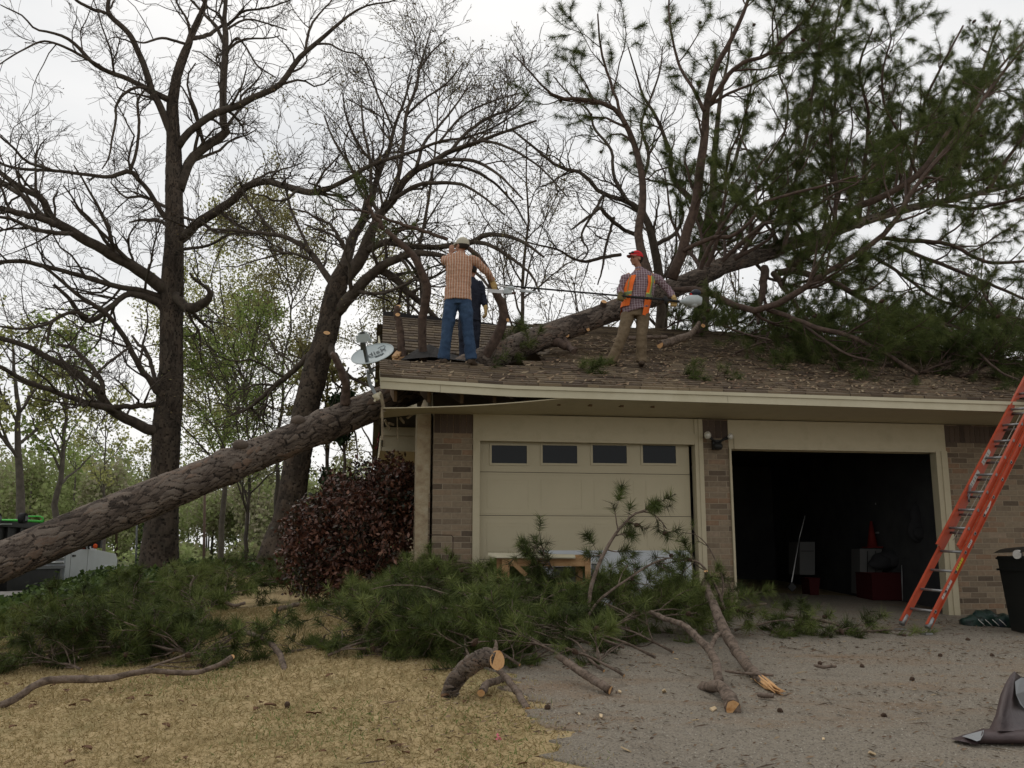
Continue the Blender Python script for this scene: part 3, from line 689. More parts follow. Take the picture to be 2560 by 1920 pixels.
def limbset(fr, spec, rng, n=24, jit=.25):
    Ps, Rs = [], []
    for pts, D0, D1, bow in spec:
        p, r = limb(fr, pts, D0, D1, n, jit, bow, rng); Ps.append(p); Rs.append(r)
    return np.array(Ps), np.array(Rs)
pl = [  # limbs of the crown, frame F2
 ([(690,1205,52),(740,1080,48),(770,960,46),(800,850,44),(820,740,42),(830,600,38),(840,470,34),(870,320,28),(920,220,24),(980,100,20),(1020,0,16),(1050,-120,12)], 15.9, 14.6, 0),
 ([(860,440,26),(930,330,22),(1000,270,20),(1100,240,18),(1180,160,14),(1250,100,12),(1310,0,10)], 14.9, 13.8, 0),
 ([(830,480,20),(780,380,16),(730,300,14),(700,200,12),(680,80,10),(680,-60,8)], 15.0, 15.6, 0),
 ([(600,1230,46),(565,1120,42),(550,980,38),(565,850,34),(550,700,30),(500,560,26),(440,470,22),(380,440,20),(300,425,18),(200,420,14),(130,370,10),(60,290,8),(0,230,6)], 15.6, 14.6, .6),
 ([(490,540,18),(450,430,14),(400,280,12),(380,180,10),(370,60,7)], 15.3, 15.6, 0),
 ([(1190,1160,42),(1300,1080,40),(1400,990,36),(1480,900,34),(1600,850,30),(1750,760,28),(1850,620,20),(1900,540,18),(2000,440,15),(2100,300,12),(2230,160,9)], 18.2, 17.2, -.6),
 ([(700,1250,22),(800,1250,28),(900,1280,28),(1000,1330,30),(1100,1335,30),(1250,1250,28),(1350,1180,26),(1450,1120,24),(1550,1060,24),(1650,970,22),(1720,850,22),(1830,700,18),(1950,560,17),(2070,380,15),(2230,180,11)], 15.9, 15.2, -1.2),
 ([(1100,1335,22),(1200,1370,22),(1300,1410,22),(1450,1450,20),(1600,1520,18),(1750,1610,16)], 15.2, 13.4, 0),
 ([(1150,1180,34),(1250,1175,30),(1400,1230,26),(1500,1290,24),(1650,1350,22),(1850,1395,17),(2000,1440,12)], 17.6, 15.8, 0),
 ([(740,1085,20),(850,1030,20),(950,1020,18),(1040,950,16),(1080,880,14),(1200,840,14),(1350,800,12),(1500,760,8)], 15.7, 14.4, 0),
 ([(1170,1090,22),(1200,950,20),(1220,800,18),(1270,600,16),(1300,400,14),(1330,200,11),(1350,60,8)], 17.6, 18.2, .6),
 ([(1390,1010,22),(1400,800,20),(1380,600,16),(1400,400,14),(1390,180,10),(1420,20,7)], 18.7, 20.0, 0),
 ([(1500,950,22),(1520,750,18),(1540,500,15),(1500,300,12),(1560,120,8)], 19.2, 17.4, 0),
 ([(1700,890,20),(1740,650,17),(1780,450,14),(1850,300,11),(1950,110,8)], 20.2, 19, 0),
 ([(1900,860,20),(1950,650,16),(2000,450,13),(2050,250,11),(2110,90,8)], 21.2, 22.5, 0),
 ([(2050,830,20),(2130,700,16),(2230,560,12),(2330,420,9)], 22, 21, 0),
 ([(1600,1030,20),(1750,1040,20),(1900,1060,18),(2050,1130,16),(2230,1130,12)], 19.5, 17.5, 0),
 ([(1620,1050,18),(1800,1120,18),(2000,1200,15),(2230,1300,12)], 19, 16.5, 0),
 ([(1090,1160,40),(1085,1240,34),(1068,1330,22),(1060,1400,14)], 17.4, 16.6, 0),
 ([(1130,1180,30),(1190,1260,24),(1250,1350,18),(1330,1440,12)], 17.5, 16.2, 0),
 ([(1300,1080,20),(1240,980,16),(1150,900,14),(1100,790,12),(1010,640,10),(960,520,8)], 18.3, 20.4, 0),
 ([(1100,700,12),(1180,560,11),(1190,420,10),(1150,300,8),(1180,180,6)], 18.5, 19.0, 0),
 ([(1750,760,16),(1700,620,14),(1620,480,12),(1600,330,10),(1640,160,7)], 18.0, 16.6, 0),
 ([(2000,1190,14),(2080,1330,12),(2212,1420,9)], 17.4, 15.8, 0),
 ([(1850,880,18),(2000,900,16),(2230,850,12)], 21, 19, 0),
 ([(1500,1080,18),(1650,1160,15),(1800,1270,13),(1960,1330,10),(2200,1380,8)], 18.6, 15.4, 0),
 # boughs sagging on to the roof at the right
 ([(1250,1400,14),(1350,1470,12),(1450,1530,10),(1560,1560,8)], 15.2, 13.6, 0),
 ([(1600,1380,14),(1750,1470,12),(1900,1530,10),(2100,1560,8)], 16, 14.2, 0),
 ([(1850,1400,14),(1980,1490,12),(2100,1600,10),(2212,1650,8)], 15.6, 13.3, 0),
 ([(900,1400,12),(1000,1440,10),(1120,1470,8)], 16.4, 15.2, 0),
]
LP, LR = limbset(F2, pl, r3)
for a_, b_ in zip(LP, LR): mb = MB(); mb.tube(a_, b_, 9); mb.build('limb', M_pbranch, pine)
# stubs with cut faces, near the men (frames F1/F2)
near = [
 (F1, [(1830,1560,40),(1822,1450,38),(1832,1350,40),(1842,1230,40),(1800,1130,34),(1740,1060,28),(1665,992,22)], 13.6, 13.0, None),
 (F1, [(1740,1560,36),(1733,1480,34),(1722,1400,32),(1714,1325,26)], 13.6, 13.5, 'end'),
 (F1, [(2085,1560,40),(2125,1490,46),(2160,1430,46),(2172,1340,42),(2135,1240,36),(2085,1135,28),(2020,1068,20),(1990,1060,14)], 13.7, 13.3, None),
 (F3, [(1492,190,50),(1492,120,34),(1478,60,30),(1452,0,28),(1432,-30,20)], 12.35, 12.0, None),
 (F2, [(165,1465,50),(240,1500,30),(275,1515,26)], 14.6, 14.4, None),
]
Ls = []
for fr, pts, D0, D1, c in near:
    p, r = limb(fr, pts, D0, D1, 24, .15, 0, r3); Ls.append((p, r)); m1 = MB(); m1.tube(p, r, 10); m1.build('limb', M_pbranch, pine)
def cutd(c, nrm, r): m1 = MB(); m1.disc(c, nrm, r, 14, jag=.04); m1.build('cut_face', M_cut, pine)
p, r = Ls[1]; cutd(p[-1] + np.array([0, -.005, .004]), (-.2, -.7, .7), r[-1] * 1.2)
cutd(P(*F6(682, 1090), 13.42), (.1, -.9, .5), .035)
def trunk_pt(px, py):  # on the camera-facing surface of the trunk
    D = Dt(px) - .2; return P(px, py, D)
for (px, py, r, nr) in ((1510, 754, .05, (.2, -.8, .75)), (1418, 838, .035, (.2, -.95, .1)), (1470, 823, .035, (.5, -.8, .1)), (1427, 815, .03, (.3, -.95, .2)),
                        (1460, 800, .03, (.4, -.9, .2)), (1760, 790, .02, (-1, -.6, 0))):
    D = Dt(px) - (.22 if px < 1700 else 0); q = P(px, py, D); nr = unit(np.array(nr, float))
    if px < 1700: stub = MB(); stub.tube([q - nr * .16, q - nr * .003], [r * 1.35, r * 1.05], 10, cap=False); stub.build('branch_stub', M_pbranch, pine); cutd(q, nr, r)
q = loc(P(*F6(1895, 1145), 13.7)); cutd(P(*F6(1900, 1150), 13.45), (.6, -.8, 0), .028)
cutd(P(*F6(1740, 690), 13.22), (.4, -.9, .1), .025)
# knots on the lower trunk
for (px, py, r) in ((600, 1090, .05), (745, 1030, .055)):
    D = Dt(px) - .12; q = P(px, py, D); stub = MB(); stub.sphere(q + np.array([-.01, .07, -.105]), (.10, .08, .07), 16, 10); stub.build('knot', M_pbark, pine)
# secondary branches
sel = np.arange(len(pl))
sel_ = tt > 2.6; tp = path[sel_][::8][None]; tr_ = rad[sel_][::8][None]
U1, V1 = grow(tp, tr_, 3.6, .05, 1, 2.2, 5.2, (30, 95), .7, .17, 12, .3, r3, .012, .25, .05)
U1[..., 2] = np.maximum(U1[..., 2], zr(np.stack([U1[..., 0] - OX, U1[..., 1] - OY], -1) @ e1, np.minimum(np.stack([U1[..., 0] - OX, U1[..., 1] - OY], -1) @ e2, dRidge)) + .05)
V1 = np.maximum(V1, .008); V1 = V1 * np.linspace(1.0, .5, V1.shape[1])[None]
A0, B0 = grow(U1, V1, 3.0, .2, 1, .6, 1.5, (30, 60), .25, .14, 8, .6, r3, .006, .3, .04)
A1, B1 = grow(LP, LR, 2.6, .15, .98, .8, 2.0, (30, 65), .22, .16, 8, .55, r3, .006, .35, .05)
A1 = np.concatenate([A1, A0]); B1 = np.concatenate([B1, B0])
A2, B2 = grow(A1, B1, 4.2, .15, .98, .3, .85, (30, 60), .15, .2, 6, .6, r3, .004, .3, .05)
A3, B3 = grow(LP, LR, 2.4, .25, 1., .25, .7, (35, 70), .2, .2, 6, .5, r3, .004, .2, .05)
# pine twig reaching over the left man
q1, w1 = limb(F1, [(1935,1035,18),(1800,990,16),(1680,950,14),(1560,910,11),(1450,905,7)], 13.4, 13.2, 24, .3, 0, r3)
q2, w2 = limb(F1, [(1660,985,24),(1620,940,18),(1590,880,14),(1600,830,8)], 13.0, 12.8, 24, .3, 0, r3)
A4, B4 = grow(np.array([q1, q2]), np.array([w1, w2]), 9, .2, 1., .25, .8, (30, 70), .1, .2, 6, .6, r3, .004, .2)
qq = np.array([Ls[0][0], Ls[2][0]]); A5, B5 = grow(qq, np.array([Ls[0][1], Ls[2][1]]), 1.5, .1, .9, .2, .5, (40, 70), .1, .2, 6, .4, r3, .004, .2)
mb = MB(); mb.tubes(U1, V1, 6); mb.tubes(A1, B1, 4); mb.tubes(A2, B2, 3); mb.tubes(A3, B3, 3); mb.tubes(A4, B4, 4); mb.tubes(A5, B5, 4); mb.tubes(np.array([q1, q2]), np.array([w1, w2]), 8)
mb.build('branch', M_pbranch, pine)
mb = MB()
# the needles hang in ragged clumps at branch ends, more of them to the right
def keep(p, d, rng, lo=.35):
    u = p[:, 0] / p[:, 1]; pr = np.clip((u + .02) * 3.0 + lo, .15, 1) * np.clip(1.25 - 1.1 * np.clip(u - .2, 0, 1), .6, 1); k = rng.random(len(p)) < pr; return p[k], d[k]
p, d = tips(A2, .35, 18, r3); p, d = keep(p, d, r3, .55); tufts(mb, p, d, 28, (.09, .19), .75, .0048, r3, droop=.3, shaft=.05, ang=.9)
p, d = tips(A1, .45, 12, r3); p, d = keep(p, d, r3, .4); tufts(mb, p, d, 28, (.09, .19), .75, .0048, r3, droop=.3, shaft=.05, ang=.9)
p, d = tips(A3, .3, 12, r3); p, d = keep(p, d, r3); tufts(mb, p, d, 28, (.09, .19), .75, .0048, r3, droop=.3, shaft=.05, ang=.9)
p, d = tips(A4, .4, 5, r3); tufts(mb, p, d, 26, (.10, .18), .6, .006, r3, droop=.2)
p, d = tips(A5, .6, 2, r3); tufts(mb, p, d, 18, (.10, .16), .6, .006, r3, droop=.2)
mb.build('needles', M_needle, pine)
def cones(mb, pos, rng, r=.025):
    for q in pos:
        d = unit(rng.normal(size=3)); l = r * rng.uniform(1.1, 1.8)
        mb.tube([q - d * l, q - d * l * .5, q, q + d * l * .6, q + d * l], [r * .5, r, r * 1.05, r * .7, r * .15], 6)
mb = MB(); p, d = tips(A2, .8, .1, r3); k = r3.random(len(p)) < .10; cones(mb, p[k] + r3.normal(size=(k.sum(), 3)) * .03, r3, .028)
mb.build('cone', M_cone, pine); setp(COL.objects[-1] if False else bpy.data.objects['cone'], kind='stuff')
# brush heaps of needles lying on the roof beneath the crown
def roof_pt(s, d): return H(s, d, float(zr(s, d)))

# ------------------------------------------------------------------ standing oaks
M_oak = mat('oak_bark', (.075, .056, .043), .95, tone=[(.015, .012, .009), (.042, .032, .025), (.075, .058, .045), (.10, .08, .063)], cols=[(.6, .62, .58), (.95, .93, .9), (1.2, 1.12, 1.02)], nscale=3, bump=.01, bscale=30, detail=8)
M_oakl = mat('oak_limb_bark', (.06, .045, .035), .95, cols=[(.030, .024, .018), (.056, .043, .033), (.088, .068, .052), (.055, .06, .038)], nscale=6, bump=.01, bscale=30, detail=8)
M_bud = mat('leaf_buds', (.2, .15, .07), .8, leaf=0.3, tone=[(.13, .085, .045), (.21, .17, .08), (.2, .21, .09)])
M_budred = mat('red_buds', (.1, .05, .04), .8, tone=[(.08, .05, .04), (.12, .08, .055)])
r4 = np.random.default_rng(21)
B1_ = P(395, 1428, 23.2)
oak = thing('oak_tree', 'tall bare oak standing at the left with one straight thick trunk and wide crooked limbs', 'tree', (B1_[0], B1_[1], float(G(B1_[0], B1_[1]))), 0)
DO = 23.0
tr = [(680,2560,190),(686,2465,165),(698,2255,132),(712,2055,118),(720,1855,114),(738,1655,104),(740,1500,98),(742,1320,96),(745,1200,90),(750,1100,84),(755,980,80),(752,850,75),(752,700,66),(750,600,58),(745,480,50),(748,420,46),(765,330,40),(790,250,36),(815,190,28),(830,140,22),(860,70,16),(885,0,11),(900,-120,8)]
p, r = limb(F1, tr, DO, DO, 420, 0, 0)
mb = MB(); bark_tube(mb, p, r, 60, 22, .3, .022, 8); mb.build('trunk', M_oak, oak)
ol = [
 ([(742,590,38),(700,480,34),(655,390,32),(630,310,30),(600,230,28),(560,150,26),(480,70,24),(465,40,20),(470,0,18),(480,-100,12)], 0, -1, 0),
 ([(480,65,16),(440,50,16),(400,40,16),(330,0,14),(250,-60,10)], -1, -2, 0),
 ([(748,430,30),(715,425,30),(640,385,26),(560,345,24),(480,315,22),(400,270,20),(350,215,18),(290,165,15),(220,140,12),(150,125,10),(100,70,8),(40,40,7),(0,20,5)], 0, -2.5, 0),
 ([(420,280,16),(350,240,14),(260,195,12),(180,180,10),(100,215,8),(40,250,7),(-20,290,6)], -1.2, -3, 0),
 ([(765,640,38),(790,600,36),(830,560,34),(900,505,34),(1000,465,34),(1100,420,30),(1200,375,28),(1250,310,26),(1300,240,24),(1350,200,22),(1420,140,18),(1480,90,14),(1530,50,11),(1600,20,9),(1700,5,7),(1760,-30,5)], 0, -1.5, 0),
 ([(1320,215,14),(1340,120,12),(1380,60,9),(1430,5,7),(1460,-60,5)], -.9, -.5, 0),
 ([(1370,190,12),(1420,190,10),(1480,220,8),(1550,240,7),(1620,320,5)], -1, -2, 0),
 ([(775,820,48),(800,750,46),(830,690,44),(880,640,42),(940,605,42),(975,575,42),(968,540,36),(965,470,34),(965,360,34),(970,250,32),(975,150,28),(970,80,22),(978,0,18),(985,-90,12)], 0, 1.2, 0),
 ([(968,185,18),(930,110,16),(880,60,14),(830,5,11),(790,-50,8)], 1.2, 2, 0),
 ([(980,110,16),(1050,50,12),(1120,40,10),(1200,20,8),(1300,-20,6)], 1.2, 0, 0),
 ([(975,130,12),(1060,85,10),(1150,100,8),(1240,130,6)], 1.2, 2.4, 0),
 ([(975,230,12),(1020,165,10),(1060,200,9),(1110,280,8),(1190,335,6)], 1.2, .4, 0),
 ([(820,170,22),(900,150,20),(960,110,14)], .0, 1, 0),
 ([(825,160,16),(810,90,12),(780,40,10),(760,0,8),(750,-70,6)], 0, -.5, 0),
 ([(805,190,14),(700,165,12),(620,185,9),(560,165,6)], 0, -1.5, 0),
 ([(830,170,14),(880,60,9),(895,0,7)], 0, 0, 0),
 ([(785,1030,50),(815,1000,46),(850,970,44),(920,920,42),(1000,870,38),(1070,810,34),(1140,785,32),(1220,800,30),(1300,825,32),(1370,832,30),(1418,815,26)], 0, -3.2, 0),
 ([(1418,815,22),(1500,775,22),(1600,715,19),(1700,680,17),(1800,650,15),(1900,610,13),(2030,590,11),(2150,540,8),(2260,470,5)], -3.2, -4.4, 0),
 ([(735,1270,64),(700,1235,60),(640,1190,55),(560,1140,50),(470,1095,48),(380,1040,46),(290,990,44),(220,950,40),(195,890,34),(170,850,30),(90,810,26),(0,745,22),(-80,700,18)], 0, -3.5, 0),
 ([(240,970,34),(190,950,30),(120,930,30),(0,900,28),(-80,880,24)], -2.6, -4, 0),
 ([(190,940,22),(100,850,22),(0,790,18),(-80,740,14)], -2.7, -2, 0),
 ([(310,1010,22),(200,1000,20),(120,980,18),(60,950,16),(-40,930,12)], -2.4, -5, 0),
 ([(720,1290,40),(680,1275,30),(600,1255,26),(480,1230,24),(380,1200,22),(250,1165,20),(100,1130,20),(0,1130,18),(-90,1120,14)], 0, -3, 0),
 ([(720,1350,44),(690,1310,40),(650,1290,36),(560,1270,28),(520,1290,26),(470,1330,26),(420,1375,24),(370,1385,26),(340,1350,20),(320,1320,20),(280,1270,16),(230,1230,14)], 0, -2, 0),
 ([(380,1370,18),(300,1350,16),(200,1400,14),(100,1420,12),(0,1410,10)], -1.6, -3, 0),
 ([(225,1390,12),(212,1430,12),(205,1480,10),(210,1490,5)], -2.4, -2.3, 0),
 ([(740,1240,40),(770,1300,42),(820,1330,46),(870,1315,42),(905,1280,30),(900,1250,18),(850,1215,14),(820,1180,12)], 0, -1.4, 0),
 ([(730,1865,56),(690,1865,52),(640,1855,48),(600,1835,46),(520,1790,44),(460,1750,42),(430,1690,38),(370,1640,32),(300,1590,30),(200,1540,26),(120,1500,24),(0,1460,22),(-80,1440,18)], 0, -2.6, 0),
 ([(480,1765,32),(430,1755,30),(380,1740,26),(300,1715,24),(200,1680,22),(100,1640,20),(0,1585,18),(-90,1540,14)], -1.2, -3.4, 0),
 ([(445,1700,24),(440,1650,22),(400,1590,20),(350,1540,18),(310,1500,16),(250,1490,14)], -1.3, -.6, 0),
 ([(715,1755,30),(690,1745,28),(640,1750,24),(560,1755,24),(480,1760,22)], 0, -.9, 0),
 ([(720,1720,32),(680,1690,30),(650,1640,28),(600,1580,26),(550,1480,24),(500,1400,22),(440,1340,20),(330,1270,17),(250,1200,15),(180,1150,12),(80,1120,10)], 0, -3, 0),
 ([(700,1700,24),(670,1640,20),(650,1560,18),(620,1500,18),(600,1490,14),(570,1450,10)], -.2, 1, 0),
 ([(735,960,30),(700,920,24),(650,840,22),(600,780,20),(560,740,24),(470,765,18),(380,755,16),(250,740,15),(100,730,14),(0,705,12),(-70,640,9)], 0, -2, 0),
 ([(565,735,16),(590,650,14),(600,530,13),(595,440,12),(625,390,10)], -.7, -1, 0),
 ([(640,385,16),(600,375,14),(550,395,14),(505,450,12),(500,520,11),(485,600,10),(470,680,8),(440,730,6)], -.9, -1.6, 0),
 ([(250,740,14),(120,700,13),(60,640,11),(0,590,9)], -1.6, -3, 0),
 ([(740,1000,20),(700,960,16),(620,950,12),(560,960,8)], 0, 1.5, 0),
 ([(730,900,16),(620,850,14),(540,850,10),(480,790,7)], 0, 2, 0),
 ([(760,930,14),(860,960,12),(930,1000,10),(1000,995,8)], 0, -1, 0),
 ([(770,1080,16),(900,1060,13),(1000,1010,10),(1100,1020,7)], 0, -2, 0),
 ([(400,1960,0)] if False else [(560,1500,12),(480,1560,12),(380,1650,10),(340,1750,8),(300,1760,6)], -1.5, -3.5, 0),
 ([(235,960,12),(238,900,10),(232,860,10),(250,830,7)], -2.6, -2.8, 0),
]
OP, OR = limbset(F1, [(a, DO + b, DO + c, d) for a, b, c, d in ol], r4, 28, .18)
for a_, b_ in zip(OP, OR): mb = MB(); mb.tube(a_, b_, 9); mb.build('limb', M_oakl, oak)
def twiggy(P0, R0, rng, k=1.0, lens=((.8, 2.6), (.45, 1.3), (.22, .65), (.12, .34)), dens=(1.9, 3.3, 4.6, 3.6), rm=.0045, up=.3, sh=(.1, 1)):
    a1, b1 = grow(P0, R0, dens[0] * k, sh[0], 1, *lens[0], (30, 75), up, .24, 8, .5, rng, rm * 1.6, .3, .04)
    a2, b2 = grow(a1, b1, dens[1] * k, .15, 1, *lens[1], (30, 65), .18, .24, 6, .6, rng, rm * 1.2, .3, .03)
    a3, b3 = grow(a2, b2, dens[2] * k, .15, 1, *lens[2], (25, 60), .15, .22, 5, .7, rng, rm, .2, .03)
    a4, b4 = grow(a3, b3, dens[3] * k, .2, 1, *lens[3], (25, 60), .12, .2, 4, .8, rng, rm, .1)
    return (a1, b1), (a2, b2), (a3, b3), (a4, b4)
tw = twiggy(OP, OR, r4)
mb = MB()
for k, (a, b) in enumerate(tw): mb.tubes(a, b, 5 if k == 0 else 3)
print('oak twigs', [len(t[0]) for t in tw])
mb.build('twigs', M_oakl, oak)
mb = MB(); p, d = tips(tw[3][0], .95, 0, r4); k = r4.random(len(p)) < .5; leaves(mb, p[k], (.03, .07), r4); mb.build('buds', M_budred, oak)
# ivy up the foot of the trunk
M_ivy = mat('ivy_leaf', (.07, .11, .03), .6, leaf=0.3, tone=[(.02, .035, .010), (.05, .085, .02), (.09, .14, .035), (.13, .18, .05)])
ivy = []
for _ in range(420):
    h = abs(r4.normal()) * 1.2; a = r4.uniform(math.pi, 2 * math.pi); rr_ = .45 + .1 * max(0, .5 - h)
    if a > 4.9 and r4.random() < .7: continue
    ivy.append([oak.location.x + math.cos(a) * rr_, oak.location.y + math.sin(a) * rr_, oak.location.z + h])
mb = MB(); leaves(mb, np.array(ivy), (.05, .1), r4, aspect=.9); mb.build('climbing_ivy', M_ivy, oak)

# second oak, leaning, right behind the satellite dish
B2_ = P(690, 1395, 20.0)
oak2 = thing('oak_tree', 'leaning oak forking low behind the satellite dish, with arching limbs and tiny pale leaves', 'tree', (B2_[0], B2_[1], float(G(B2_[0], B2_[1]))), 0)
D2 = 20.0
tr2 = [(1190,2440,170),(1215,2330,142),(1240,2255,130),(1262,2150,118),(1275,2055,112),(1300,1900,108),(1325,1755,108),(1350,1655,112),(1368,1580,108),(1400,1480,98),(1420,1400,94),(1440,1300,90),(1462,1220,80),(1490,1150,60)]
p, r = limb(F1, tr2, D2, D2 - .6, 220, 0, 0); mb = MB(); bark_tube(mb, p, r, 54, 20, .26, .017, 12)
mb.build('trunk', M_oak, oak2)
o2 = [
 ([(1470,1200,60),(1490,1130,52),(1530,1020,44),(1580,930,36),(1610,850,30),(1640,740,24),(1680,650,20),(1700,560,16),(1740,450,12),(1780,330,8)], -.5, 1, 0),
 ([(1480,1210,66),(1520,1170,62),(1570,1090,56),(1600,1020,46),(1640,930,40),(1700,860,36),(1740,790,34),(1800,730,32),(1870,700,28),(1950,650,24),(2050,620,20),(2180,570,14),(2320,520,10)], -.5, -1.5, 0),
 ([(1690,870,26),(1715,780,22),(1740,650,18),(1755,500,16),(1790,400,14),(1812,300,12),(1835,220,9),(1860,130,6)], -.9, .4, 0),
 ([(1450,1350,60),(1480,1320,56),(1560,1230,50),(1620,1170,44),(1700,1120,38),(1790,1095,32),(1860,1095,26),(1950,1120,18),(2060,1180,14),(2150,1290,9)], -.5, -2.5, 0),
 ([(1640,1165,36),(1700,1200,36),(1760,1260,32),(1820,1310,26),(1880,1370,20),(1930,1420,14)], -1, -.5, 0),
 ([(1590,1080,36),(1660,1050,32),(1750,1060,28),(1850,1070,26),(1930,1065,26),(2030,1050,26),(2090,1020,24),(2160,1015,20),(2250,1040,16),(2350,1110,10)], -.7, -3, 0),
 ([(2050,1045,22),(2120,1060,18),(2200,1110,16),(2290,1180,12),(2330,1260,8)], -2.2, -3, 0),
 ([(1442,1240,34),(1400,1180,30),(1340,1090,26),(1250,1030,22),(1150,1010,18),(1000,995,14),(900,990,9)], -.4, 1, 0),
 ([(1365,1500,34),(1340,1530,30),(1280,1590,26),(1220,1640,24),(1150,1700,20),(1080,1760,14),(1000,1790,9)], 0, 1.2, 0),
 ([(1420,1480,30),(1440,1530,34),(1480,1600,34),(1500,1680,34),(1500,1740,30)], -.5, -1.5, 0),
 ([(1700,860,22),(1800,800,20),(1900,790,18),(2000,800,14),(2100,860,10),(2180,930,7)], -1, -2, 0),
 ([(1850,705,20),(1950,690,18),(2060,700,16),(2160,760,12),(2260,860,8)], -1.2, -3, 0),
 ([(1950,650,18),(2030,560,16),(2130,500,14),(2230,460,10),(2300,380,6)], -1.3, -.2, 0),
 ([(1640,930,20),(1560,800,14),(1500,700,12),(1440,600,10),(1400,500,7)], -.5, 1.5, 0),
 ([(1600,860,16),(1600,700,14),(1570,560,11),(1560,430,8)], -.4, 2.0, 0),
 ([(1340,1090,16),(1290,980,13),(1250,880,11),(1230,760,8)], -.2, .8, 0),
 ([(1800,730,18),(1830,620,15),(1900,540,12),(1980,440,9),(2040,340,6)], -1, 1, 0),
 ([(1200,1020,14),(1120,930,12),(1060,850,9),(1030,760,6)], .6, 1.5, 0),
 ([(1730,1090,14),(1800,1180,14),(1840,1290,12),(1870,1400,9)], -1, .5, 0),
]
o2 += [([(1950,650,16),(2080,610,14),(2200,640,12),(2330,720,9),(2450,850,6)], -1.4, -3, 0), ([(1870,700,16),(2000,720,14),(2120,780,12),(2220,880,9),(2290,1000,6)], -1.2, .5, 0), ([(1900,610,12),(2000,500,10),(2120,440,8),(2250,400,6)], -1, 1, 0),
 ([(1640,740,14),(1560,640,12),(1500,520,9),(1480,400,6)], -.2, -1.5, 0), ([(1700,560,12),(1650,450,10),(1600,330,8),(1560,220,5)], .5, 1.5, 0), ([(1812,300,10),(1870,220,8),(1930,170,6)], .2, 1, 0), ([(1755,500,12),(1830,430,10),(1930,360,8),(2000,270,5)], 0, -1, 0)]
QP, QR = limbset(F1, [(a, D2 + b, D2 + c, d) for a, b, c, d in o2], r4, 26, .2)
for a_, b_ in zip(QP, QR): mb = MB(); mb.tube(a_, b_, 9); mb.build('limb', M_oakl, oak2)
tw = twiggy(QP, QR, r4, 1.1, dens=(2.0, 3.5, 4.8, 3.4))
mb = MB()
for k, (a, b) in enumerate(tw): mb.tubes(a, b, 5 if k == 0 else 3)
mb.build('twigs', M_oakl, oak2)
mb = MB(); mb.disc(P(817, 832, 18.9), (.2, -.7, .7), .07); mb.build('cut_face', M_cut, oak2)
mb = MB(); p, d = tips(tw[3][0], .6, 0, r4); k = r4.random(len(p)) < .55; leaves(mb, p[k], (.03, .07), r4, aspect=.7)
p, d = tips(tw[2][0], .9, 0, r4); k = r4.random(len(p)) < .4; leaves(mb, p[k], (.03, .06), r4, aspect=.7); mb.build('young_leaves', M_bud, oak2)

# third oak behind the fallen crown (bare)
B3_ = P(1770, 900, 24.0)
oak3 = thing('oak_tree', 'bare twisting oak half hidden behind the fallen pine crown', 'tree', (B3_[0], B3_[1], float(G(B3_[0], B3_[1]))), 0)
D3 = 24.0
o3 = [
 ([(800,2200,120),(805,1900,100),(808,1700,90),(812,1450,76),(815,1300,66),(820,1200,60),(835,1080,52),(850,980,44),(862,850,36),(868,700,30),(880,560,24),(900,420,18),(930,280,12),(950,120,8)], 0, 0, 0),
 ([(830,1060,34),(815,960,30),(780,870,28),(720,800,26),(685,740,22),(690,680,20),(660,590,18),(620,500,16),(570,420,12),(540,330,9),(500,200,6)], 0, -1.5, 0),
 ([(630,1650,40),(640,1250,44),(635,1180,42),(610,1060,38),(575,930,34),(520,880,26),(470,860,22),(380,830,20),(300,750,18),(200,720,16),(100,640,12),(0,560,9)], 1.5, 0, 0),
 ([(500,870,20),(440,760,16),(430,650,14),(360,560,12),(330,480,10),(240,400,8),(180,330,6)], .8, 2, 0),
 ([(560,1020,22),(480,990,18),(420,940,20),(380,900,18),(340,930,14),(300,960,12),(260,990,8)], 1, -1, 0),
 ([(470,1100,16),(400,1110,16),(320,1130,14),(270,1120,12),(200,1080,10),(120,1060,8),(20,1040,6)], 1, -1, 0),
 ([(440,940,14),(420,1020,12),(400,1090,12),(390,1160,9),(370,1230,6)], .6, 0, 0),
 ([(620,1060,22),(700,1010,18),(740,920,14),(700,830,10)], 1, 2, 0),
 ([(860,880,26),(920,800,22),(960,700,18),(1000,560,14),(1020,420,10),(1060,300,7)], 0, 2, 0),
 ([(860,1000,24),(960,900,20),(1080,800,16),(1180,680,12),(1260,520,8)], 0, 1, 0),
 ([(570,920,20),(560,800,18),(590,680,16),(560,540,13),(600,420,10),(640,300,8),(650,200,5)], 1, 1.5, 0),
 ([(400,840,14),(350,920,12),(300,1020,10),(330,1080,8),(300,1130,6)], .4, -.6, 0),
 ([(640,1700,40),(655,1400,40),(650,1250,40)], 1.5, 1.5, 0),
]
XP, XR = limbset(F2, [(a, D3 + b, D3 + c, d) for a, b, c, d in o3], r4, 26, .25)
mb = MB(); mb.tubes(XP[:1], XR[:1], 12); mb.build('trunk', M_oakl, oak3)
for a_, b_ in zip(XP[1:], XR[1:]): mb = MB(); mb.tube(a_, b_, 9); mb.build('limb', M_oakl, oak3)
tw = twiggy(XP, XR, r4, .95, sh=(.3, 1))
mb = MB()
for k, (a, b) in enumerate(tw): mb.tubes(a, b, 5 if k == 0 else 3)
mb.build('twigs', M_oakl, oak3)

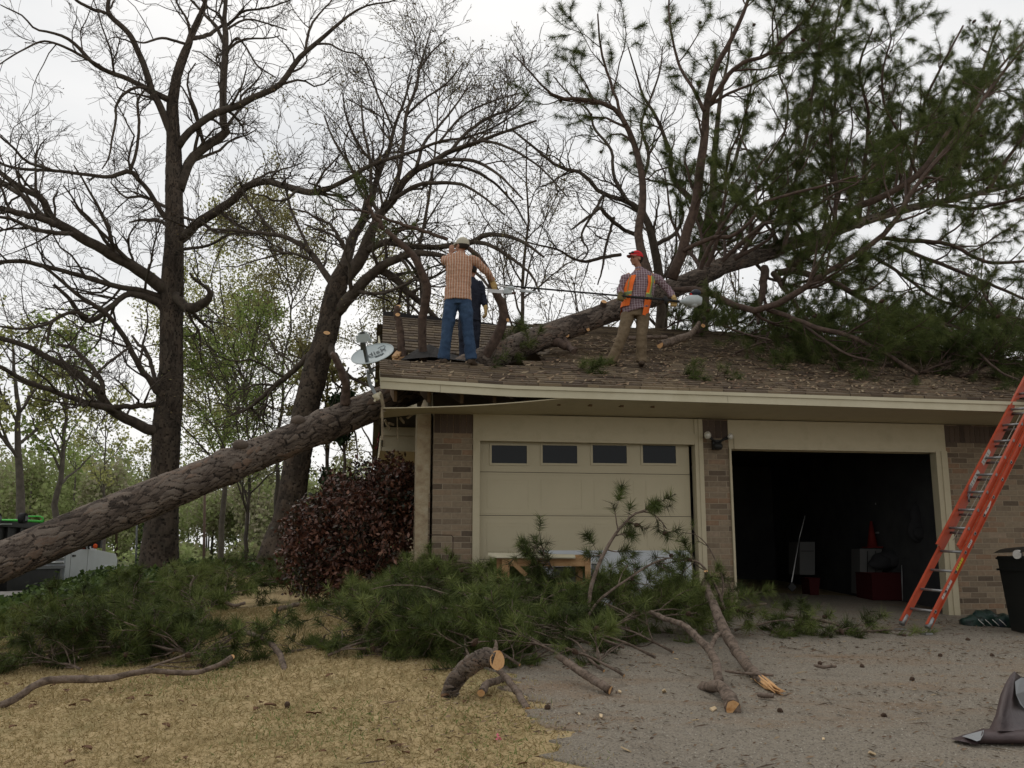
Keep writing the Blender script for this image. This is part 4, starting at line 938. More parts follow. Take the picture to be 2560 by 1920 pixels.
# ------------------------------------------------------------------ generic background trees
def tree(name, label, px, ybase, ytop, D, wpx, style, rng, group=None, crown_w=None, cat='tree', leafmat=None, lsize=(.1, .2), nleaf=1500, lean=0, bark=None, dens=.35):
    b = P(px, ybase, D); zg = float(G(b[0], b[1])); top = P(px + lean, ytop, D); h = top[2] - zg
    root = thing(name, label, cat, (b[0], b[1], zg), 0, group)
    r0 = wpx / FPX * D / 2; n = 20
    t = np.linspace(0, 1, n)[:, None]; base = np.array([b[0], b[1], zg - .2]); p = base * (1 - t) + top * t
    p[1:, :2] += np.cumsum(rng.normal(size=(n - 1, 2)) * h * .006, 0); R = r0 * (1 - .88 * t[:, 0])
    cw = crown_w or h * .3
    mb = MB(); mb.tube(p, R, 9)
    c1, d1 = grow(p[None], R[None], 1.6 * 12 / max(h, 6), dens, .98, cw * .6, cw * 1.1, (35, 70), .35, .14, 8, .6, rng, .02, .45, .05)
    mb.tubes(c1, d1, 5); mb.build('trunk', bark or M_oakl, root)
    c2, d2 = grow(c1, d1, 2.3, .15, 1, cw * .18, cw * .5, (30, 65), .2, .2, 6, .6, rng, .012, .3)
    c3, d3 = grow(c2, d2, 3.2, .15, 1, cw * .08, cw * .22, (30, 65), .15, .2, 4, .6, rng, .008, .3)
    mb = MB(); mb.tubes(c2, d2, 3); mb.tubes(c3, d3, 3); mb.build('twigs', bark or M_oakl, root)
    if leafmat:
        q, d = tips(c3, .2, 0, rng); q2, _ = tips(c2, .4, 1.0, rng); q = np.concatenate([q, q2])
        if len(q):
            q = q[rng.integers(0, len(q), nleaf)] + rng.normal(size=(nleaf, 3)) * cw * .035
            mb = MB(); leaves(mb, q, lsize, rng, aspect=.75); mb.build('leaves', leafmat, root)
    return root
M_lf_y = mat('spring_leaves', (.14, .17, .05), .7, leaf=0.45, tone=[(.24, .24, .08), (.36, .37, .13), (.48, .48, .20)])
M_lf_g = mat('fresh_leaves', (.1, .17, .04), .7, leaf=0.45, tone=[(.17, .24, .06), (.28, .37, .10), (.40, .46, .17)])
M_lf_t = mat('olive_leaves', (.14, .13, .05), .7, leaf=0.4, tone=[(.19, .165, .07), (.30, .27, .11), (.34, .35, .14)])
M_lf_d = mat('evergreen_leaves', (.03, .05, .02), .7, leaf=0.2, tone=[(.012, .024, .010), (.024, .045, .016), (.04, .07, .022)])
M_lf_r = mat('burgundy_leaves', (.15, .02, .025), .6, leaf=0.35, tone=[(.05, .008, .010), (.13, .018, .022), (.22, .035, .04)])
M_bg = mat('grey_bark', (.1, .085, .07), .95, cols=[(.07, .06, .05), (.13, .11, .09)], nscale=5)
r5 = np.random.default_rng(5)
tree('budding_tree', 'slim tree with yellow green buds and a pale trunk, leftmost of those behind the truck', 62, 1330, 820, 34, 30, 0, r5, 'trees beyond the street', 4.2, leafmat=M_lf_y, nleaf=2600, bark=M_bg, lsize=(.1, .19))
tree('budding_tree', 'slim tree leaning right with sparse green buds, between the leftmost tree and the big oak', 138, 1330, 900, 36, 22, 0, r5, 'trees beyond the street', 4.0, leafmat=M_lf_g, nleaf=2600, bark=M_bg, lean=45, lsize=(.1, .18))
tree('budding_tree', 'young tree in thin leaf close to the left side of the big oak', 270, 1350, 1010, 45, 10, 0, r5, 'trees beyond the street', 3.4, leafmat=M_lf_y, nleaf=1500, bark=M_bg)
tree('leafy_tree', 'tree in fresh green leaf seen just right of the big oak trunk', 560, 1400, 640, 32, 16, 0, r5, 'leafy trees behind the two oaks', 5.2, leafmat=M_lf_y, nleaf=15000, bark=M_bg, lsize=(.06, .12), dens=.3)
tree('leafy_tree', 'olive brown tree in young leaf filling the gap left of the leaning oak', 700, 1390, 620, 27, 14, 0, r5, 'leafy trees behind the two oaks', 4.6, leafmat=M_lf_t, nleaf=20000, bark=M_bg, lsize=(.045, .09), dens=.3)
tree('leafy_tree', 'low green tree with drooping branches under the leaning oak limb', 610, 1390, 900, 25, 12, 0, r5, 'leafy trees behind the two oaks', 3.4, leafmat=M_lf_g, nleaf=11000, bark=M_bg, lsize=(.045, .09), dens=.25)
tree('leafy_tree', 'olive tree in small leaf behind the standing pine limbs, right of the satellite dish', 960, 1390, 640, 30, 16, 0, r5, 'leafy trees behind the two oaks', 4.6, leafmat=M_lf_t, nleaf=14000, bark=M_bg, lsize=(.045, .09), dens=.3)
tree('evergreen_tree', 'dark evergreen between the leaning oak and the house corner', 862, 1400, 985, 19.5, 18, 0, r5, None, 1.5, leafmat=M_lf_d, nleaf=9000, lsize=(.05, .12), dens=.15)
tree('shade_tree', 'thin dark trunk beside the evergreen, left of the satellite dish foot', 812, 1400, 930, 22, 18, 0, r5, None, 2.5, leafmat=M_lf_t, nleaf=2500, lsize=(.06, .12), dens=.3)
tree('red_maple', 'burgundy leaved maple behind the house corner', 1015, 1400, 1115, 19.0, 10, 0, r5, None, 1.5, leafmat=M_lf_r, nleaf=6000, lsize=(.05, .1), dens=.25)
for k, (px, yt, D) in enumerate([(1460, 740, 34), (1640, 690, 36), (1700, 640, 40), (1850, 640, 33), (1960, 690, 36), (2120, 640, 38), (2300, 700, 36), (2480, 720, 34), (1240, 740, 42), (1350, 750, 38)]):
    labs = ['pale twiggy tree showing over the roof ridge between the two men', 'bare greyish tree behind the roof ridge, just right of the vest man', 'bare tree rising behind the thickest part of the leaning trunk', 'bare tree behind the middle of the fallen crown',
            'bare tree behind the fallen crown right of its middle', 'bare tree behind the low boughs on the right', 'bare tree at the gap of sky right of the fallen crown', 'bare tree at the right edge behind the boughs',
            'small pale tree over the ridge, right of the man in plaid', 'pale budding tree seen over the pine trunk between the men']
    tree('bare_tree', labs[k], px, 1300, yt, D, 12, 0, r5, 'bare trees behind the house', 4.2, leafmat=M_bud, nleaf=1300, bark=M_oakl, lsize=(.04, .09), dens=.35)
tree('bare_tree', 'tall fine twigged bare tree behind the two workers, left of the plaid man', 1060, 1390, 210, 29, 22, 0, r5, 'bare trees behind the house', 5.2, leafmat=M_bud, nleaf=5000, bark=M_oakl, lsize=(.035, .07), dens=.35)
tree('bare_tree', 'fine twigged tree filling the sky gap between the plaid man and the vest man', 1290, 1390, 330, 31, 20, 0, r5, 'bare trees behind the house', 5.0, leafmat=M_bud, nleaf=5000, bark=M_oakl, lsize=(.035, .07), dens=.35)
# far-off wood
def woods():
    mb = MB(); r = np.random.default_rng(9); pos = []; tn = []
    for _ in range(150):
        D = r.uniform(75, 150); px = r.uniform(-500, 1300); u = (px - 1280) / FPX; x = u * D; y = D
        if abs(px - 330) < 70 and D < 100: continue
        h = D * r.uniform(.07, .105) * (1.0 + .25 * (px < 250)); zg = float(G(x, y)); wd = h * r.uniform(.25, .4); t0 = r.uniform(0, 1); m = 1900
        q = r.normal(size=(m, 3)); q = unit(q) * r.uniform(.2, 1, (m, 1)) ** .5
        nb = r.integers(4, 8); cen = r.normal(size=(nb, 3)) * np.array([wd * .5, wd * .5, h * .18]); cen[:, 2] += h * .58
        w_ = cen[r.integers(0, nb, m)] + q * np.array([wd * .5, wd * .5, h * .26])
        w_[:, 2] = np.maximum(w_[:, 2], h * .05); pos.append(w_ + np.array([x, y, zg])); tn.append(np.clip(t0 * .8 + r.uniform(0, .3, m), 0, 1))
        mb.tube([(x, y, zg - .5), (x + r.normal() * .3, y, zg + h * .85)], [.16, .05], 5, mi=1)
    for _ in range(90):   # underbrush
        D = r.uniform(60, 95); px = r.uniform(-500, 1300); x = (px - 1280) / FPX * D; 
        if abs(px - 320) < 80: continue
        zg = float(G(x, D)); m = 900; q = unit(r.normal(size=(m, 3))) * r.uniform(.3, 1, (m, 1)); w_ = q * np.array([2.6, 1.5, 1.1]) + np.array([x, D, zg + .8]); w_[:, 2] = np.maximum(w_[:, 2], zg)
        pos.append(w_); tn.append(np.clip(r.uniform(.2, .7) + r.uniform(0, .3, m), 0, 1))
    leaves(mb, np.concatenate(pos), (.2, .45), r, tone=np.concatenate(tn), aspect=.8)
    m = mat('woodland', (.12, .15, .05), .9, leaf=0.3, tone=[(.10, .12, .07), (.23, .215, .12), (.26, .31, .12), (.32, .38, .15), (.34, .31, .21)])
    setp(mb.build('distant_woods', [m, M_bg]), kind='stuff')
woods()
# ------------------------------------------------------------------ lawn stuff
r6 = np.random.default_rng(33)
M_blade = mat('straw_blades', (.3, .24, .13), .9, leaf=0.3, tone=[(.19, .14, .06), (.35, .27, .135), (.47, .38, .21), (.30, .25, .12)])
M_green = mat('green_blades', (.1, .14, .04), .9, leaf=0.3, tone=[(.08, .13, .03), (.14, .20, .055), (.22, .26, .09)])
def blades(mb, n, x0, x1, y0, y1, hl, r, w=.006, cond=None, flat=1.3):
    y = y0 + (y1 - y0) * r.uniform(0, 1, n) ** 1.3; x = r.uniform(x0, x1, n)
    k = np.abs(x / y) < .66
    if cond is not None: k &= cond(x, y)
    x, y = x[k], y[k]; n = len(x); z = G(x, y)
    d = r.normal(size=(n, 3)) * flat; d[:, 2] = np.abs(r.normal(size=n)) * .8 + .25; d = unit(d)
    ln = r.uniform(hl[0], hl[1], n)[:, None]; p = np.stack([x, y, z - .002], 1); sd_ = unit(np.cross(d, r.normal(size=(n, 3)))) * (w / 2) * (.6 + y[:, None] / 8)
    V = np.stack([p - sd_, p + sd_, p + d * ln], 1).reshape(-1, 3); mb.add(V, np.arange(n * 3).reshape(-1, 3), r.uniform(0, 1, n))
edge = lambda x, y: x < bound(y) + .12 * np.sin(y * 9) + .15 * r6.normal(size=len(x))
mb = MB(); blades(mb, 150000, -6.5, 1.2, 4.6, 13.5, (.02, .065), r6, .006, edge)
setp(mb.build('dry_grass', M_blade), kind='stuff')
mb = MB(); patch = lambda x, y: edge(x, y) & ((np.sin(x * 2.1 + 1) * np.sin(y * 1.7) + r6.normal(size=len(x)) * .25 > .55) | ((x > bound(y) - .75) & (y < 7.2) & (r6.random(len(x)) < .6)))
blades(mb, 34000, -6.5, 1.2, 4.6, 10, (.02, .06), r6, .006, patch); setp(mb.build('green_grass', M_green), kind='stuff')
# ivy ground cover on the bank and in the yard behind
def cover():
    mb = MB(); n = 52000; y = r6.uniform(12.2, 27, n); xc = np.interp(y, _cy, _cx); x = r6.uniform(-3.5, 5.2, n) + xc
    k = (x < -3.2) & ((x < xc + 2.6 + .4 * np.sin(y * 2)) | (y > 17)) & ~((np.hypot((x + 5.2) / 1.6, (y - 18.5) / 1.2) < 1)); x, y = x[k], y[k]
    z = G(x, y) + np.abs(r6.normal(size=len(x))) * .10 * (.6 + .5 * np.sin(x * 3) * np.sin(y * 2.3)); leaves(mb, np.stack([x, y, z], 1), (.06, .13), r6, aspect=.9, flat=.3)
    setp(mb.build('ivy_ground_cover', M_ivy), kind='stuff')
cover()
# fallen needles, bark crumbs on drive, lawn edge and roof
M_litter = mat('needle_litter', (.14, .08, .04), .95, tone=[(.06, .042, .03), (.13, .08, .05), (.21, .145, .09), (.28, .22, .14)])
def litter():
    mb = MB(); n = 9000; y = 5 + 9 * r6.uniform(0, 1, n) ** 1.2; x = r6.uniform(-1, 8.5, n); k = (np.abs(x / y) < .62) & (y < 12.2 + .15 * (x + 1)); x, y = x[k], y[k]; n = len(x)
    w = .35 + .65 * ((np.sin(x * 1.3 + y * 2.2) + np.sin(y * 3.1 - x)) > .2); kk = r6.random(n) < w * np.clip(1.25 - .1 * np.abs(x - 3), .4, 1); x, y = x[kk], y[kk]; n = len(x)
    a = r6.uniform(0, math.pi, n); ln = r6.uniform(.008, .034, n) * (1 + 2.2 * (r6.random(n) < .08)); wd = r6.uniform(.002, .008, n)
    c = np.stack([x, y, G(x, y) + .019], 1); d = np.stack([np.cos(a), np.sin(a), r6.uniform(-.05, .15, n)], 1) * ln[:, None]; s_ = np.stack([-np.sin(a), np.cos(a), r6.uniform(0, .4, n)], 1) * wd[:, None]
    V = np.stack([c - d, c + s_, c + d, c - s_], 1).reshape(-1, 3); V[:, 2] += np.tile([0, .006, .003, 0], n)
    mb.add(V, np.arange(n * 4).reshape(-1, 4), r6.uniform(0, 1, n)); setp(mb.build('needle_litter', M_litter), kind='stuff')
    mb = MB(); n = 5500; s = r6.uniform(sL, 10, n); d_ = r6.uniform(-.95, 6, n); k = np.array([not inhole(a_, b_) for a_, b_ in zip(s, d_)]) & (r6.random(n) < np.clip(.25 + s * .12, 0, 1)); s, d_ = s[k], d_[k]; n = len(s)
    a = r6.uniform(0, math.pi, n); ln = r6.uniform(.02, .08, n); wd = r6.uniform(.005, .02, n); z = zr(s, d_) + .03
    q = np.array([OX, OY])[None] + s[:, None] * e1 + d_[:, None] * e2; c = np.stack([q[:, 0], q[:, 1], z], 1)
    dd = np.cos(a)[:, None] * np.array([*e1, 0]) + np.sin(a)[:, None] * np.array([*(e2 * .95), .32]); sdd = -np.sin(a)[:, None] * np.array([*e1, 0]) + np.cos(a)[:, None] * np.array([*(e2 * .95), .32])
    V = np.stack([c - dd * ln[:, None], c + sdd * wd[:, None], c + dd * ln[:, None], c - sdd * wd[:, None]], 1).reshape(-1, 3)
    V[:, 2] += np.tile([0, .012, .02, 0], n)
    mb.add(V, np.arange(n * 4).reshape(-1, 4), r6.uniform(0, 1, n)); setp(mb.build('roof_litter', M_litter), kind='stuff')
litter()
# pebbles
mb = MB(); n = 30000; y = 4.9 + 6.5 * r6.uniform(0, 1, n) ** 1.7; x = r6.uniform(0, 6.5, n); k = (np.abs(x / y) < .6) & (x > bound(y)); x, y = x[k], y[k]; n = len(x)
c = np.stack([x, y, G(x, y) + .012], 1); s_ = r6.uniform(.003, .009, n)[:, None, None]
oct_ = np.array([[1, 0, 0], [-.3, .9, 0], [-.7, -.7, 0], [.1, 0, .8]]); a = r6.uniform(0, 6.28, n); ca, sa_ = np.cos(a), np.sin(a)
Rm = np.stack([np.stack([ca, -sa_, 0 * a], 1), np.stack([sa_, ca, 0 * a], 1), np.stack([0 * a, 0 * a, 0 * a + 1], 1)], 1)
V = (c[:, None] + np.einsum('nij,kj->nki', Rm, oct_) * s_).reshape(-1, 3); b = np.arange(n)[:, None] * 4
mb.add(V, np.concatenate([b + np.array([[0, 1, 3]]), b + np.array([[1, 2, 3]]), b + np.array([[2, 0, 3]])]), np.tile(r6.uniform(0, 1, n), 3))
setp(mb.build('gravel', mat('pebbles', (.2, .18, .15), .9, tone=[(.10, .088, .072), (.19, .168, .14), (.29, .262, .22), (.40, .37, .31)])), kind='stuff')

# ------------------------------------------------------------------ cut boughs in the two heaps
M_needle_b = mat('bough_needles', (.06, .09, .04), .6, leaf=0.2, tone=[(.05, .036, .014), (.030, .042, .012), (.070, .094, .024), (.125, .155, .040), (.22, .25, .085)], spec=.2)
M_log = mat('log_bark', (.1, .075, .06), .95, cols=[(.045, .033, .025), (.10, .074, .056), (.18, .135, .105), (.13, .11, .095)], nscale=16, bump=.012, bscale=38, detail=8)
GB = 'cut pine boughs heaped in front of the garage'
def bough(label, start, ang, length, lift, rng, r0=.014, ntuft=1.0, group=GB, arch=.35, cutface=True, pts=None, radii=None, dens=(10, 7), l1=(.3, .8), tuft=36, needles=(.08, .16), sprig=.05, t0=.03, cone_p=.12, name='pine_bough', nm=None, twigl=(.15, .42), squash=.58):
    if pts is None:
        n = 14; t = np.linspace(0, 1, n); d = np.array([math.cos(ang), math.sin(ang)])
        q = np.zeros((n, 3)); w = np.cumsum(rng.normal(size=n) * .06)
        perp = np.array([-d[1], d[0]]); q[:, :2] = np.array(start[:2]) + d * (t * length)[:, None] + perp * (w * length * .25)[:, None]
        q[:, 2] = G(q[:, 0], q[:, 1]) + r0 + lift * .9 + arch * .72 * np.sin(t * math.pi * .8)
        pts = q; radii = r0 * (1 - .8 * t)
    pts = np.asarray(pts); radii = np.asarray(radii)
    root = thing(name, label, 'branch', pts[0], 0, group)
    mb = MB(); mb.tube(pts, radii, 8); 
    a1, b1 = grow(pts[None], radii[None], dens[0], t0, 1, *l1, (30, 60), sprig, .14, 7, .6, rng, .005, .35, .02)
    a2, b2 = grow(a1, b1, dens[1], .2, 1, *twigl, (25, 55), .15, .16, 5, .7, rng, .0035, .2)
    for a in (a1, a2):
        if len(a):
            g_z = G(a[..., 0], a[..., 1]); hz = a[..., 2] - g_z
            if arch < 9: hz = np.where(hz > .25, .25 + (hz - .25) * squash, hz)
            a[..., 2] = g_z + np.maximum(hz, .02)
    mb.tubes(a1, b1, 5); mb.tubes(a2, b2, 4); mb.build('stem', M_log, root)
    if cutface:
        d = unit(pts[0] - pts[1]); mb = MB(); mb.disc(pts[0] + d * .002, d, radii[0] * .93, 12, jag=.04); mb.build('cut_face', M_cut, root)
    if ntuft:
        mb = MB(); tb = rng.uniform(.25, .95)
        for a, dn in ((a1, 4.2), (a2, 7.5)):
            if not len(a): continue
            p, d = tips(a, .5, dn * ntuft, rng); tufts(mb, p, d, tuft, needles, .95, .0058, rng, droop=.05, shaft=.04, ang=.8, tone=np.clip(tb + rng.normal(size=len(p)) * .22, .02, 1))
        mb.build('needles', nm or M_needle_b, root)
        if cone_p and len(a1):
            p, d = tips(a1, .5, 0, rng); k = rng.random(len(p)) < cone_p
            if k.any():
                for c in p[k][:4]: mc = MB(); cones(mc, [c], rng, .026); mc.build('cone', M_cone, root)
    return root
lb_mid = iter(['front bough of the middle heap with its tips on the gravel', 'bough at the left end of the middle heap beside the reddish bush', 'bough against the brick pillar at the left of the closed door',
 'bright green bough in front of the wooden stand', 'bough spreading left from under the crooked log', 'bough in the heart of the middle heap', 'bough lying behind the short cut branch', 'bough trailing right under the long splintered branch',
 'bough leaning on the foot of the closed door', 'bough filling the gap right of the wooden stand', 'bough at the back of the heap below the white board', 'low bough between crooked log and forked branch',
 'bough behind the forked branch', 'dark bough under the brick pier between the doors', 'sparse bough left of the crooked log, tips on the dry grass', 'bough over the top of the crooked log',
 'lowest bough tips between the stout and the forked branch', 'bough showing under the bend of the forked branch', 'bough at the back beneath the upright sprays', 'bough right behind the fork of the forked branch', 'bough under the slanting bough hung with cones', 'green bough just above the crooked log to its left', 'bough under the left end of the wooden stand', 'bough directly behind the straight stout branch', 'front tips hanging over the gravel left of the forked branch', 'bough reaching the lawn edge at the left of the middle heap',
 'bough under the arching tall bough', 'bough in the shadow of the forked branch', 'bough whose tips cover the splintered stout branch butt', 'little bough right behind the pale slanting cut', 'leftmost low bough touching the reddish bush'])
def B(label, px, py, ang, ln, lift, arch=.3, **k):
    p = gpt(px, py); return bough(label, p, math.radians(ang), ln, lift, r6, arch=arch, **k)
md = [(1420, 1690, 150, 1.7, .12, .3), (860, 1560, 40, 1.5, .1, .35), (1010, 1530, 10, 1.5, .25, .4), (1260, 1600, 165, 1.8, .2, .42), (1200, 1650, 155, 1.5, .05, .3), (1150, 1560, 20, 1.8, .2, .42), (1480, 1640, 160, 1.5, .12, .25), (1780, 1600, 170, 1.6, .08, .2),
      (1330, 1530, 175, 1.5, .35, .35), (1560, 1560, 175, 1.5, .25, .25), (1400, 1560, 20, 1.4, .3, .25), (1560, 1650, 175, 1.3, .1, .25), (1700, 1580, 165, 1.4, .2, .25), (1880, 1560, 160, 1.3, .1, .28), (1130, 1640, 165, 1.3, .02, .22), (1100, 1600, 5, 1.4, .2, .35)]
md += [(1560, 1700, 150, 1.1, .02, .25), (1640, 1660, 170, 1.2, .05, .28), (1600, 1580, 10, 1.1, .2, .3), (1680, 1640, 140, 1.1, .02, .22), (1500, 1620, 20, 1.2, .15, .3), (1060, 1600, 20, 1.4, .12, .35), (1220, 1560, 170, 1.5, .3, .3), (1340, 1640, 170, 1.4, .15, .35), (1500, 1690, 120, 1.2, .02, .25), (950, 1620, 20, 1.3, .05, .28), (1620, 1610, 150, 1.2, .2, .3), (1460, 1590, 0, 1.3, .15, .3), (1300, 1680, 150, 1.2, .05, .28), (1180, 1690, 100, 1.1, .05, .25), (900, 1580, 350, 1.3, .05, .3)]
for a in md: B(next(lb_mid), a[0], a[1], a[2], a[3], a[4], a[5])
GL = 'cut pine boughs heaped on the lawn at the left'
lb_left = iter(['bough at the far left edge of the lawn heap', 'bough low at the left edge under the long bare branch', 'bough at the crest of the left heap below the truck', 'tall bough in the middle of the left heap, pine cones on top',
 'bough at the back of the left heap near the oak foot', 'bough at the front of the left heap', 'bough left of the dry grass gap', 'bough reaching right towards the reddish bush', 'bough behind the left heap beside the fallen trunk shade',
 'bough in the lower middle of the left heap', 'small bough at the right end of the left heap', 'bough with its butt toward the curved grey branch', 'bough at the top right of the left heap', 'thin bough between the two heaps', 'bough above the far left edge, under the fallen trunk', 'dense bough left of the cone hung middle one', 'highest bough of the left heap, right of its middle', 'bough over the bend of the long dark branch', 'front bough resting against the long dark branch', 'bough in front of the ivy, right of the left heap crest', 'lowest bough at the left edge'])
lf = [(40, 1650, 20, 1.5, .0, .12), (200, 1680, 160, 1.4, .0, .12), (330, 1580, 165, 1.4, .0, .18), (470, 1600, 110, 1.6, .25, .5), (480, 1530, 30, 1.6, .1, .35), (430, 1650, 170, 1.8, .05, .3), (250, 1630, 150, 1.3, .0, .15),
      (500, 1570, 165, 1.5, .05, .3), (640, 1470, 170, 1.3, .12, .3), (540, 1650, 170, 1.6, .02, .2), (500, 1500, 20, 1.3, .2, .5), (560, 1600, 175, 1.5, .1, .35), (560, 1540, 120, 1.2, .2, .4), (820, 1650, 20, .9, .02, .15)]
lf += [(110, 1650, 10, 1.3, .0, .15), (400, 1590, 175, 1.5, .2, .4), (520, 1560, 160, 1.5, .2, .45), (170, 1660, 0, 1.4, .0, .15), (350, 1680, 10, 1.3, .0, .2), (600, 1470, 160, 1.2, .1, .45), (20, 1680, 10, 1.2, .0, .2)]
for a in lf: B(next(lb_left), a[0], a[1], a[2], a[3], a[4], a[5], group=GL, cone_p=.2)
# boughs at the garage threshold
GR = 'small boughs trailing over the drive'
B('low bough on the threshold of the open bay', 1930, 1590, 5, 1.0, .0, .1, group=GR, sprig=-.1, l1=(.2, .45))
B('bough with bare crooked twigs at the foot of the brick pier', 1840, 1590, 15, 1.1, .05, .15, group=GR, sprig=-.05, l1=(.2, .5))
B('thin dark bough lying before the open bay, nearest the ladder', 2130, 1585, 10, .8, .0, .06, group=GR, ntuft=.5, l1=(.2, .4))
# upright sprays
def ptsof(fr, pts, D0, D1, bow=0, n=22): return limb(fr, pts, D0, D1, n, .1, bow, r6)
p, r = ptsof(F5, [(845, 870, 26), (865, 720, 28), (880, 600, 28), (930, 450, 26), (1000, 310, 24), (1090, 180, 19), (1190, 90, 15), (1280, 85, 12), (1350, 130, 10), (1400, 200, 7)], 9.7, 10.2)
bough('tall arching bough standing up in front of the closed door, its tip hooking right', p[0], 0, 0, 0, r6, pts=p, radii=r, t0=.4, dens=(7, 4), l1=(.2, .55), tuft=30, needles=(.09, .15), squash=1.0, group=None, cone_p=.35, cutface=False, sprig=-.25, ntuft=2.4)
p, r = ptsof(F5, [(860, 800, 20), (930, 700, 18), (1000, 640, 18), (1130, 550, 16), (1280, 450, 14), (1420, 400, 10), (1500, 430, 7)], 9.6, 10.3)
bough('bough slanting up to the right across the white board, hung with cones', p[0], 0, 0, 0, r6, pts=p, radii=r, t0=.3, dens=(7, 4), l1=(.2, .5), tuft=30, needles=(.09, .15), squash=1.0, group=None, cone_p=.5, cutface=False, ntuft=2.2)
p, r = ptsof(F5, [(1800, 760, 22), (1760, 640, 20), (1700, 520, 18), (1620, 430, 14), (1540, 420, 10), (1450, 410, 7)], 10.2, 10.4)
bough('spray of needles reaching left over the foot of the brick pier', p[0], 0, 0, 0, r6, pts=p, radii=r, t0=.15, dens=(6, 3.6), l1=(.2, .45), tuft=30, needles=(.09, .15), squash=1.0, group=None, cone_p=.3, cutface=False, ntuft=2.4)
p, r = ptsof(F5, [(1780, 700, 14), (1790, 560, 12), (1740, 420, 10), (1680, 310, 8), (1600, 240, 6), (1510, 225, 5)], 10.4, 10.5)
bough('thin drooping twig arching in front of the brick pier', p[0], 0, 0, 0, r6, pts=p, radii=r, t0=.2, dens=(4, 2), l1=(.1, .3), tuft=14, needles=(.07, .12), squash=1.0, group=None, cone_p=.2, cutface=False, ntuft=1.0)
p, r = ptsof(F5, [(620, 480, 10), (560, 400, 9), (545, 330, 8), (520, 300, 7), (480, 320, 5)], 10.9, 10.8)
bough('little tuft of needles and a bent twig lying on top of the wooden stand', p[0], 0, 0, 0, r6, pts=p, radii=r, t0=.0, dens=(45, 8), l1=(.12, .28), tuft=34, needles=(.08, .14), squash=1.0, group=None, cone_p=0, cutface=False, sprig=-.1, ntuft=1.2)
# bare cut logs and limbs
def log(name, label, segs, cuts, group=None, cat='branch', sides=14, rough=.18, matl=None):
    root = thing(name, label, cat, segs[0][0][0], 0, group)
    mb = MB()
    for p, r in segs:
        n = len(p); v, f = tube_arr(p[None], r[None], sides); cen = np.repeat(p, sides, 0); rad_ = np.repeat(r, sides)
        v = cen + (v - cen) * (1 + rough * r6.normal(size=(len(v), 1)) * .5); mb.add(v, f, .5, 0, True)
        for k in (0, n - 1): mb.f.append(((np.arange(sides) + k * sides)[None] + mb.n - len(v), np.array([.5]), 0, False))
    mb.build('bark', matl or M_log, root); mb = MB()
    for c, nr, r in cuts: nr = unit(np.array(nr, float)); mb.disc(np.array(c) + nr * .004, nr, r, 16, jag=.06)
    if cuts: mb.build('cut_face', M_cut, root)
    return root
p, r = ptsof(F3, [(1938, 1472, 58), (1948, 1430, 64), (1975, 1375, 68), (2015, 1330, 72), (2060, 1298, 72), (2105, 1284, 72), (2140, 1296, 70)], 7.25, 7.1)
q, w = ptsof(F5, [(205, 1080, 30), (215, 1040, 34), (222, 1000, 22), (218, 970, 10)], 7.5, 7.6)
rt = log('crooked_log', 'thick crooked log with a pale slanting cut, at the edge of lawn and drive', [(q, w)], [(p[-1] + np.array([.012, -.016, 0]), (.6, -.75, .1), r[-1] * 1.12)], cat='log')
mb = MB(); pc = catmull(np.column_stack([p, r]), 90); bark_tube(mb, pc[:, :3], pc[:, 3] * .96, 48, 9, .06, .012, 4)
for k in (0, 89): mb.f.append(((np.arange(48) + k * 48)[None] + mb.n - 90 * 48, np.array([.1]), 0, False))
mb.build('trunk_bark', M_pbark, rt)
p, r = ptsof(F5, [(235, 1165, 40), (290, 1230, 44), (340, 1290, 44), (385, 1350, 46), (415, 1410, 48), (440, 1450, 50)], 7.5, 6.95)
log('cut_branch', 'grey cut branch pointing at the camera just right of the crooked log', [(p, r)], [(p[-1], (.1, -.8, -.5), r[-1])], 'bare cut branches on the drive')
p, r = ptsof(F5, [(290, 1230, 40), (220, 1250, 48), (160, 1275, 50), (118, 1335, 52)], 7.7, 7.2)
log('cut_branch', 'short stub with a red brown end tucked under the crooked log', [(p, r)], [(p[-1], (-.2, -.9, -.3), r[-1])], 'bare cut branches on the drive')
p, r = ptsof(F5, [(640, 1080, 30), (700, 1110, 46), (770, 1165, 50), (850, 1215, 52), (930, 1265, 54), (1010, 1312, 56)], 8.0, 7.4)
log('cut_branch', 'straight stout branch in the middle with a splintered orange end pointing right', [(p, r)], [(p[-1], (.8, -.5, -.3), r[-1] * 1.0)], 'bare cut branches on the drive')
p, r = ptsof(F5, [(1290, 775, 28), (1400, 825, 34), (1490, 850, 38), (1560, 900, 44), (1640, 975, 48), (1700, 1040, 52), (1745, 1130, 56), (1755, 1220, 58), (1760, 1270, 62)], 9.4, 7.6, n=30)
q, w = ptsof(F5, [(1640, 1300, 60), (1700, 1290, 70), (1770, 1290, 78), (1820, 1340, 84), (1850, 1400, 94), (1862, 1440, 104)], 7.7, 6.9)
log('cut_branch', 'long forked branch whose round sawn end faces the camera on the gravel', [(p, r), (q, w)], [(q[-1], (.1, -.9, -.15), w[-1] * .97), (q[0], (-.9, -.3, 0), w[0] * .8)], 'bare cut branches on the drive')
p, r = ptsof(F5, [(1665, 560, 46), (1690, 640, 54), (1725, 720, 60), (1750, 790, 64), (1800, 900, 68), (1860, 1010, 70), (1910, 1080, 70), (1970, 1160, 70), (2050, 1240, 70), (2110, 1290, 60)], 10.2, 7.7, n=30)
q, w = ptsof(F5, [(1690, 600, 30), (1675, 540, 28), (1672, 495, 26)], 10.2, 10.15)
rt = log('cut_branch', 'longest bare branch slanting from the brick pier down to a torn yellow end', [(p, r), (q, w)], [(q[-1], (-.1, -.7, .7), w[-1])], 'bare cut branches on the drive')
mb = MB(); c = p[-1]
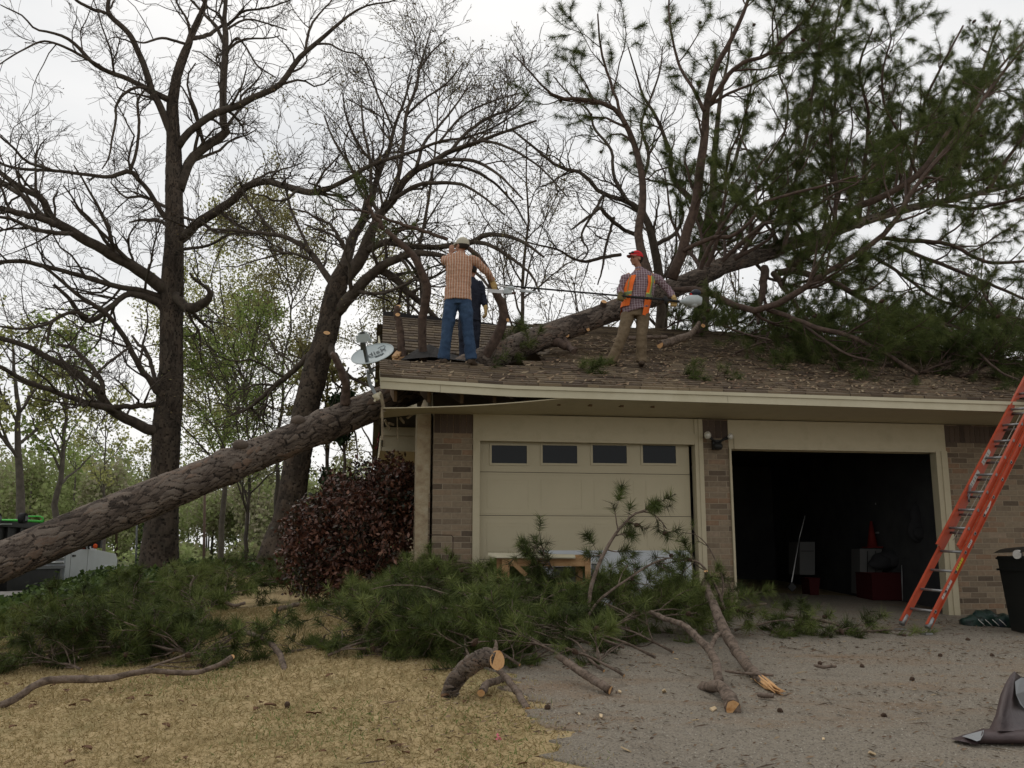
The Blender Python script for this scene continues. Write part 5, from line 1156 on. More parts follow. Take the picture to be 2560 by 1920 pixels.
for k in range(9):
    a = k * .7; o = np.array([math.cos(a) * .02, 0, math.sin(a) * .02]); e_ = P(*F5(2180 + 30 * math.cos(k), 1325 + 12 * math.sin(k * 2)), 7.45 + .02 * math.sin(k)); mb.tube([p[-4] + o * 1.6, c + o * 1.4, e_ + o * .6], [.012, .016, .003], 5)
mb.build('splintered_end', M_cut, rt)
p, r = ptsof(F5, [(1700, 1050, 24), (1720, 990, 30), (1745, 940, 30), (1770, 920, 26)], 8.6, 8.9)
log('cut_branch', 'short peg of wood wedged between the forked and the longest branch', [(p, r)], [], 'bare cut branches on the drive')
p, r = ptsof(F5, [(2030, 1345, 30), (2080, 1350, 34), (2140, 1355, 30)], 7.35, 7.3)
log('cut_branch', 'tiny loose piece of branch below the torn yellow end', [(p, r)], [], 'bare cut branches on the drive')
p, r = ptsof(F3, [(-30, 1500, 34), (40, 1480, 30), (100, 1440, 28), (150, 1405, 30), (200, 1385, 32), (280, 1380, 30), (350, 1382, 30), (480, 1375, 28), (560, 1355, 24), (650, 1345, 22), (820, 1352, 22), (900, 1335, 20), (960, 1310, 20), (1002, 1283, 20)], 7.3, 8.3, n=40)
log('cut_branch', 'very long thin dark branch lying along the left edge of the dry lawn', [(p, r)], [(p[-1], (.4, -.8, .4), r[-1])], 'bare branches on the lawn')
p, r = ptsof(F3, [(1005, 1155, 10), (1040, 1168, 16), (1100, 1188, 20), (1160, 1220, 22), (1205, 1265, 24), (1222, 1310, 24), (1236, 1362, 24)], 9.4, 8.3)
log('cut_branch', 'curved pale grey branch hooking down on to the lawn between the heaps', [(p, r)], [], 'bare branches on the lawn')
for fr, pts, D0, D1, lb in ((F3, [(1190, 1080, 22), (1230, 1070, 20), (1290, 1055, 18)], 10.8, 11, 'short branch with an orange end at the foot of the reddish bush'),
        (F3, [(960, 1040, 16), (1010, 1060, 14), (1060, 1050, 14)], 11, 11.1, 'small pale stick on the dry grass left of the reddish bush'),
        (F3, [(640, 1000, 10), (700, 990, 12), (745, 992, 10)], 12.6, 12.6, 'pale twig lying on the ivy at the back of the left heap'),
        (F3, [(960, 1230, 10), (1000, 1200, 12), (1050, 1140, 10)], 9.4, 9.6, 'thin twig sticking out beside the curved grey branch'),
        (F4, [(1175, 1000, 14), (1250, 1012, 14), (1340, 1022, 14), (1420, 1045, 8)], 11.2, 11.0, 'thin straight stick on the ground before the open bay'),
        (F4, [(940, 1010, 12), (980, 975, 14), (1050, 955, 14), (1100, 950, 8)], 10.8, 10.9, 'crooked bare twig over the threshold bough'),
        (F4, [(1305, 1215, 10), (1350, 1222, 14), (1400, 1218, 12)], 8.4, 8.4, 'dark stick with a cone beside it out on the drive'),
        (F4, [(920, 1240, 10), (1000, 1250, 12), (1130, 1258, 12)], 7.95, 7.9, 'dark stick lying across behind the torn yellow end')):
    p, r = ptsof(fr, pts, D0, D1); g = G(p[:, 0], p[:, 1]) + r * 0.8; p[:, 2] = np.maximum(p[:, 2], g)
    log('stick', lb, [(p, r)], [(p[0], (-.7, -.6, .1), r[0])] if 'orange' in lb else [], 'loose sticks', 'stick', 8)
# cones, leaves and chips one can count
GC = 'pine cones scattered on the ground'
mb = MB(); cones(mb, [np.zeros(3)], np.random.default_rng(2), .022); c0 = mb.build('pine_cone', M_cone); first = True
for px, py in ((718, 1763), (1368, 1772), (2050, 1660), (2155, 1668), (2180, 1575), (2260, 1590), (2350, 1640), (2280, 1700), (1950, 1780), (2210, 1790), (2480, 1640), (2420, 1600), (735, 1590)):
    q = gpt(px, py, .02); o = c0 if first else c0.copy()
    if not first: COL.objects.link(o)
    o.location = q; o.rotation_euler = (r6.uniform(0, 6), 0, r6.uniform(0, 6)); first = False
    setp(o, 'small dark pine cone lying loose on the ground in front of the house', 'pine cone', GC)
GH = 'pale wood chips on the drive'
mb = MB(); mb.add([(-.03, -.012, 0), (.03, -.008, .004), (.034, .012, .01), (-.026, .014, .006), (-.03, -.012, .008), (.03, -.008, .012), (.034, .012, .018), (-.026, .014, .014)], [[3, 2, 1, 0], [4, 5, 6, 7], [0, 1, 5, 4], [1, 2, 6, 5], [2, 3, 7, 6], [3, 0, 4, 7]])
c0 = mb.build('wood_chip', mat('chip_wood', (.55, .42, .26), .8)); first = True
for px, py, s in ((1783, 1778, 1.2), (1501, 1794, .8), (1565, 1880, 1.0), (2180, 1890, 1.3), (1660, 1733, 1.2), (1448, 1788, .7), (1550, 1735, 1), (1740, 1806, .7), (1880, 1700, .7), (2350, 1760, .6), (2060, 1850, .6), (1690, 1650, .7)):
    q = gpt(px, py, .014); o = c0 if first else c0.copy()
    if not first: COL.objects.link(o)
    o.location = q; o.rotation_euler = (r6.uniform(-.4, .4), r6.uniform(-.4, .4), r6.uniform(0, 6)); o.scale = (s, s, s); first = False
    setp(o, 'pale chip of sawn wood lying on the gravel drive', 'wood chip', GH)
GF = 'brown fallen leaves on the lawn'
mb = MB(); t = np.linspace(0, 1, 7); w = .03 * np.sin(np.pi * t) ** .7; zz = .006 * np.sin(t * 4)
Va = np.concatenate([np.stack([t * .1 - .05, w, zz + .012], 1), np.stack([t * .1 - .05, 0 * t, zz], 1), np.stack([t * .1 - .05, -w, zz + .016], 1)]); k = np.arange(6)
mb.add(Va, np.concatenate([np.stack([k, k + 1, k + 8, k + 7], 1), np.stack([k + 7, k + 8, k + 15, k + 14], 1)]), .5)
c0 = mb.build('fallen_leaf', mat('dead_leaf', (.12, .06, .03), .85, cols=[(.08, .04, .02), (.17, .09, .045)], nscale=20)); first = True
for kq in range(60):
    px = r6.uniform(10, 1400); py = r6.uniform(1690, 1915)
    q = gpt(px, py, .02)
    if q[0] > bound(q[1]): continue
    o = c0 if first else c0.copy()
    if not first: COL.objects.link(o)
    s = r6.uniform(.35, .9); o.location = q; o.rotation_euler = (r6.uniform(-.3, .3), r6.uniform(-.3, .3), r6.uniform(0, 6)); o.scale = (s, s, s); first = False
    setp(o, 'curled brown dead leaf lying on the dry lawn', 'leaf', GF)
q = gpt(1243, 1849, .02); mb = MB(); leaves(mb, np.repeat(q[None], 7, 0) + r6.normal(size=(7, 3)) * .012, (.02, .035), r6, aspect=.8)
setp(mb.build('pink_blossom', mat('pink_petal', (.6, .16, .2), .6)), 'small pink blossom fallen on the lawn near the drive edge', 'flower')
# ------------------------------------------------------------------ bush at the corner
M_bush = mat('photinia_leaves', (.1, .05, .03), .45, tone=[(.022, .026, .012), (.07, .027, .018), (.135, .056, .034), (.25, .115, .075), (.36, .24, .16)], spec=.4)
b0 = gpt(880, 1500); cB = P(890, 1340, 13.2)
bush = thing('photinia_bush', 'big rounded shrub with maroon and bronze leaves at the left corner of the garage', 'shrub', (cB[0], cB[1], float(G(cB[0], cB[1]))), 0)
zb = bush.location.z; mb = MB(); sP = []; sR = []
for k in range(26):
    a = r6.uniform(0, 6.28); rr_ = r6.uniform(.3, 1.0); h = r6.uniform(.9, 1.9) * (1 - .25 * rr_); st = np.array([cB[0] + .2 * math.cos(a), cB[1] + .2 * math.sin(a), zb])
    en = np.array([cB[0] + .92 * rr_ * math.cos(a), cB[1] + .9 * rr_ * math.sin(a), zb + h]); t = np.linspace(0, 1, 8)[:, None]; sP.append(st * (1 - t) + en * t + r6.normal(size=(8, 3)) * .03 * t); sR.append(.02 * (1 - .7 * t[:, 0]))
sP = np.array(sP); sR = np.array(sR); mb.tubes(sP, sR, 5); a1, b1 = grow(sP, sR, 4, .25, 1, .2, .5, (30, 70), .2, .2, 5, .6, r6, .004); mb.tubes(a1, b1, 4); mb.build('stem', M_oakl, bush)
def shell(n, c, rad3, r):
    d = unit(r.normal(size=(n, 3))); lump = .97 + .17 * np.sin(d[:, 0] * 8 + 1) * np.sin(d[:, 2] * 7) + .12 * np.sin(d[:, 1] * 11 + d[:, 0] * 9 + d[:, 2] * 5)
    q = d * (r.uniform(0, 1, n) ** .35 * lump)[:, None] * rad3; return np.array(c) + q, d
mb = MB()
for c, rd, n in (((cB[0] + .05, cB[1], zb + .95), (.98, .85, .98), 12000), ((cB[0] + .45, cB[1] + .1, zb + 1.45), (.52, .5, .62), 6000), ((cB[0] - .5, cB[1], zb + .8), (.6, .6, .75), 5000), ((cB[0] + .1, cB[1] - .2, zb + .3), (.8, .6, .4), 3000)):
    q, d = shell(n, c, np.array(rd), r6); q = q[q[:, 2] > zb + .02]
    u = np.clip((q[:, 0] - cB[0]) * .3, -.3, .3); tn = np.clip(r6.beta(1.3, 2.2, len(q)) * .8 + .1 * np.sin(q[:, 0] * 5) * np.sin(q[:, 2] * 6), 0, 1)
    leaves(mb, q, (.045, .095), r6, tone=tn, aspect=.5)
sh_s = grow(sP, sR, 2.5, .85, 1, .25, .55, (5, 50), .5, .15, 6, .8, r6, .004); p_, d_ = tips(sh_s[0], .2, 60, r6); leaves(mb, p_ + r6.normal(size=p_.shape) * .02, (.04, .085), r6, tone=np.clip(r6.beta(2, 1.6, len(p_)), 0, 1), aspect=.5)
mb.build('leaves', M_bush, bush); mb = MB(); mb.tubes(*sh_s, 4); mb.build('shoot', M_oakl, bush)
# wire hoop by the pillar
M_rust = mat('rusty_wire', (.05, .03, .022), .8)
mb = MB(); 
pt = [P(x, y, D) for x, y, D in ((1070, 1337, 12.0), (1092, 1337, 11.95), (1128, 1338, 11.9), (1133, 1343, 11.9), (1132, 1390, 11.88), (1130, 1440, 11.86), (1129, 1478, 11.84))]
mb.tube(pt, .006, 6); mb.tube([P(1072, 1438, 12.0), P(1131, 1440, 11.87)], .0055, 6)
w_ = thing('wire_plant_stand', 'thin rusty wire hoop standing against the left brick pillar', 'wire stand', pt[-1], 0); mb.build('frame', M_rust, w_)

# ------------------------------------------------------------------ wooden stand, boards by the closed door
st = thing('wooden_stand', 'homemade lumber stand with a cream siding board on top, in front of the closed door', 'stand', P(1390, 1500, 11.0), 0)
def PB(x, y, D): return P(*F5(x, y), D)
mb = MB(); a, b = PB(165, 376, 11.1), PB(775, 388, 11.05); bw = np.array([0, .28, .02])
mb.add([a, PB(230, 392, 10.9), PB(770, 394, 10.88), b + bw * .2, a + bw, b + bw], [[0, 1, 2, 3], [0, 3, 5, 4]]); v = np.array(mb.v[0]); v2 = v - np.array([0, 0, .015]); mb.add(v2, [[3, 2, 1, 0], [4, 5, 3, 0]])
mb.quad(v[1], v[2], v2[2], v2[1]); mb.quad(v[0], v[1], v2[1], v2[0]); mb.build('siding_board', M_fascia, st)
def member(name, x0, y0, x1, y1, D, th, matl=M_wood, lab=None):
    a, b = PB(x0, y0, D), PB(x1, y1, D + .0); mb = MB()
    mb.add([PB(x0, y1, D), PB(x1, y1, D), PB(x1, y0, D), PB(x0, y0, D)], [[0, 1, 2, 3]]); q = mb.v[0] + np.array([0, th, 0]); mb.add(q, [[3, 2, 1, 0]])
    for i, j in ((0, 1), (1, 2), (2, 3), (3, 0)): mb.add([mb.v[0][j], mb.v[0][i], q[i], q[j]], [[0, 1, 2, 3]])
    return mb.build(name, matl, st)
member('rail', 318, 396, 840, 458, 10.95, .04); member('rail', 770, 378, 842, 396, 10.97, .05)
member('post', 838, 396, 876, 700, 10.93, .06); member('post', 262, 398, 314, 560, 10.94, .05); member('post', 226, 392, 262, 540, 11.1, .05)
member('shelf', 640, 570, 845, 640, 10.98, .04); member('post', 772, 458, 820, 600, 11.05, .04)
mb = MB(); mb.beam(PB(315, 410, 10.93), PB(430, 520, 10.93), .03, .05); mb.build('brace', M_wood, st)
mb = MB(); mb.add([PB(620, 460, 11.02), PB(770, 460, 11.02), PB(770, 570, 11.02), PB(620, 570, 11.02)], [[0, 3, 2, 1]]); mb.build('screen', mat('grey_screen', (.13, .13, .12), .8), st)
pz = thing('storm_window', 'narrow dark window with a pale metal frame leaning beside the wooden stand', 'window', PB(910, 690, 11.2), 0)
mb = MB(); mb.add([PB(878, 436, 11.3), PB(935, 436, 11.3), PB(945, 690, 11.15), PB(878, 690, 11.15)], [[0, 3, 2, 1]]); mb.build('pane', mat('dull_glass', (.05, .05, .05), .25, spec=.6), pz)
mb = MB()
for a, b in (((876, 434), (937, 434)), ((937, 434), (948, 690)), ((876, 434), (876, 690))): mb.beam(PB(*a, 11.29 - (.14 if a[1] > 600 else 0)), PB(*b, 11.29 - (.14 if b[1] > 600 else 0)), .014, .02)
mb.build('frame', mat('aluminium', (.45, .45, .43), .4, metal=.6), pz)
wb = thing('insulation_board', 'wide white board leaning across the bottom of the closed garage door', 'board', P(1500, 1500, 11.9), 0)
zt_ = FS(1500, 1376, .0)[1]; s0_ = FS(1352, 1376, -.05)[0]; s1_ = FS(1731, 1376, -.05)[0]
mb = MB(); mb.add([H(s0_, -.16, zt_ - .8), H(s1_, -.16, zt_ - .8), H(s1_, .06, zt_), H(s0_, .06, zt_), H(s0_, -.13, zt_ - .8), H(s1_, -.13, zt_ - .8), H(s1_, .09, zt_), H(s0_, .09, zt_)], [[0, 1, 2, 3], [3, 2, 6, 7], [7, 6, 5, 4], [1, 5, 6, 2], [4, 0, 3, 7]])
mb.build('panel', mat('white_board', (.33, .37, .41), .7, cols=[(.42, .44, .46), (.48, .50, .52)], nscale=4), wb)
# flood light on the middle pier
fl_ = thing('flood_light', 'twin headed flood light with clear bulbs on the brick pier between the doors', 'lamp', H(*[FS(1793, 1105, -.1)[0], -.1], FS(1793, 1105, -.1)[1]), TH)
c = np.array(fl_.location); mb = MB(); mb.box(c[0] - .06, c[0] + .06, c[1] - .0, c[1] + .09, c[2] - .10, c[2] + .03); mb.sphere(c + [0, -.03, -.06], (.07, .05, .05)); mb.build('housing', mat('black_metal', (.02, .02, .02), .5), fl_)
for px, r_ in ((1769, .05), (1826, .04)):
    q = P(px, 1088 + (3 if px > 1800 else 0), c[1] - .1); mb = MB(); mb.tube([c + [0, 0, -.02], c * .5 + q * .5 + [0, .03, 0], q + [0, .06, 0]], [.012, .018, .03], 8); o = mb.build('arm', bpy.data.materials['black_metal'], fl_)
    mb = MB(); mb.sphere(q, (r_, r_, r_ * 1.1), 14, 10); mb.build('bulb', mat('clear_bulb', (.5, .48, .42), .15, spec=.9), fl_)

# ------------------------------------------------------------------ satellite dish
M_dish = mat('dish_grey', (.36, .41, .42), .55, cols=[(.34, .39, .40), (.39, .44, .45)], nscale=3); M_mast = mat('mast_grey', (.2, .22, .23), .5); M_darkp = mat('arm_grey', (.09, .1, .10), .6)
Dd = 11.0; cD = P(931, 884, Dd)
dish = thing('satellite_dish', 'grey oval satellite dish on a bent mast at the left corner of the eave', 'satellite dish', P(950, 985, Dd), 0)
# build the reflector from its outline as seen: wide axis along a, short axis b tilted skyward
ra = .5 * 110 / FPX * Dd; axA = unit(np.array([.97, -.12, .15])); nrmD = unit(np.array([-.10, -.62, .78])); nrmD = unit(nrmD - (nrmD @ axA) * axA); axB = np.cross(nrmD, axA)
mb = MB(); V = []; F = []; nr_, na = 7, 40
for i in range(nr_ + 1):
    for j in range(na):
        t = i / nr_; a = 2 * math.pi * j / na; V.append(cD + axA * math.cos(a) * ra * t + axB * math.sin(a) * ra * 1.0 * t + nrmD * (.05 * (t * t - 1)))
for i in range(nr_):
    for j in range(na): F.append([i * na + j, (i + 1) * na + j, (i + 1) * na + (j + 1) % na, i * na + (j + 1) % na])
mb.add(V, F, .5, 0, True); mb.add(np.array(V) - nrmD * .008, [f[::-1] for f in F], .5, 0, True)
mb.tube([cD + axA * math.cos(a) * ra + axB * math.sin(a) * ra for a in np.linspace(0, 2 * math.pi, 41)], .006, 6); rf = mb.build('reflector', M_dish, dish)
# lettering lies on the reflector
def textmesh(s, size, name, matl, parent, o, ax, up, ext=.0008, italic=0):
    cu = bpy.data.curves.new(name, 'FONT'); cu.body = s; cu.size = size; cu.extrude = ext; cu.align_x = 'CENTER'; cu.align_y = 'CENTER'; cu.shear = italic
    t = bpy.data.objects.new(name, cu); COL.objects.link(t); dg = bpy.context.evaluated_depsgraph_get(); me = bpy.data.meshes.new_from_object(t.evaluated_get(dg)); bpy.data.objects.remove(t)
    me.materials.clear(); me.materials.append(matl); n_ = np.cross(ax, up)
    M = Matrix(((ax[0], up[0], n_[0], o[0]), (ax[1], up[1], n_[1], o[1]), (ax[2], up[2], n_[2], o[2]), (0, 0, 0, 1)))
    top = parent
    while top.parent: top = top.parent
    me.transform(inv_of(top) @ M); ob = bpy.data.objects.new(name, me); COL.objects.link(ob); ob.parent = parent; return ob
M_ink = mat('dark_lettering', (.05, .06, .065), .7)
def onD(u, v, lift=.006): t2 = u * u + v * v; return cD + axA * u * ra + axB * v * ra + nrmD * (.05 * (t2 - 1) + lift)
lt = unit(onD(.5, .4) - onD(-.1, .22)); lu = unit(np.cross(nrmD, lt)); 
textmesh('dish', .15, 'lettering', M_ink, rf, onD(.12, .33, .012), lt, lu)
mb = MB(); 
def path_on(pts, r_=.0025): mb.tube([onD(*p_, .004) for p_ in pts], r_, 5)
path_on([(.15, .66), (.30, .74), (.45, .75), (.52, .68), (.48, .5), (.40, .36)]); path_on([(-.28, .02), (-.1, -.04), (.05, .0), (.15, .06)])
path_on([(.12, -.02), (.12, -.12), (.22, -.08), (.44, -.04), (.46, .04), (.48, .12), (.34, .08), (.2, .04), (.12, -.02)], .003); mb.build('swoosh', M_ink, rf)
textmesh('hello'[:0] + 'network', .035, 'lettering', M_ink, rf, onD(.30, .01, .008), lt, lu)
# arm, LNB, mast
lnb = P(906, 842, Dd - .42)
mb = MB(); mb.beam(P(918, 905, Dd - .05), P(909, 858, Dd - .4), .03, .05, (0, -1, .3)); mb.beam(P(930, 935, Dd + .05), P(918, 905, Dd - .05), .03, .045, (0, -1, .3)); mb.beam(P(909, 872, Dd - .34), P(907, 857, Dd - .41), .06, .05, (0, -1, .3)); mb.build('arm', M_darkp, dish)
mb = MB(); b_ = P(907, 846, Dd - .46); mb.beam(b_ + [-.07, 0, -.01], b_ + [.075, 0, .01], .08, .085, (0, -.3, 1)); mb.beam(b_ + [-.05, -.02, .045], b_ + [.05, -.02, .06], .06, .03, (0, -.3, 1)); mb.tube([b_ + [.06, .03, .03], b_ + [.085, .03, 0], b_ + [.085, .03, -.05]], .012, 6); lo = mb.build('receiver', M_dish, dish)
mb = MB(); mb.beam(b_ + [-.03, -.056, .05], b_ + [.03, -.056, .055], .002, .02, (0, -.3, 1)); mb.build('label', M_ink, lo)
mb = MB(); mb.tube([P(920, 925, Dd + .06), P(921, 940, Dd + .08), P(925, 960, Dd + .08), P(938, 985, Dd + .06), P(944, 995, Dd + .05)], .021, 10); mb.tube([P(936, 925, Dd), P(921, 930, Dd + .05)], .02, 8); mb.build('mast', M_mast, dish)
mb = MB(); mb.tube([P(938, 985, Dd + .04), P(946, 1000, Dd + .05)], [.045, .03], 8); mb.beam(P(936, 1004, Dd + .05), P(952, 980, Dd + .05), .05, .02); mb.build('foot_bracket', M_fascia, dish)

# ------------------------------------------------------------------ ladder
M_or = mat('orange_fibreglass', (.45, .065, .025), .5, cols=[(.36, .052, .020), (.46, .072, .028)], nscale=8, spec=.4); add_patches(M_or, 14, (.25, .06, .03), .62, .8, (1, 1, 1), .5)
M_al = mat('ladder_aluminium', (.3, .3, .3), .45, metal=.7, cols=[(.2, .2, .2), (.36, .36, .36)], nscale=9); M_blk = mat('black_rubber', (.02, .02, .02), .8)
L0 = P(2262, 1563, 11.5); L1 = P(2545, 1018, 12.6); R0 = P(2322, 1576, 11.2)
vv = unit(L1 - L0); uu = R0 - L0; wid = .33; uu = unit(uu - (uu @ vv) * vv); ww = np.cross(uu, vv)   # ww points to the climber's side
if ww[1] > 0: ww = -ww
lad = thing('extension_ladder', 'orange fibreglass extension ladder leaning on the eave at the right', 'ladder', (L0 + R0) / 2, 0)
def lp(u, v, w=0): return L0 + uu * u + vv * v + ww * w
def rail(name, u, v0, v1, w, side, dpt=.085):
    # C channel: web plus two flanges, flanges pointing outwards
    mb = MB(); t = .006; fw = .03
    def bx(u0, u1, w0, w1):
        v = [lp(a_, b_, c_) for a_ in (u0, u1) for b_ in (v0, v1) for c_ in (w0, w1)]
        mb.add(v, [[0, 1, 3, 2], [4, 6, 7, 5], [0, 4, 5, 1], [2, 3, 7, 6], [0, 2, 6, 4], [1, 5, 7, 3]])
    bx(u - t / 2, u + t / 2, w, w + dpt)
    x0, x1 = (u + t / 2, u + fw) if side > 0 else (u - fw, u - t / 2)
    bx(x0, x1, w, w + t); bx(x0, x1, w + dpt - t, w + dpt)
    return mb.build(name, M_or, lad)
W2 = wid
base_l = rail('base_rail', 0, .0, 4.3, 0, -1); base_r = rail('base_rail', W2, .0, 4.3, 0, 1)
fl_l = rail('fly_rail', .035, 1.13, 4.9, .09, -1); fl_r = rail('fly_rail', W2 - .035, 1.13, 4.9, .09, 1)
for k in range(14):
    v = .22 + .305 * k
    if v < 4.2:
        mb = MB(); mb.tube([lp(-.01, v, .04), lp(W2 + .01, v, .04)], .0165, 10); mb.build('rung', M_al, lad)
        for u_ in (-.008, W2 + .008):
            mb = MB(); mb.tube([lp(u_ - .004, v, .04), lp(u_ + .004, v, .04)], .024, 10); mb.tube([lp(u_ - .0055, v, .04), lp(u_ + .0055, v, .04)], .014, 10, mi=1); mb.build('rung_rivet', [M_al, M_blk], lad)
    if 1.2 < v < 4.8:
        mb = MB(); mb.tube([lp(.03, v, .13), lp(W2 - .03, v, .13)], .0165, 10); mb.build('rung', M_al, lad)
        for u_ in (.03, W2 - .03):
            mb = MB(); mb.tube([lp(u_ - .006, v, .13), lp(u_ + .006, v, .13)], .022, 10); mb.build('rung_rivet', M_al, lad)
for u_, pp in ((-.01, base_l), (W2 + .01, base_r)):
    mb = MB(); mb.tube([lp(u_, .12, .04), lp(u_, -.02, .04)], [.03, .035], 8); q = lp(u_, -.07, .04); gz = float(G(q[0], q[1])) + .012
    mb.beam(np.array([q[0] - .05, q[1] - .03, gz + .012]), np.array([q[0] + .06, q[1] + .03, gz + .012]), .09, .02); mb.beam(q + [0, 0, .06], np.array([q[0], q[1], gz]), .05, .02); mb.build('foot', M_al, lad)
M_wl = mat('white_label', (.5, .49, .46), .6, cols=[(.42, .41, .38), (.55, .54, .5)], nscale=30); M_yl = mat('yellow_label', (.5, .47, .04), .6)
def sticker(u, v0, v1, w0, w1, m_, off): 
    mb = MB(); v = [lp(u + off, a_, b_) for a_, b_ in ((v0, w0), (v1, w0), (v1, w1), (v0, w1))]; mb.add(v, [[0, 1, 2, 3]]); mb.build('label', m_, lad)
    if m_ in (M_yl, M_wl) and v1 - v0 > .1:
        mb = MB()
        for k in range(4): vv0 = v0 + (v1 - v0) * (.12 + .2 * k); mb.add([lp(u + off * 1.1, a_, b_) for a_, b_ in ((vv0, w0 + .012), (vv0 + .008, w0 + .012), (vv0 + .008, w1 - .012), (vv0, w1 - .012))], [[0, 1, 2, 3]])
        mb.build('label_print', M_ink, lad)
o_ = -.006
sticker(W2, .42, .70, .012, .072, M_wl, .0036); sticker(W2, .86, 1.05, .012, .072, M_yl, .0036); sticker(W2, 1.22, 1.34, .012, .072, M_wl, .0036)
sticker(.035, 2.15, 2.42, .10, .165, M_wl, .0036); sticker(.035, 2.55, 2.8, .10, .165, M_wl, .0036)
mb = MB(); n_ = 24; mb.add([lp(W2 + .004, 1.85 + .13 * math.cos(t), .042 + .03 * math.sin(t)) for t in np.arange(n_) * 2 * math.pi / n_], [list(range(n_))]); mb.build('label', M_wl, lad)
mb = MB(); mb.add([lp(W2 + .0045, 1.85 + a_, .042 + b_) for a_, b_ in ((-.04, -.012), (.0, .014), (.04, -.012), (.02, -.012), (0, 0), (-.02, -.012))], [[0, 1, 4, 5], [1, 2, 3, 4]]); mb.build('label_print', M_ink, lad)
for u_ in (.05, W2 - .05):
    mb = MB(); mb.beam(lp(u_, 2.0, .1), lp(u_, 2.14, .16), .02, .03); mb.tube([lp(u_, 1.95, .05), lp(u_, 2.05, .13)], .014, 8); mb.build('rung_lock', M_al, lad)
mb = MB(); mb.tube([lp(W2 * .5, 1.25, .12), lp(W2 * .5 - .02, 2.2, .06), lp(W2 * .5, 3.5, .08)], .005, 6); mb.build('rope', mat('rope', (.35, .32, .26), .9), lad)

# ------------------------------------------------------------------ bin, bag and sheet at the right
M_bin = mat('black_bin', (.014, .015, .014), .45, spec=.35)
bx0, by0 = P(2508, 1560, 11.4)[0] + .33, 11.4; gzb = float(G(bx0 + .3, by0 + .3)) + .012
cart = thing('wheeled_bin', 'tall black wheeled bin standing by the brick wall at the right edge', 'bin', (bx0 + .3, by0 + .3, gzb), 0)
ztop = P(2510, 1365, 11.4)[2]
mb = MB(); x0, x1 = bx0, bx0 + .62
v = [(x0 + .05, by0 + .05, gzb), (x1 - .05, by0 + .05, gzb), (x1 - .05, by0 + .55, gzb), (x0 + .05, by0 + .55, gzb), (x0, by0, ztop - .12), (x1, by0, ztop - .12), (x1, by0 + .65, ztop - .12), (x0, by0 + .65, ztop - .12)]
mb.add(v, [[0, 1, 5, 4], [1, 2, 6, 5], [2, 3, 7, 6], [3, 0, 4, 7], [3, 2, 1, 0]])
for z in (ztop - .16, ztop - .3): mb.box(x0 - .012, x1 + .012, by0 - .012, by0 + .662, z, z + .025)
mb.build('body', M_bin, cart)
mb = MB(); q = np.linspace(0, 1, 9)
rows = [[(lerp(x0 - .02, x1 + .02, t), by0 - .03 + .72 * s_, ztop - .12 + .13 * math.sin(min(1, (t + .08) * 3) * math.pi / 2) * (1 - .25 * s_)) for t in q] for s_ in (0, .5, 1)]
V = np.array(rows).reshape(-1, 3); i, j = np.meshgrid(np.arange(2), np.arange(8), indexing='ij'); a = i * 9 + j; mb.add(V, np.stack([a, a + 1, a + 10, a + 9], -1).reshape(-1, 4), .5, 0, True)
mb.add([(x0 - .02, by0 - .03, ztop - .12), (x1 + .02, by0 - .03, ztop - .12)] + rows[0][::-1], [list(range(11))]); mb.build('lid', M_bin, cart)
for yy in (.12,):
    mb = MB(); mb.tube([(x0 + .0, by0 + yy, ztop - .1), (x0 - .035, by0 + yy - .02, ztop - .1)], .055, 14); mb.build('hinge_cap', M_wl, cart)
bag = thing('dark_bag', 'low heap of black and green bags on the ground beside the wheeled bin', 'bag', gpt(2455, 1568), 0); c = np.array(bag.location)
mb = MB()
for dx, dy, a, b, h in ((-.12, 0, .16, .12, .09), (.1, .1, .2, .13, .13), (.3, .02, .16, .12, .1)):
    n0 = len(mb.v); mb.sphere(c + [dx, dy, h * .6], (a, b, h), 18, 12); mb.v[n0] += .012 * np.sin(mb.v[n0] * 45)[:, [1, 2, 0]]
mb.build('bag_body', mat('bag_plastic', (.018, .022, .02), .35, cols=[(.012, .012, .013), (.02, .045, .035), (.015, .017, .03)], nscale=6, bump=.02, bscale=12), bag)
mb = MB()
for k in range(4): mb.tube([c + [-.1 + .09 * k, -.12, .1], c + [-.07 + .09 * k, -.15, .06], c + [-.03 + .09 * k, -.14, .02]], .005, 5)
mb.build('strap', M_wl, bag)
M_felt2 = mat('brown_underlay', (.06, .04, .04), .5, cols=[(.045, .03, .03), (.075, .052, .052)], nscale=5, bump=.006, bscale=20, spec=.35)
M_felt_w = mat('underlay_back', (.24, .25, .26), .6)
sh = thing('underlay_sheet', 'crumpled brown sheet with a grey underside curling up at the lower right corner', 'sheet', gpt(2500, 1850), 0)
F7 = lambda X, Y: (2300 + X / 5.923, 1620 + Y / 5.923)
def S7(X, Y, D): return P(*F7(X, Y), D)
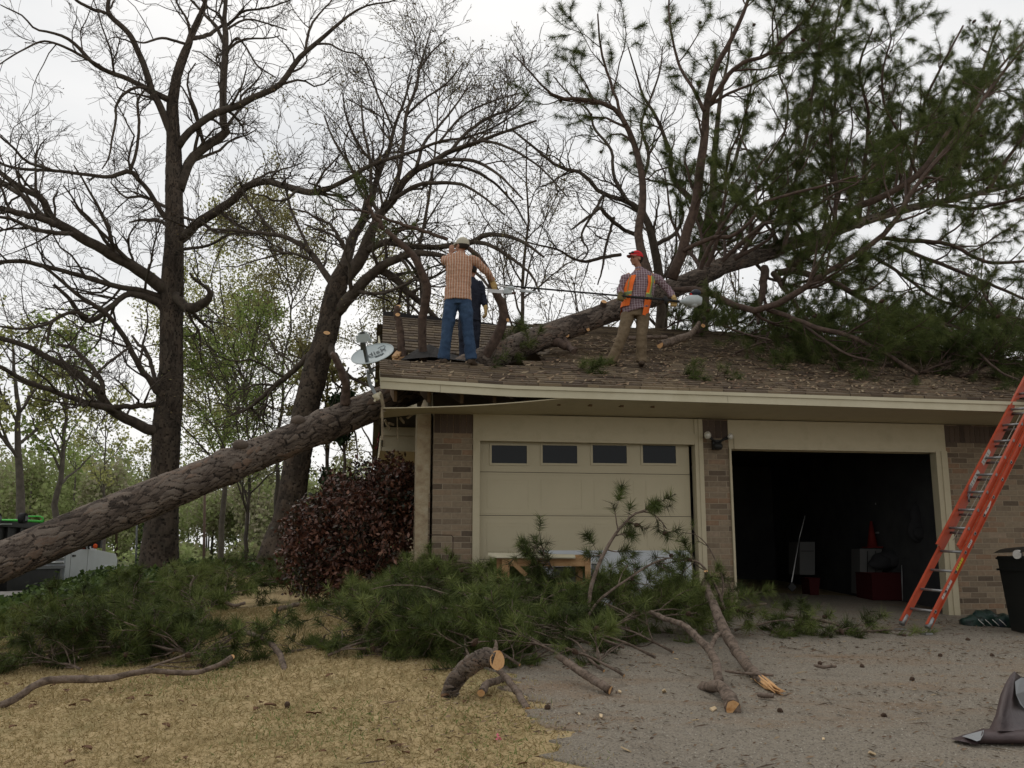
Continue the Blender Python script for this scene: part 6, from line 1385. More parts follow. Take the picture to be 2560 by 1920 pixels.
rowsA = [  # profile curves of the standing fold, bottom to top
 [S7(1000, 1240, 6.35), S7(1060, 1120, 6.42), S7(1115, 1000, 6.46), S7(1150, 850, 6.48), S7(1190, 690, 6.5), S7(1260, 530, 6.52), S7(1330, 410, 6.55), S7(1398, 340, 6.6)],
 [S7(1180, 1230, 6.15), S7(1200, 1120, 6.2), S7(1230, 1000, 6.25), S7(1270, 850, 6.28), S7(1310, 700, 6.3), S7(1350, 560, 6.4), S7(1380, 450, 6.48), S7(1400, 345, 6.56)],
 [S7(1400, 1230, 6.2), S7(1400, 1120, 6.35), S7(1400, 1000, 6.45), S7(1400, 850, 6.5), S7(1400, 720, 6.5), S7(1410, 600, 6.5), S7(1410, 480, 6.52), S7(1420, 360, 6.56)],
 [S7(1900, 1230, 6.3), S7(1900, 1150, 6.5), S7(1800, 1080, 6.6), S7(1700, 1000, 6.7), S7(1600, 850, 6.75), S7(1530, 700, 6.7), S7(1500, 560, 6.65), S7(1490, 420, 6.6)],
 [S7(2400, 1230, 6.4), S7(2400, 1150, 6.6), S7(2300, 1080, 6.8), S7(2200, 1000, 6.9), S7(2000, 850, 6.95), S7(1900, 700, 6.9), S7(1850, 560, 6.85), S7(1800, 480, 6.8)]]
V = np.array(rowsA).reshape(-1, 3); i, j = np.meshgrid(np.arange(4), np.arange(7), indexing='ij'); a = i * 8 + j
mb = MB(); mb.add(V, np.stack([a, a + 8, a + 9, a + 1], -1).reshape(-1, 4), .5, 0, True)
# rolled lower edge
rowsB = []
for X, dx in ((930, 0), (1200, 0), (1600, 0), (2400, 0)):
    D0 = 6.2; rowsB.append([S7(X + 30 - (X < 1000) * 0, 1195, D0 + .15), S7(X - 10, 1215, D0 + .02), S7(X - 20, 1270, D0 - .05), S7(X - 40, 1340, D0 - .09), S7(X - 70, 1400, D0 - .08), S7(X - 90, 1425, D0 - .02)])
V = np.array(rowsB).reshape(-1, 3); i, j = np.meshgrid(np.arange(3), np.arange(5), indexing='ij'); a = i * 6 + j; mb.add(V, np.stack([a, a + 6, a + 7, a + 1], -1).reshape(-1, 4), .5, 0, True)
# flat corner to the left
tip = S7(450, 1345, 6.22); mb.add([tip, S7(620, 1290, 6.32), S7(760, 1250, 6.38), S7(950, 1185, 6.4), S7(940, 1240, 6.22), S7(900, 1370, 6.1), S7(840, 1430, 6.08), S7(700, 1400, 6.1), S7(560, 1370, 6.15)], [[0, 8, 7, 6, 5, 4, 3, 2, 1]])
mb.build('brown_face', M_felt2, sh)
mb = MB(); up_ = np.array([0, -.012, .012]); mb.add([S7(610, 1330, 6.2) + up_, S7(720, 1295, 6.25) + up_, S7(850, 1280, 6.28) + up_, S7(935, 1240, 6.22) + up_, S7(925, 1310, 6.12) + up_, S7(880, 1390, 6.08) + up_, S7(830, 1405, 6.07) + up_, S7(740, 1370, 6.1) + up_], [[0, 7, 6, 5, 4, 3, 2, 1]])
up_ = np.array([-.01, -.02, .0])
mb.add([S7(1405, 490, 6.5) + up_, S7(1500, 430, 6.55) + up_, S7(1900, 500, 6.8) + up_, S7(2000, 1000, 6.85) + up_, S7(1560, 910, 6.6) + up_, S7(1480, 820, 6.48) + up_, S7(1420, 680, 6.45) + up_], [[0, 6, 5, 4, 3, 2, 1]]); mb.build('grey_underside', M_felt_w, sh)

# ------------------------------------------------------------------ things inside the open bay
def inD(px, py, d): s, z = FS(px, py, d); return H(s, d, z)
F8 = lambda X, Y: (1800 + X / 3.457, 1100 + Y / 3.457)
def I(X, Y, d): return inD(*F8(X, Y), d)
M_red = mat('red_plastic', (.05, .004, .005), .8); M_wire = mat('wire_shelf', (.4, .4, .4), .4, metal=.3); M_dkc = mat('dark_cloth', (.03, .03, .032), .9); M_grw = mat('pale_box', (.13, .13, .125), .8)
pole = thing('metal_pole', 'thin bright metal pole leaning inside the open bay', 'pole', I(617, 1240, 1.4), 0); mb = MB(); mb.tube([I(617, 1240, 1.4), I(685, 850, 2.0)], .009, 8); mb.tube([I(685, 850, 2.0), I(735, 655, 2.2)], .007, 8); mb.build('shaft', mat('bright_metal', (.35, .35, .34), .45, metal=.3), pole)
mb = MB(); mb.beam(I(600, 1250, 1.38), I(640, 1290, 1.38), .04, .1); mb.build('pole_foot', M_blk, pole)
def openbox(name, lab, cat, X0, X1, Y0, Y1, d, dep, m_, taper=.03):
    a, b = I(X0, Y0, d), I(X1, Y1, d); t = thing(name, lab, cat, I((X0 + X1) / 2, Y1, d), TH); mb = MB()
    f0, f1 = I(X0, Y0, d), I(X1, Y0, d); g0, g1 = I(X0 + 12, Y1, d), I(X1 - 12, Y1, d); bk = np.array([e2[0] * dep, e2[1] * dep, 0])
    v = [g0, g1, f1, f0, g0 + bk, g1 + bk, f1 + bk, f0 + bk]; mb.add(v, [[0, 1, 2, 3], [5, 4, 7, 6], [1, 5, 6, 2], [4, 0, 3, 7], [4, 5, 1, 0]])
    rim = MB()
    for p_, q_ in ((f0, f1), (f1, f1 + bk), (f1 + bk, f0 + bk), (f0 + bk, f0)): rim.tube([p_, q_], .012, 6)
    mb.build('tub', m_, t); rim.build('rim', m_, t); return t
openbox('storage_tub', 'large red plastic tub on the floor at the right inside the open bay', 'tub', 1310, 1700, 1150, 1385, 1.9, .5, M_red)
openbox('bucket', 'small red bucket standing in the dark of the open bay', 'bucket', 770, 865, 1195, 1345, 2.6, .3, M_red)
co = thing('traffic_cone', 'bright red orange traffic cone standing on a pale box inside the open bay', 'traffic cone', I(1318, 932, 2.4), 0)
mb = MB(); mb.tube([I(1318, 930, 2.4), I(1305, 700, 2.4)], [.09, .02], 14); mb.build('cone_body', mat('cone_red', (.14, .012, .008), .8), co); c = np.array(co.location); mb = MB(); mb.box(c[0] - .13, c[0] + .13, c[1] - .13, c[1] + .13, c[2] - .0, c[2] + .02); mb.build('cone_base', bpy.data.materials['cone_red'], co)
cr = thing('pale_cabinet', 'pale narrow cabinet under the red orange cone', 'cabinet', I(1270, 1340, 2.4), TH); mb = MB(); a, b = I(1210, 940, 2.3), I(1400, 1330, 2.3)
mb.add([a, I(1400, 940, 2.3), b, I(1210, 1330, 2.3), a + [0, .4, 0], I(1400, 940, 2.3) + [0, .4, 0], b + [0, .4, 0], I(1210, 1330, 2.3) + [0, .4, 0]], [[0, 3, 2, 1], [0, 1, 5, 4], [1, 2, 6, 5], [3, 0, 4, 7]]); mb.build('carcass', M_grw, cr)
mb = MB()
for X in (1275, 1345): mb.beam(I(X, 960, 2.28), I(X, 1320, 2.28), .01, .01)
mb.build('door_gap', M_blk, cr)
rk = thing('wire_shelf', 'white wire shelving against the side of the open bay', 'shelf', I(1560, 1380, 2.2), 0); mb = MB()
for X, dd_ in ((1375, 2.6), (1570, 1.8), (1710, 1.8), (1640, 2.6)): mb.tube([I(X, 520, dd_) if dd_ > 2 else I(X, 1080, dd_), I(X + (5 if dd_ > 2 else 8), 1390, dd_)], .007, 6)
for Y in (545, 795, 1115):
    for k in range(5): mb.tube([I(1340, Y + k * 3, 2.5), I(1700, Y + 6 + k * 3, 2.1)], .004, 5)
mb.build('frame', M_wire, rk)
bp_ = thing('backpack', 'dark backpack hanging high at the right inside the open bay', 'backpack', I(1710, 860, 1.2), 0); mb = MB(); c = I(1705, 710, 1.3)
mb.sphere(c - [0, 0, .12], (.17, .1, .2), 16, 12); mb.sphere(c + [0, 0, .08], (.12, .09, .2), 16, 12); mb.sphere(c + [0, -.08, -.17], (.12, .06, .1), 12, 8); mb.build('pack', M_dkc, bp_); mb = MB(); mb.tube([c + [0, 0, .2], c + [-.02, 0, .3], c + [.02, .02, .32]], .008, 6); mb.build('loop', M_dkc, bp_)
bl = thing('purple_ball', 'purple ball lying on the clutter above the red tub', 'ball', I(1640, 1090, 1.9), 0); mb = MB(); mb.sphere(I(1640, 1055, 1.9), .12, 20, 14); mb.build('ball_skin', mat('purple_skin', (.22, .03, .2), .4), bl)
cl = thing('clothes_heap', 'heap of dark clothing and bags piled over the red tub', 'clothes', I(1450, 1100, 2.1), 0); mb = MB()
for X, Y, r_ in ((1400, 1050, .16), (1480, 1030, .18), (1560, 970, .13), (1350, 1070, .1), (1590, 1010, .12)):
    n0 = len(mb.v); mb.sphere(I(X, Y, 2.1), (r_ * 1.2, r_, r_ * .8), 14, 10); mb.v[n0] += .015 * np.sin(mb.v[n0] * 30)[:, [2, 0, 1]]
mb.build('fabric', M_dkc, cl)
ap = thing('white_appliance', 'dim pale appliance deep inside the open bay behind the pole', 'appliance', I(750, 1160, 3.4), TH); mb = MB()
v = [I(690, 880, 3.4), I(820, 880, 3.4), I(820, 1165, 3.4), I(690, 1165, 3.4)]; v += [p_ + np.array([-.05, .5, 0]) for p_ in v]; mb.add(v, [[0, 3, 2, 1], [0, 1, 5, 4], [1, 2, 6, 5], [3, 0, 4, 7]]); mb.build('casing', M_grw, ap); mb = MB(); mb.beam(I(700, 960, 3.38), I(810, 960, 3.38), .01, .01); mb.build('panel_gap', M_blk, ap)
# ------------------------------------------------------------------ boughs lying on the roof
r7 = np.random.default_rng(44)
def roofz(x, y):
    q = np.stack([np.asarray(x) - OX, np.asarray(y) - OY], -1); return zr(q @ e1, np.minimum(q @ e2, dRidge))
def roof_hit(px, py):
    r = ray(px, py)
    for D in np.arange(10.5, 22, .03):
        q = r * (D / r[1])
        if q[2] + EY <= float(roofz(q[0], q[1])) and D > 11: return np.array([q[0], q[1], float(roofz(q[0], q[1]))])
    q = r * (20 / r[1]); return np.array([q[0], q[1], q[2] + EY])
GR2 = 'pine boughs lying across the roof'
def rbough(label, px, py, ang, ln, arch, nt=1.0, l1=(.3, .8), r0=.022, group=GR2):
    p = roof_hit(px, py); n = 14; t = np.linspace(0, 1, n); a = math.radians(ang); q = np.zeros((n, 3)); w = np.cumsum(r7.normal(size=n) * .05)
    q[:, 0] = p[0] + math.cos(a) * t * ln - math.sin(a) * w * .2; q[:, 1] = p[1] + math.sin(a) * t * ln + math.cos(a) * w * .2
    q[:, 2] = roofz(q[:, 0], q[:, 1]) + .05 + arch * np.sin(t * 2.6)
    rd = r0 * (1 - .8 * t); root = thing('pine_bough', label, 'branch', q[0], 0, group); mb = MB(); mb.tube(q, rd, 7)
    a1, b1 = grow(q[None], rd[None], 14, .02, 1, *l1, (30, 65), .35, .14, 7, .6, r7, .005, .3, .03); a2, b2 = grow(a1, b1, 6, .15, 1, .12, .4, (25, 55), .15, .16, 5, .7, r7, .0035, .2)
    for A in (a1, a2):
        if len(A): A[..., 2] = np.maximum(A[..., 2], roofz(A[..., 0], A[..., 1]) + .03)
    mb.tubes(a1, b1, 4); mb.tubes(a2, b2, 3); mb.build('stem', M_pbranch, root); mb = MB()
    for A, dn in ((a1, 6), (a2, 10)):
        if len(A): p_, d_ = tips(A, .45, dn * nt, r7); tufts(mb, p_, d_, 26, (.08, .16), .85, .0065, r7, droop=.1, shaft=.05, ang=.9)
    mb.build('needles', M_needle, root)
    return root
RL = ['bough on the roof just right of the man in the vest', 'bough behind the sawn limb on the roof', 'bough on the ridge below the first gap in the crown', 'bough in the row along the ridge, under the long low limb', 'dark bough half way up the roof below the long limb',
      'bough by the ridge where the second limb sinks down', 'bough on the upper roof under the thick stub', 'dark bough on the middle of the roof', 'bough on the upper roof right of the middle', 'bough under the drooping right hand limb', 'bough spread over the roof above the ladder side of the open bay',
      'dark bough by the right edge halfway up the roof', 'bough near the ridge at the right edge', 'bough trailing down the roof above the open bay', 'lowest bough on the roof at the right, above the ladder', 'bough on the ridge at the far right', 'bough between the ridge and the drooping limb', 'bough on the roof right of the trailing limb tip']
RB = [(1660, 830, 20, 1.4, .3), (1720, 845, 10, 1.8, .35), (1800, 820, 20, 2, .5), (1860, 850, 0, 2, .5), (1840, 890, 5, 2, .35), (1960, 850, 10, 2.2, .6), (1990, 880, 0, 2, .45), (2030, 900, 5, 2.2, .4), (2090, 870, 10, 2.2, .55), (2180, 880, 0, 2.2, .5), (2210, 910, 0, 2.2, .4),
      (2330, 900, 5, 2.4, .5), (2360, 870, 0, 2.4, .6), (2120, 915, 340, 1.8, .3), (2400, 950, 0, 2, .4), (2450, 870, 0, 2.4, .6), (2260, 850, 0, 2.4, .6), (2300, 940, 350, 1.8, .35)]
for l_, a_ in zip(RL, RB): rbough(l_, *a_, l1=(.4, 1.0))
GR3 = 'small green sprigs on the lower roof'
for l_, a_ in zip(['small fresh sprig on the roof below the vest man, left of two', 'small fresh sprig on the roof just above the fascia, right of the vest man', 'little tuft of needles on the roof left of a brown leafy twig', 'yellow green sprig lying on the roof above the closed door corner', 'fresh green sprig alone on the roof above the open bay', 'tiny tuft on the shingles near the plaid man'],
                  [(1440, 935, 10, .35, .03), (1660, 948, 20, .35, .03), (1700, 950, 0, .3, .03), (1790, 950, 0, .3, .03), (1900, 925, 10, .4, .03), (1222, 925, 0, .15, .02)]):
    rbough(l_, *a_, l1=(.1, .22), r0=.008, group=GR3, nt=1.3)
rbough('bushy bough at the feet of the plaid man beside the fallen trunk', 1230, 880, 20, .7, .25, 1.3, (.25, .55)); rbough('dark bough against the left side of the thick trunk on the roof', 1190, 895, 10, .7, .15, 1.3, (.2, .5))
p, r = limb(F6, [(2930, 1290, 64)] and [(2560, 1290, 60), (2640, 1275, 66)], 14, 14, 6)
F9 = lambda X, Y: (1340 + X / 4.046, 540 + Y / 4.046)
def L9(pts, D0, D1, n=24):
    q = [P(*F9(a, b), lerp(D0, D1, i / (len(pts) - 1))) for i, (a, b, w) in enumerate(pts)]; w = [c / 4.046 / FPX * lerp(D0, D1, i / (len(pts) - 1)) / 2 for i, (_, _, c) in enumerate(pts)]
    c = catmull(np.column_stack([q, w]), n); return c[:, :3], c[:, 3]
p, r = L9([(1255, 1300, 84), (1340, 1280, 84), (1440, 1240, 80), (1540, 1210, 70), (1610, 1150, 56), (1650, 1080, 42)], 14.6, 15.4)
log('sawn_limb', 'sawn limb with a round orange end on the roof, right of the vest man', [(p, r)], [(p[0], (-.75, -.65, .0), r[0] * .97), (P(*F9(1690, 1110), 15.2), (.2, -.9, .2), .035)], cat='limb')
p, r = L9([(930, 1235, 40), (1050, 1235, 42), (1180, 1225, 42), (1330, 1225, 36)], 15.6, 15.8); log('sawn_limb', 'dark straight limb on the roof behind the legs of the man in the vest', [(p, r)], [], cat='limb')
p, r = L9([(270, 1240, 70), (320, 1290, 60), (350, 1340, 56), (380, 1375, 60)], 14.7, 14.2); mb = MB(); mb.tube(p, r, 10); mb.build('limb', M_pbranch, pine)

# ------------------------------------------------------------------ people
def frame_of(T, hint):
    T = unit(np.array(T, float)); a = np.array(hint, float); a = unit(a - (a @ T) * T); return T, a, np.cross(T, a)
def loft(mb, pts, rx, ry, hint=(1, 0, 0), sides=18, n=None, wr=0.0, cap=True):
    pts = np.asarray(pts, float); c = catmull(np.column_stack([pts, np.broadcast_to(rx, len(pts)), np.broadcast_to(ry, len(pts))]), n or len(pts) * 5)
    p = c[:, :3]; T = np.gradient(p, axis=0); V = []; a = np.arange(sides) * 2 * math.pi / sides
    for k in range(len(p)):
        t, x, y = frame_of(T[k], hint); f = 1 + wr * math.sin(k * 1.9) * .5
        V.append(p[k] + (np.cos(a)[:, None] * x * c[k, 3] + np.sin(a)[:, None] * y * c[k, 4]) * f)
    V = np.concatenate(V); m = len(p); i, j = np.meshgrid(np.arange(m - 1), np.arange(sides), indexing='ij'); q = i * sides + j; q2 = i * sides + (j + 1) % sides
    mb.add(V, np.stack([q, q2, q2 + sides, q + sides], -1).reshape(-1, 4), .5, 0, True)
    if cap:
        for k, rv in ((0, 1), (m - 1, 0)):
            ring = np.arange(sides) + k * sides; mb.f.append(((ring[::-1] if rv else ring)[None] + mb.n - len(V), np.array([.5]), 0, False))
def cloth(mb, name, matl, parent, vox=.009, wrinkle=.012, scale=.12, sm_=3):
    o = mb.build(name, matl, parent); r_ = o.modifiers.new('r', 'REMESH'); r_.mode = 'VOXEL'; r_.voxel_size = vox; r_.use_smooth_shade = True
    s_ = o.modifiers.new('s', 'SMOOTH'); s_.iterations = sm_; s_.factor = .5
    if wrinkle:
        tx = bpy.data.textures.new(name + 'w', 'CLOUDS'); tx.noise_scale = scale; tx.noise_depth = 3; d = o.modifiers.new('d', 'DISPLACE'); d.texture = tx; d.strength = wrinkle * 2; d.texture_coords = 'LOCAL'
    return o
M_skin = mat('skin', (.30, .15, .09), .55, cols=[(.26, .12, .07), (.34, .17, .105)], nscale=14, spec=.4)
M_hair = mat('dark_hair', (.02, .014, .01), .8)
def plaid(name, base, vcol, hcol, fv, fh, wv=.18, wh=.16):
    m = bpy.data.materials.new(name); m.use_nodes = True; n = m.node_tree.nodes; lk = m.node_tree.links.new; b = n['Principled BSDF']; b.inputs['Roughness'].default_value = .9; b.inputs['Specular IOR Level'].default_value = .15
    t = n.new('ShaderNodeTexCoord'); nz_ = n.new('ShaderNodeTexNoise'); nz_.inputs['Scale'].default_value = 5; lk(t.outputs['Object'], nz_.inputs['Vector'])
    ad = n.new('ShaderNodeVectorMath'); ad.operation = 'MULTIPLY_ADD'; ad.inputs[1].default_value = (.035, .035, .035); lk(nz_.outputs['Color'], ad.inputs[0]); lk(t.outputs['Object'], ad.inputs[2])
    sp = n.new('ShaderNodeSeparateXYZ'); lk(ad.outputs[0], sp.inputs[0]); cur = None
    for ax, f, w, c in (('Z', fh, wh, hcol), ('X', fv, wv, vcol)):
        a = n.new('ShaderNodeMath'); a.operation = 'MULTIPLY'; a.inputs[1].default_value = f; lk(sp.outputs[ax], a.inputs[0])
        fr = n.new('ShaderNodeMath'); fr.operation = 'FRACT'; lk(a.outputs[0], fr.inputs[0]); ls = n.new('ShaderNodeMath'); ls.operation = 'LESS_THAN'; ls.inputs[1].default_value = w; lk(fr.outputs[0], ls.inputs[0])
        ml = n.new('ShaderNodeMath'); ml.operation = 'MULTIPLY'; ml.inputs[1].default_value = .75; lk(ls.outputs[0], ml.inputs[0])
        mx_ = n.new('ShaderNodeMixRGB'); lk(ml.outputs[0], mx_.inputs[0]); mx_.inputs[2].default_value = (*c, 1)
        if cur is None: mx_.inputs[1].default_value = (*base, 1)
        else: lk(cur, mx_.inputs[1])
        cur = mx_.outputs[0]
    lk(cur, b.inputs['Base Color']); return m
def A_(*v): return np.array(v, float)
def hand(mb, wr, dirv, palm, curl, s=1.0, thumb=1):
    """five finger hand: wrist, pointing direction, palm normal"""
    d = unit(A_(*dirv)); pn = A_(*palm); pn = unit(pn - (pn @ d) * d); sd_ = np.cross(d, pn)
    mb_ = mb; c1 = wr + d * .045 * s; c2 = wr + d * .085 * s
    loft(mb_, [wr - d * .02 * s, wr, c1, c2], np.array([.026, .028, .042, .040]) * s, np.array([.022, .02, .018, .016]) * s, sd_, 14)
    for k, (o, L_) in enumerate(((-.030, .062), (-.010, .074), (.011, .070), (.030, .056))):
        a0 = c2 + sd_ * o * s; q = [a0 - d * .02 * s, a0]; dd = d.copy(); 
        for j in range(3):
            an = math.radians(curl * (j + .6) * .7); dd = unit(d * math.cos(an) + pn * math.sin(an)); q.append(q[-1] + dd * L_ * s * (.42, .33, .25)[j])
        loft(mb_, q, np.array([.009, .0095, .0085, .008, .0065]) * s, np.array([.009, .0095, .0085, .008, .0065]) * s, sd_, 8, 12)
    t0 = wr + d * .03 * s - sd_ * .03 * s * thumb; t1 = t0 + unit(d * .7 - sd_ * .7 * thumb + pn * .4) * .04 * s; t2 = t1 + unit(d * .8 - sd_ * .1 * thumb + pn * .8) * .035 * s
    loft(mb_, [t0 - d * .01, t0, t1, t2], np.array([.012, .013, .011, .008]) * s, np.array([.012, .013, .011, .008]) * s, sd_, 8, 12)
def head(mb, c, fwd, up=(0, 0, 1)):
    f = unit(A_(*fwd)); u = A_(*up); u = unit(u - (u @ f) * f); x = np.cross(f, u)
    def at(a, b, z): return c + x * a + f * b + u * z
    def ell(o, r_): 
        n0 = len(mb.v); mb.sphere((0, 0, 0), r_, 20, 14); v = mb.v[n0]; mb.v[n0] = at(*o) + v[:, :1] * x + v[:, 1:2] * f + v[:, 2:3] * u
    ell((0, -.012, .03), (.076, .094, .088)); ell((0, .018, -.03), (.062, .074, .075)); ell((0, .055, -.085), (.030, .026, .022)); ell((0, .02, -.065), (.052, .055, .045))
    ell((0, .092, -.012), (.012, .012, .026)); ell((0, .102, -.028), (.016, .014, .011)); ell((0, .078, .028), (.05, .02, .012)); ell((0, .078, -.057), (.026, .012, .006)); ell((0, .077, -.067), (.022, .012, .006))
    for s_ in (-1, 1): ell((s_ * .078, -.01, -.01), (.010, .02, .031)); ell((s_ * .04, .06, -.025), (.02, .02, .018))
    return at, f, u, x
def cap(parent, at, f, u, x, m_top, m_brim, tilt=0.0):
    mb = MB(); V = []; F = []; na, nr_ = 28, 8
    for i in range(nr_ + 1):
        th = math.pi / 2 * i / nr_
        for j in range(na):
            a = 2 * math.pi * j / na; V.append(at(.088 * math.sin(th) * math.cos(a), -.014 + .108 * math.sin(th) * math.sin(a), .045 + .092 * math.cos(th) - (.02 if i == nr_ else 0)))
    for i in range(nr_):
        for j in range(na): F.append([i * na + j, (i + 1) * na + j, (i + 1) * na + (j + 1) % na, i * na + (j + 1) % na])
    mb.add(V, F, .5, 0, True); mb.sphere(at(0, -.014, .139), .008, 8, 6); o = mb.build('cap', m_top, parent)
    mb = MB(); V = []; n = 15
    for t, zz in ((.0, .048), (.5, .046), (1, .036)):
        for k in range(n):
            a = math.pi * (.12 + .76 * k / (n - 1)); V.append(at(.086 * math.cos(a) * (1 - .05 * t), -.014 + .10 * math.sin(a) + .085 * t * math.sin(a) ** .6, zz - .012 * (math.cos(a) ** 2) * t * 1.5))
    i, j = np.meshgrid(np.arange(2), np.arange(n - 1), indexing='ij'); q = i * n + j; F = np.stack([q, q + 1, q + n + 1, q + n], -1).reshape(-1, 4)
    mb.add(V, F, .5, 0, True); mb.add(np.array(V) - u * .004, F[:, ::-1], .5, 0, True); mb.build('brim', m_brim, o)
    return o
def boot(mb, ank, toe, s=1.0):
    d = unit(A_(*toe)); t = ank.copy(); t[2] -= .035
    loft(mb, [ank + A_(0, 0, .09), ank + A_(0, 0, .02), t - d * .01], np.array([.052, .055, .05]) * s, np.array([.055, .06, .055]) * s, (1, 0, 0), 14)
    g = ank[2] - .075
    loft(mb, [A_(*(ank - d * .085)[:2], g + .035), A_(*ank[:2], g + .042), A_(*(ank + d * .10)[:2], g + .036), A_(*(ank + d * .185)[:2], g + .028)], np.array([.032, .042, .047, .034]) * s, np.array([.035, .045, .038, .024]) * s, (-d[1], d[0], 0), 16)
def person(label, J, shirt, pants, boots, capm=None, brim=None, gl=(None, None), fwd=(0, 1, 0), hfwd=(0, 1, 0), tor=(.17, .115), hcurl=(60, 60), shoulder_ax=(1, 0, 0)):
    g = J['ground']; root = thing('person', label, 'person', g, 0)
    sx = unit(A_(*shoulder_ax)); pv, ch, nk, hd = J['pelvis'], J['chest'], J['neck'], J['head']; w, dp = tor
    mb = MB()   # body, one continuous surface
    loft(mb, [pv - A_(0, 0, .06), pv, (pv + ch) / 2, ch, nk - A_(0, 0, .04), nk, hd - A_(0, 0, .05)], [w * .8, w * .86, w * .78, w * .95, w * .45, .052, .05], [dp * .8, dp * .85, dp * .8, dp * .85, dp * .6, .055, .05], sx)
    for s_ in ('L', 'R'):
        h_, k_, a_ = J['hip' + s_], J['knee' + s_], J['ank' + s_]; loft(mb, [h_ + A_(0, 0, .05), h_, (h_ + k_) / 2, k_, (k_ + a_) / 2, a_, a_ - A_(0, 0, .03)], [.075, .08, .068, .048, .05, .035, .035], [.08, .085, .07, .052, .055, .035, .035], sx)
        s0, e0, w0 = J['sho' + s_], J['elb' + s_], J['wri' + s_]; loft(mb, [s0 + (nk - s0) * .35, s0, (s0 + e0) / 2, e0, (e0 + w0) / 2, w0], [.045, .048, .042, .036, .036, .025], [.045, .048, .042, .036, .036, .025], (0, 1, .2))
        if gl[0 if s_ == 'L' else 1] is None: hand(mb, w0, J['hd' + s_], J['pm' + s_], hcurl[0 if s_ == 'L' else 1], 1.05, 1 if s_ == 'L' else -1)
        loft(mb, [a_ - A_(0, 0, .02), a_ - A_(0, 0, .05) + unit(J['toe' + s_]) * .12], [.03, .025], [.03, .02], sx)
    at, f, u, x = head(mb, hd, hfwd); cloth(mb, 'body', M_skin, root, .0065, 0, sm_=2)
    for s_ in ('L', 'R'):
        gm = gl[0 if s_ == 'L' else 1]
        if gm is not None:
            mb = MB(); w0 = J['wri' + s_]; hand(mb, w0, J['hd' + s_], J['pm' + s_], hcurl[0 if s_ == 'L' else 1], 1.25, 1 if s_ == 'L' else -1); d = unit(w0 - J['elb' + s_]); loft(mb, [w0 - d * .06, w0 - d * .02, w0 + d * .02], [.040, .034, .036], [.040, .034, .036], (0, 1, .2)); cloth(mb, 'glove', gm, root, .006, 0, sm_=1)
    mb = MB()   # shirt
    hem = pv + J.get('hem', A_(0, 0, -.04))
    loft(mb, [hem, pv + A_(0, 0, .05), (pv + ch) / 2, ch, (ch + nk) / 2 + A_(0, 0, .03), nk - A_(0, 0, .01)], [w * 1.16, w * 1.12, w * 1.06, w * 1.12, w * .95, .07], [dp * 1.28, dp * 1.2, dp * 1.08, dp * 1.1, dp * .9, .068], sx, 24, wr=.02)
    for s_ in ('L', 'R'):
        s0, e0, w0 = J['sho' + s_], J['elb' + s_], J['wri' + s_]; e1_ = w0 - unit(w0 - e0) * .03
        loft(mb, [s0 + (ch + A_(0, 0, .08) - s0) * .5, s0, (s0 + e0) / 2, e0, (e0 + w0) / 2, e1_], [.068, .070, .060, .053, .050, .038], [.068, .070, .060, .053, .050, .038], (0, 1, .2), wr=.16)
    loft(mb, [nk - A_(0, 0, .05), nk + A_(0, 0, .015)], [.072, .062], [.072, .066], sx)
    cloth(mb, 'shirt', shirt, root, .009, .015, .08, 2)
    mb = MB()   # trousers
    wt = pv + A_(0, 0, .05); loft(mb, [wt, pv, (J['hipL'] + J['hipR']) / 2 - A_(0, 0, .03)], [w * .84, w * .93, w * .95], [dp * .88, dp * 1.0, dp * 1.0], sx, 22)
    for s_ in ('L', 'R'):
        h_, k_, a_ = J['hip' + s_], J['knee' + s_], J['ank' + s_]; loft(mb, [h_ + A_(0, 0, .05), h_, (h_ + k_) / 2, k_, (k_ + a_) / 2, a_ + A_(0, 0, .0)], [.094, .104, .095, .080, .080, .086], [.10, .110, .098, .084, .084, .088], sx, wr=.03)
    cloth(mb, 'trousers', pants, root, .009, .016, .09, 2)
    for s_ in ('L', 'R'): mb = MB(); boot(mb, J['ank' + s_], J['toe' + s_]); cloth(mb, 'boot', boots, root, .008, 0, sm_=2)
    mb = MB(); n0 = 0
    mb.sphere((0, 0, 0), (.083, .100, .094), 20, 12); v = mb.v[0]; v = v[:]; k_ = None
    vv_ = at(0, -.020, .022) + v[:, :1] * x + v[:, 1:2] * f + v[:, 2:3] * u; ry = v[:, 1]; rz = v[:, 2]
    fa = mb.f[0][0]; keep_ = [q for q in fa if all((ry[i_] < .025 and rz[i_] > -.075) or rz[i_] > .05 for i_ in q)]
    mb = MB(); mb.add(vv_, np.array(keep_), .5, 0, True); mb.build('hair', M_hair, root)
    for s_ in (-1, 1):
        mb = MB(); mb.sphere(at(s_ * .031, .072, .004), (.011, .011, .008), 10, 8); mb.build('eye', mat('eye_dark', (.03, .02, .02), .3), root)
    if capm: cap(root, at, f, u, x, capm, brim or capm)
    return root, at, f, u, x
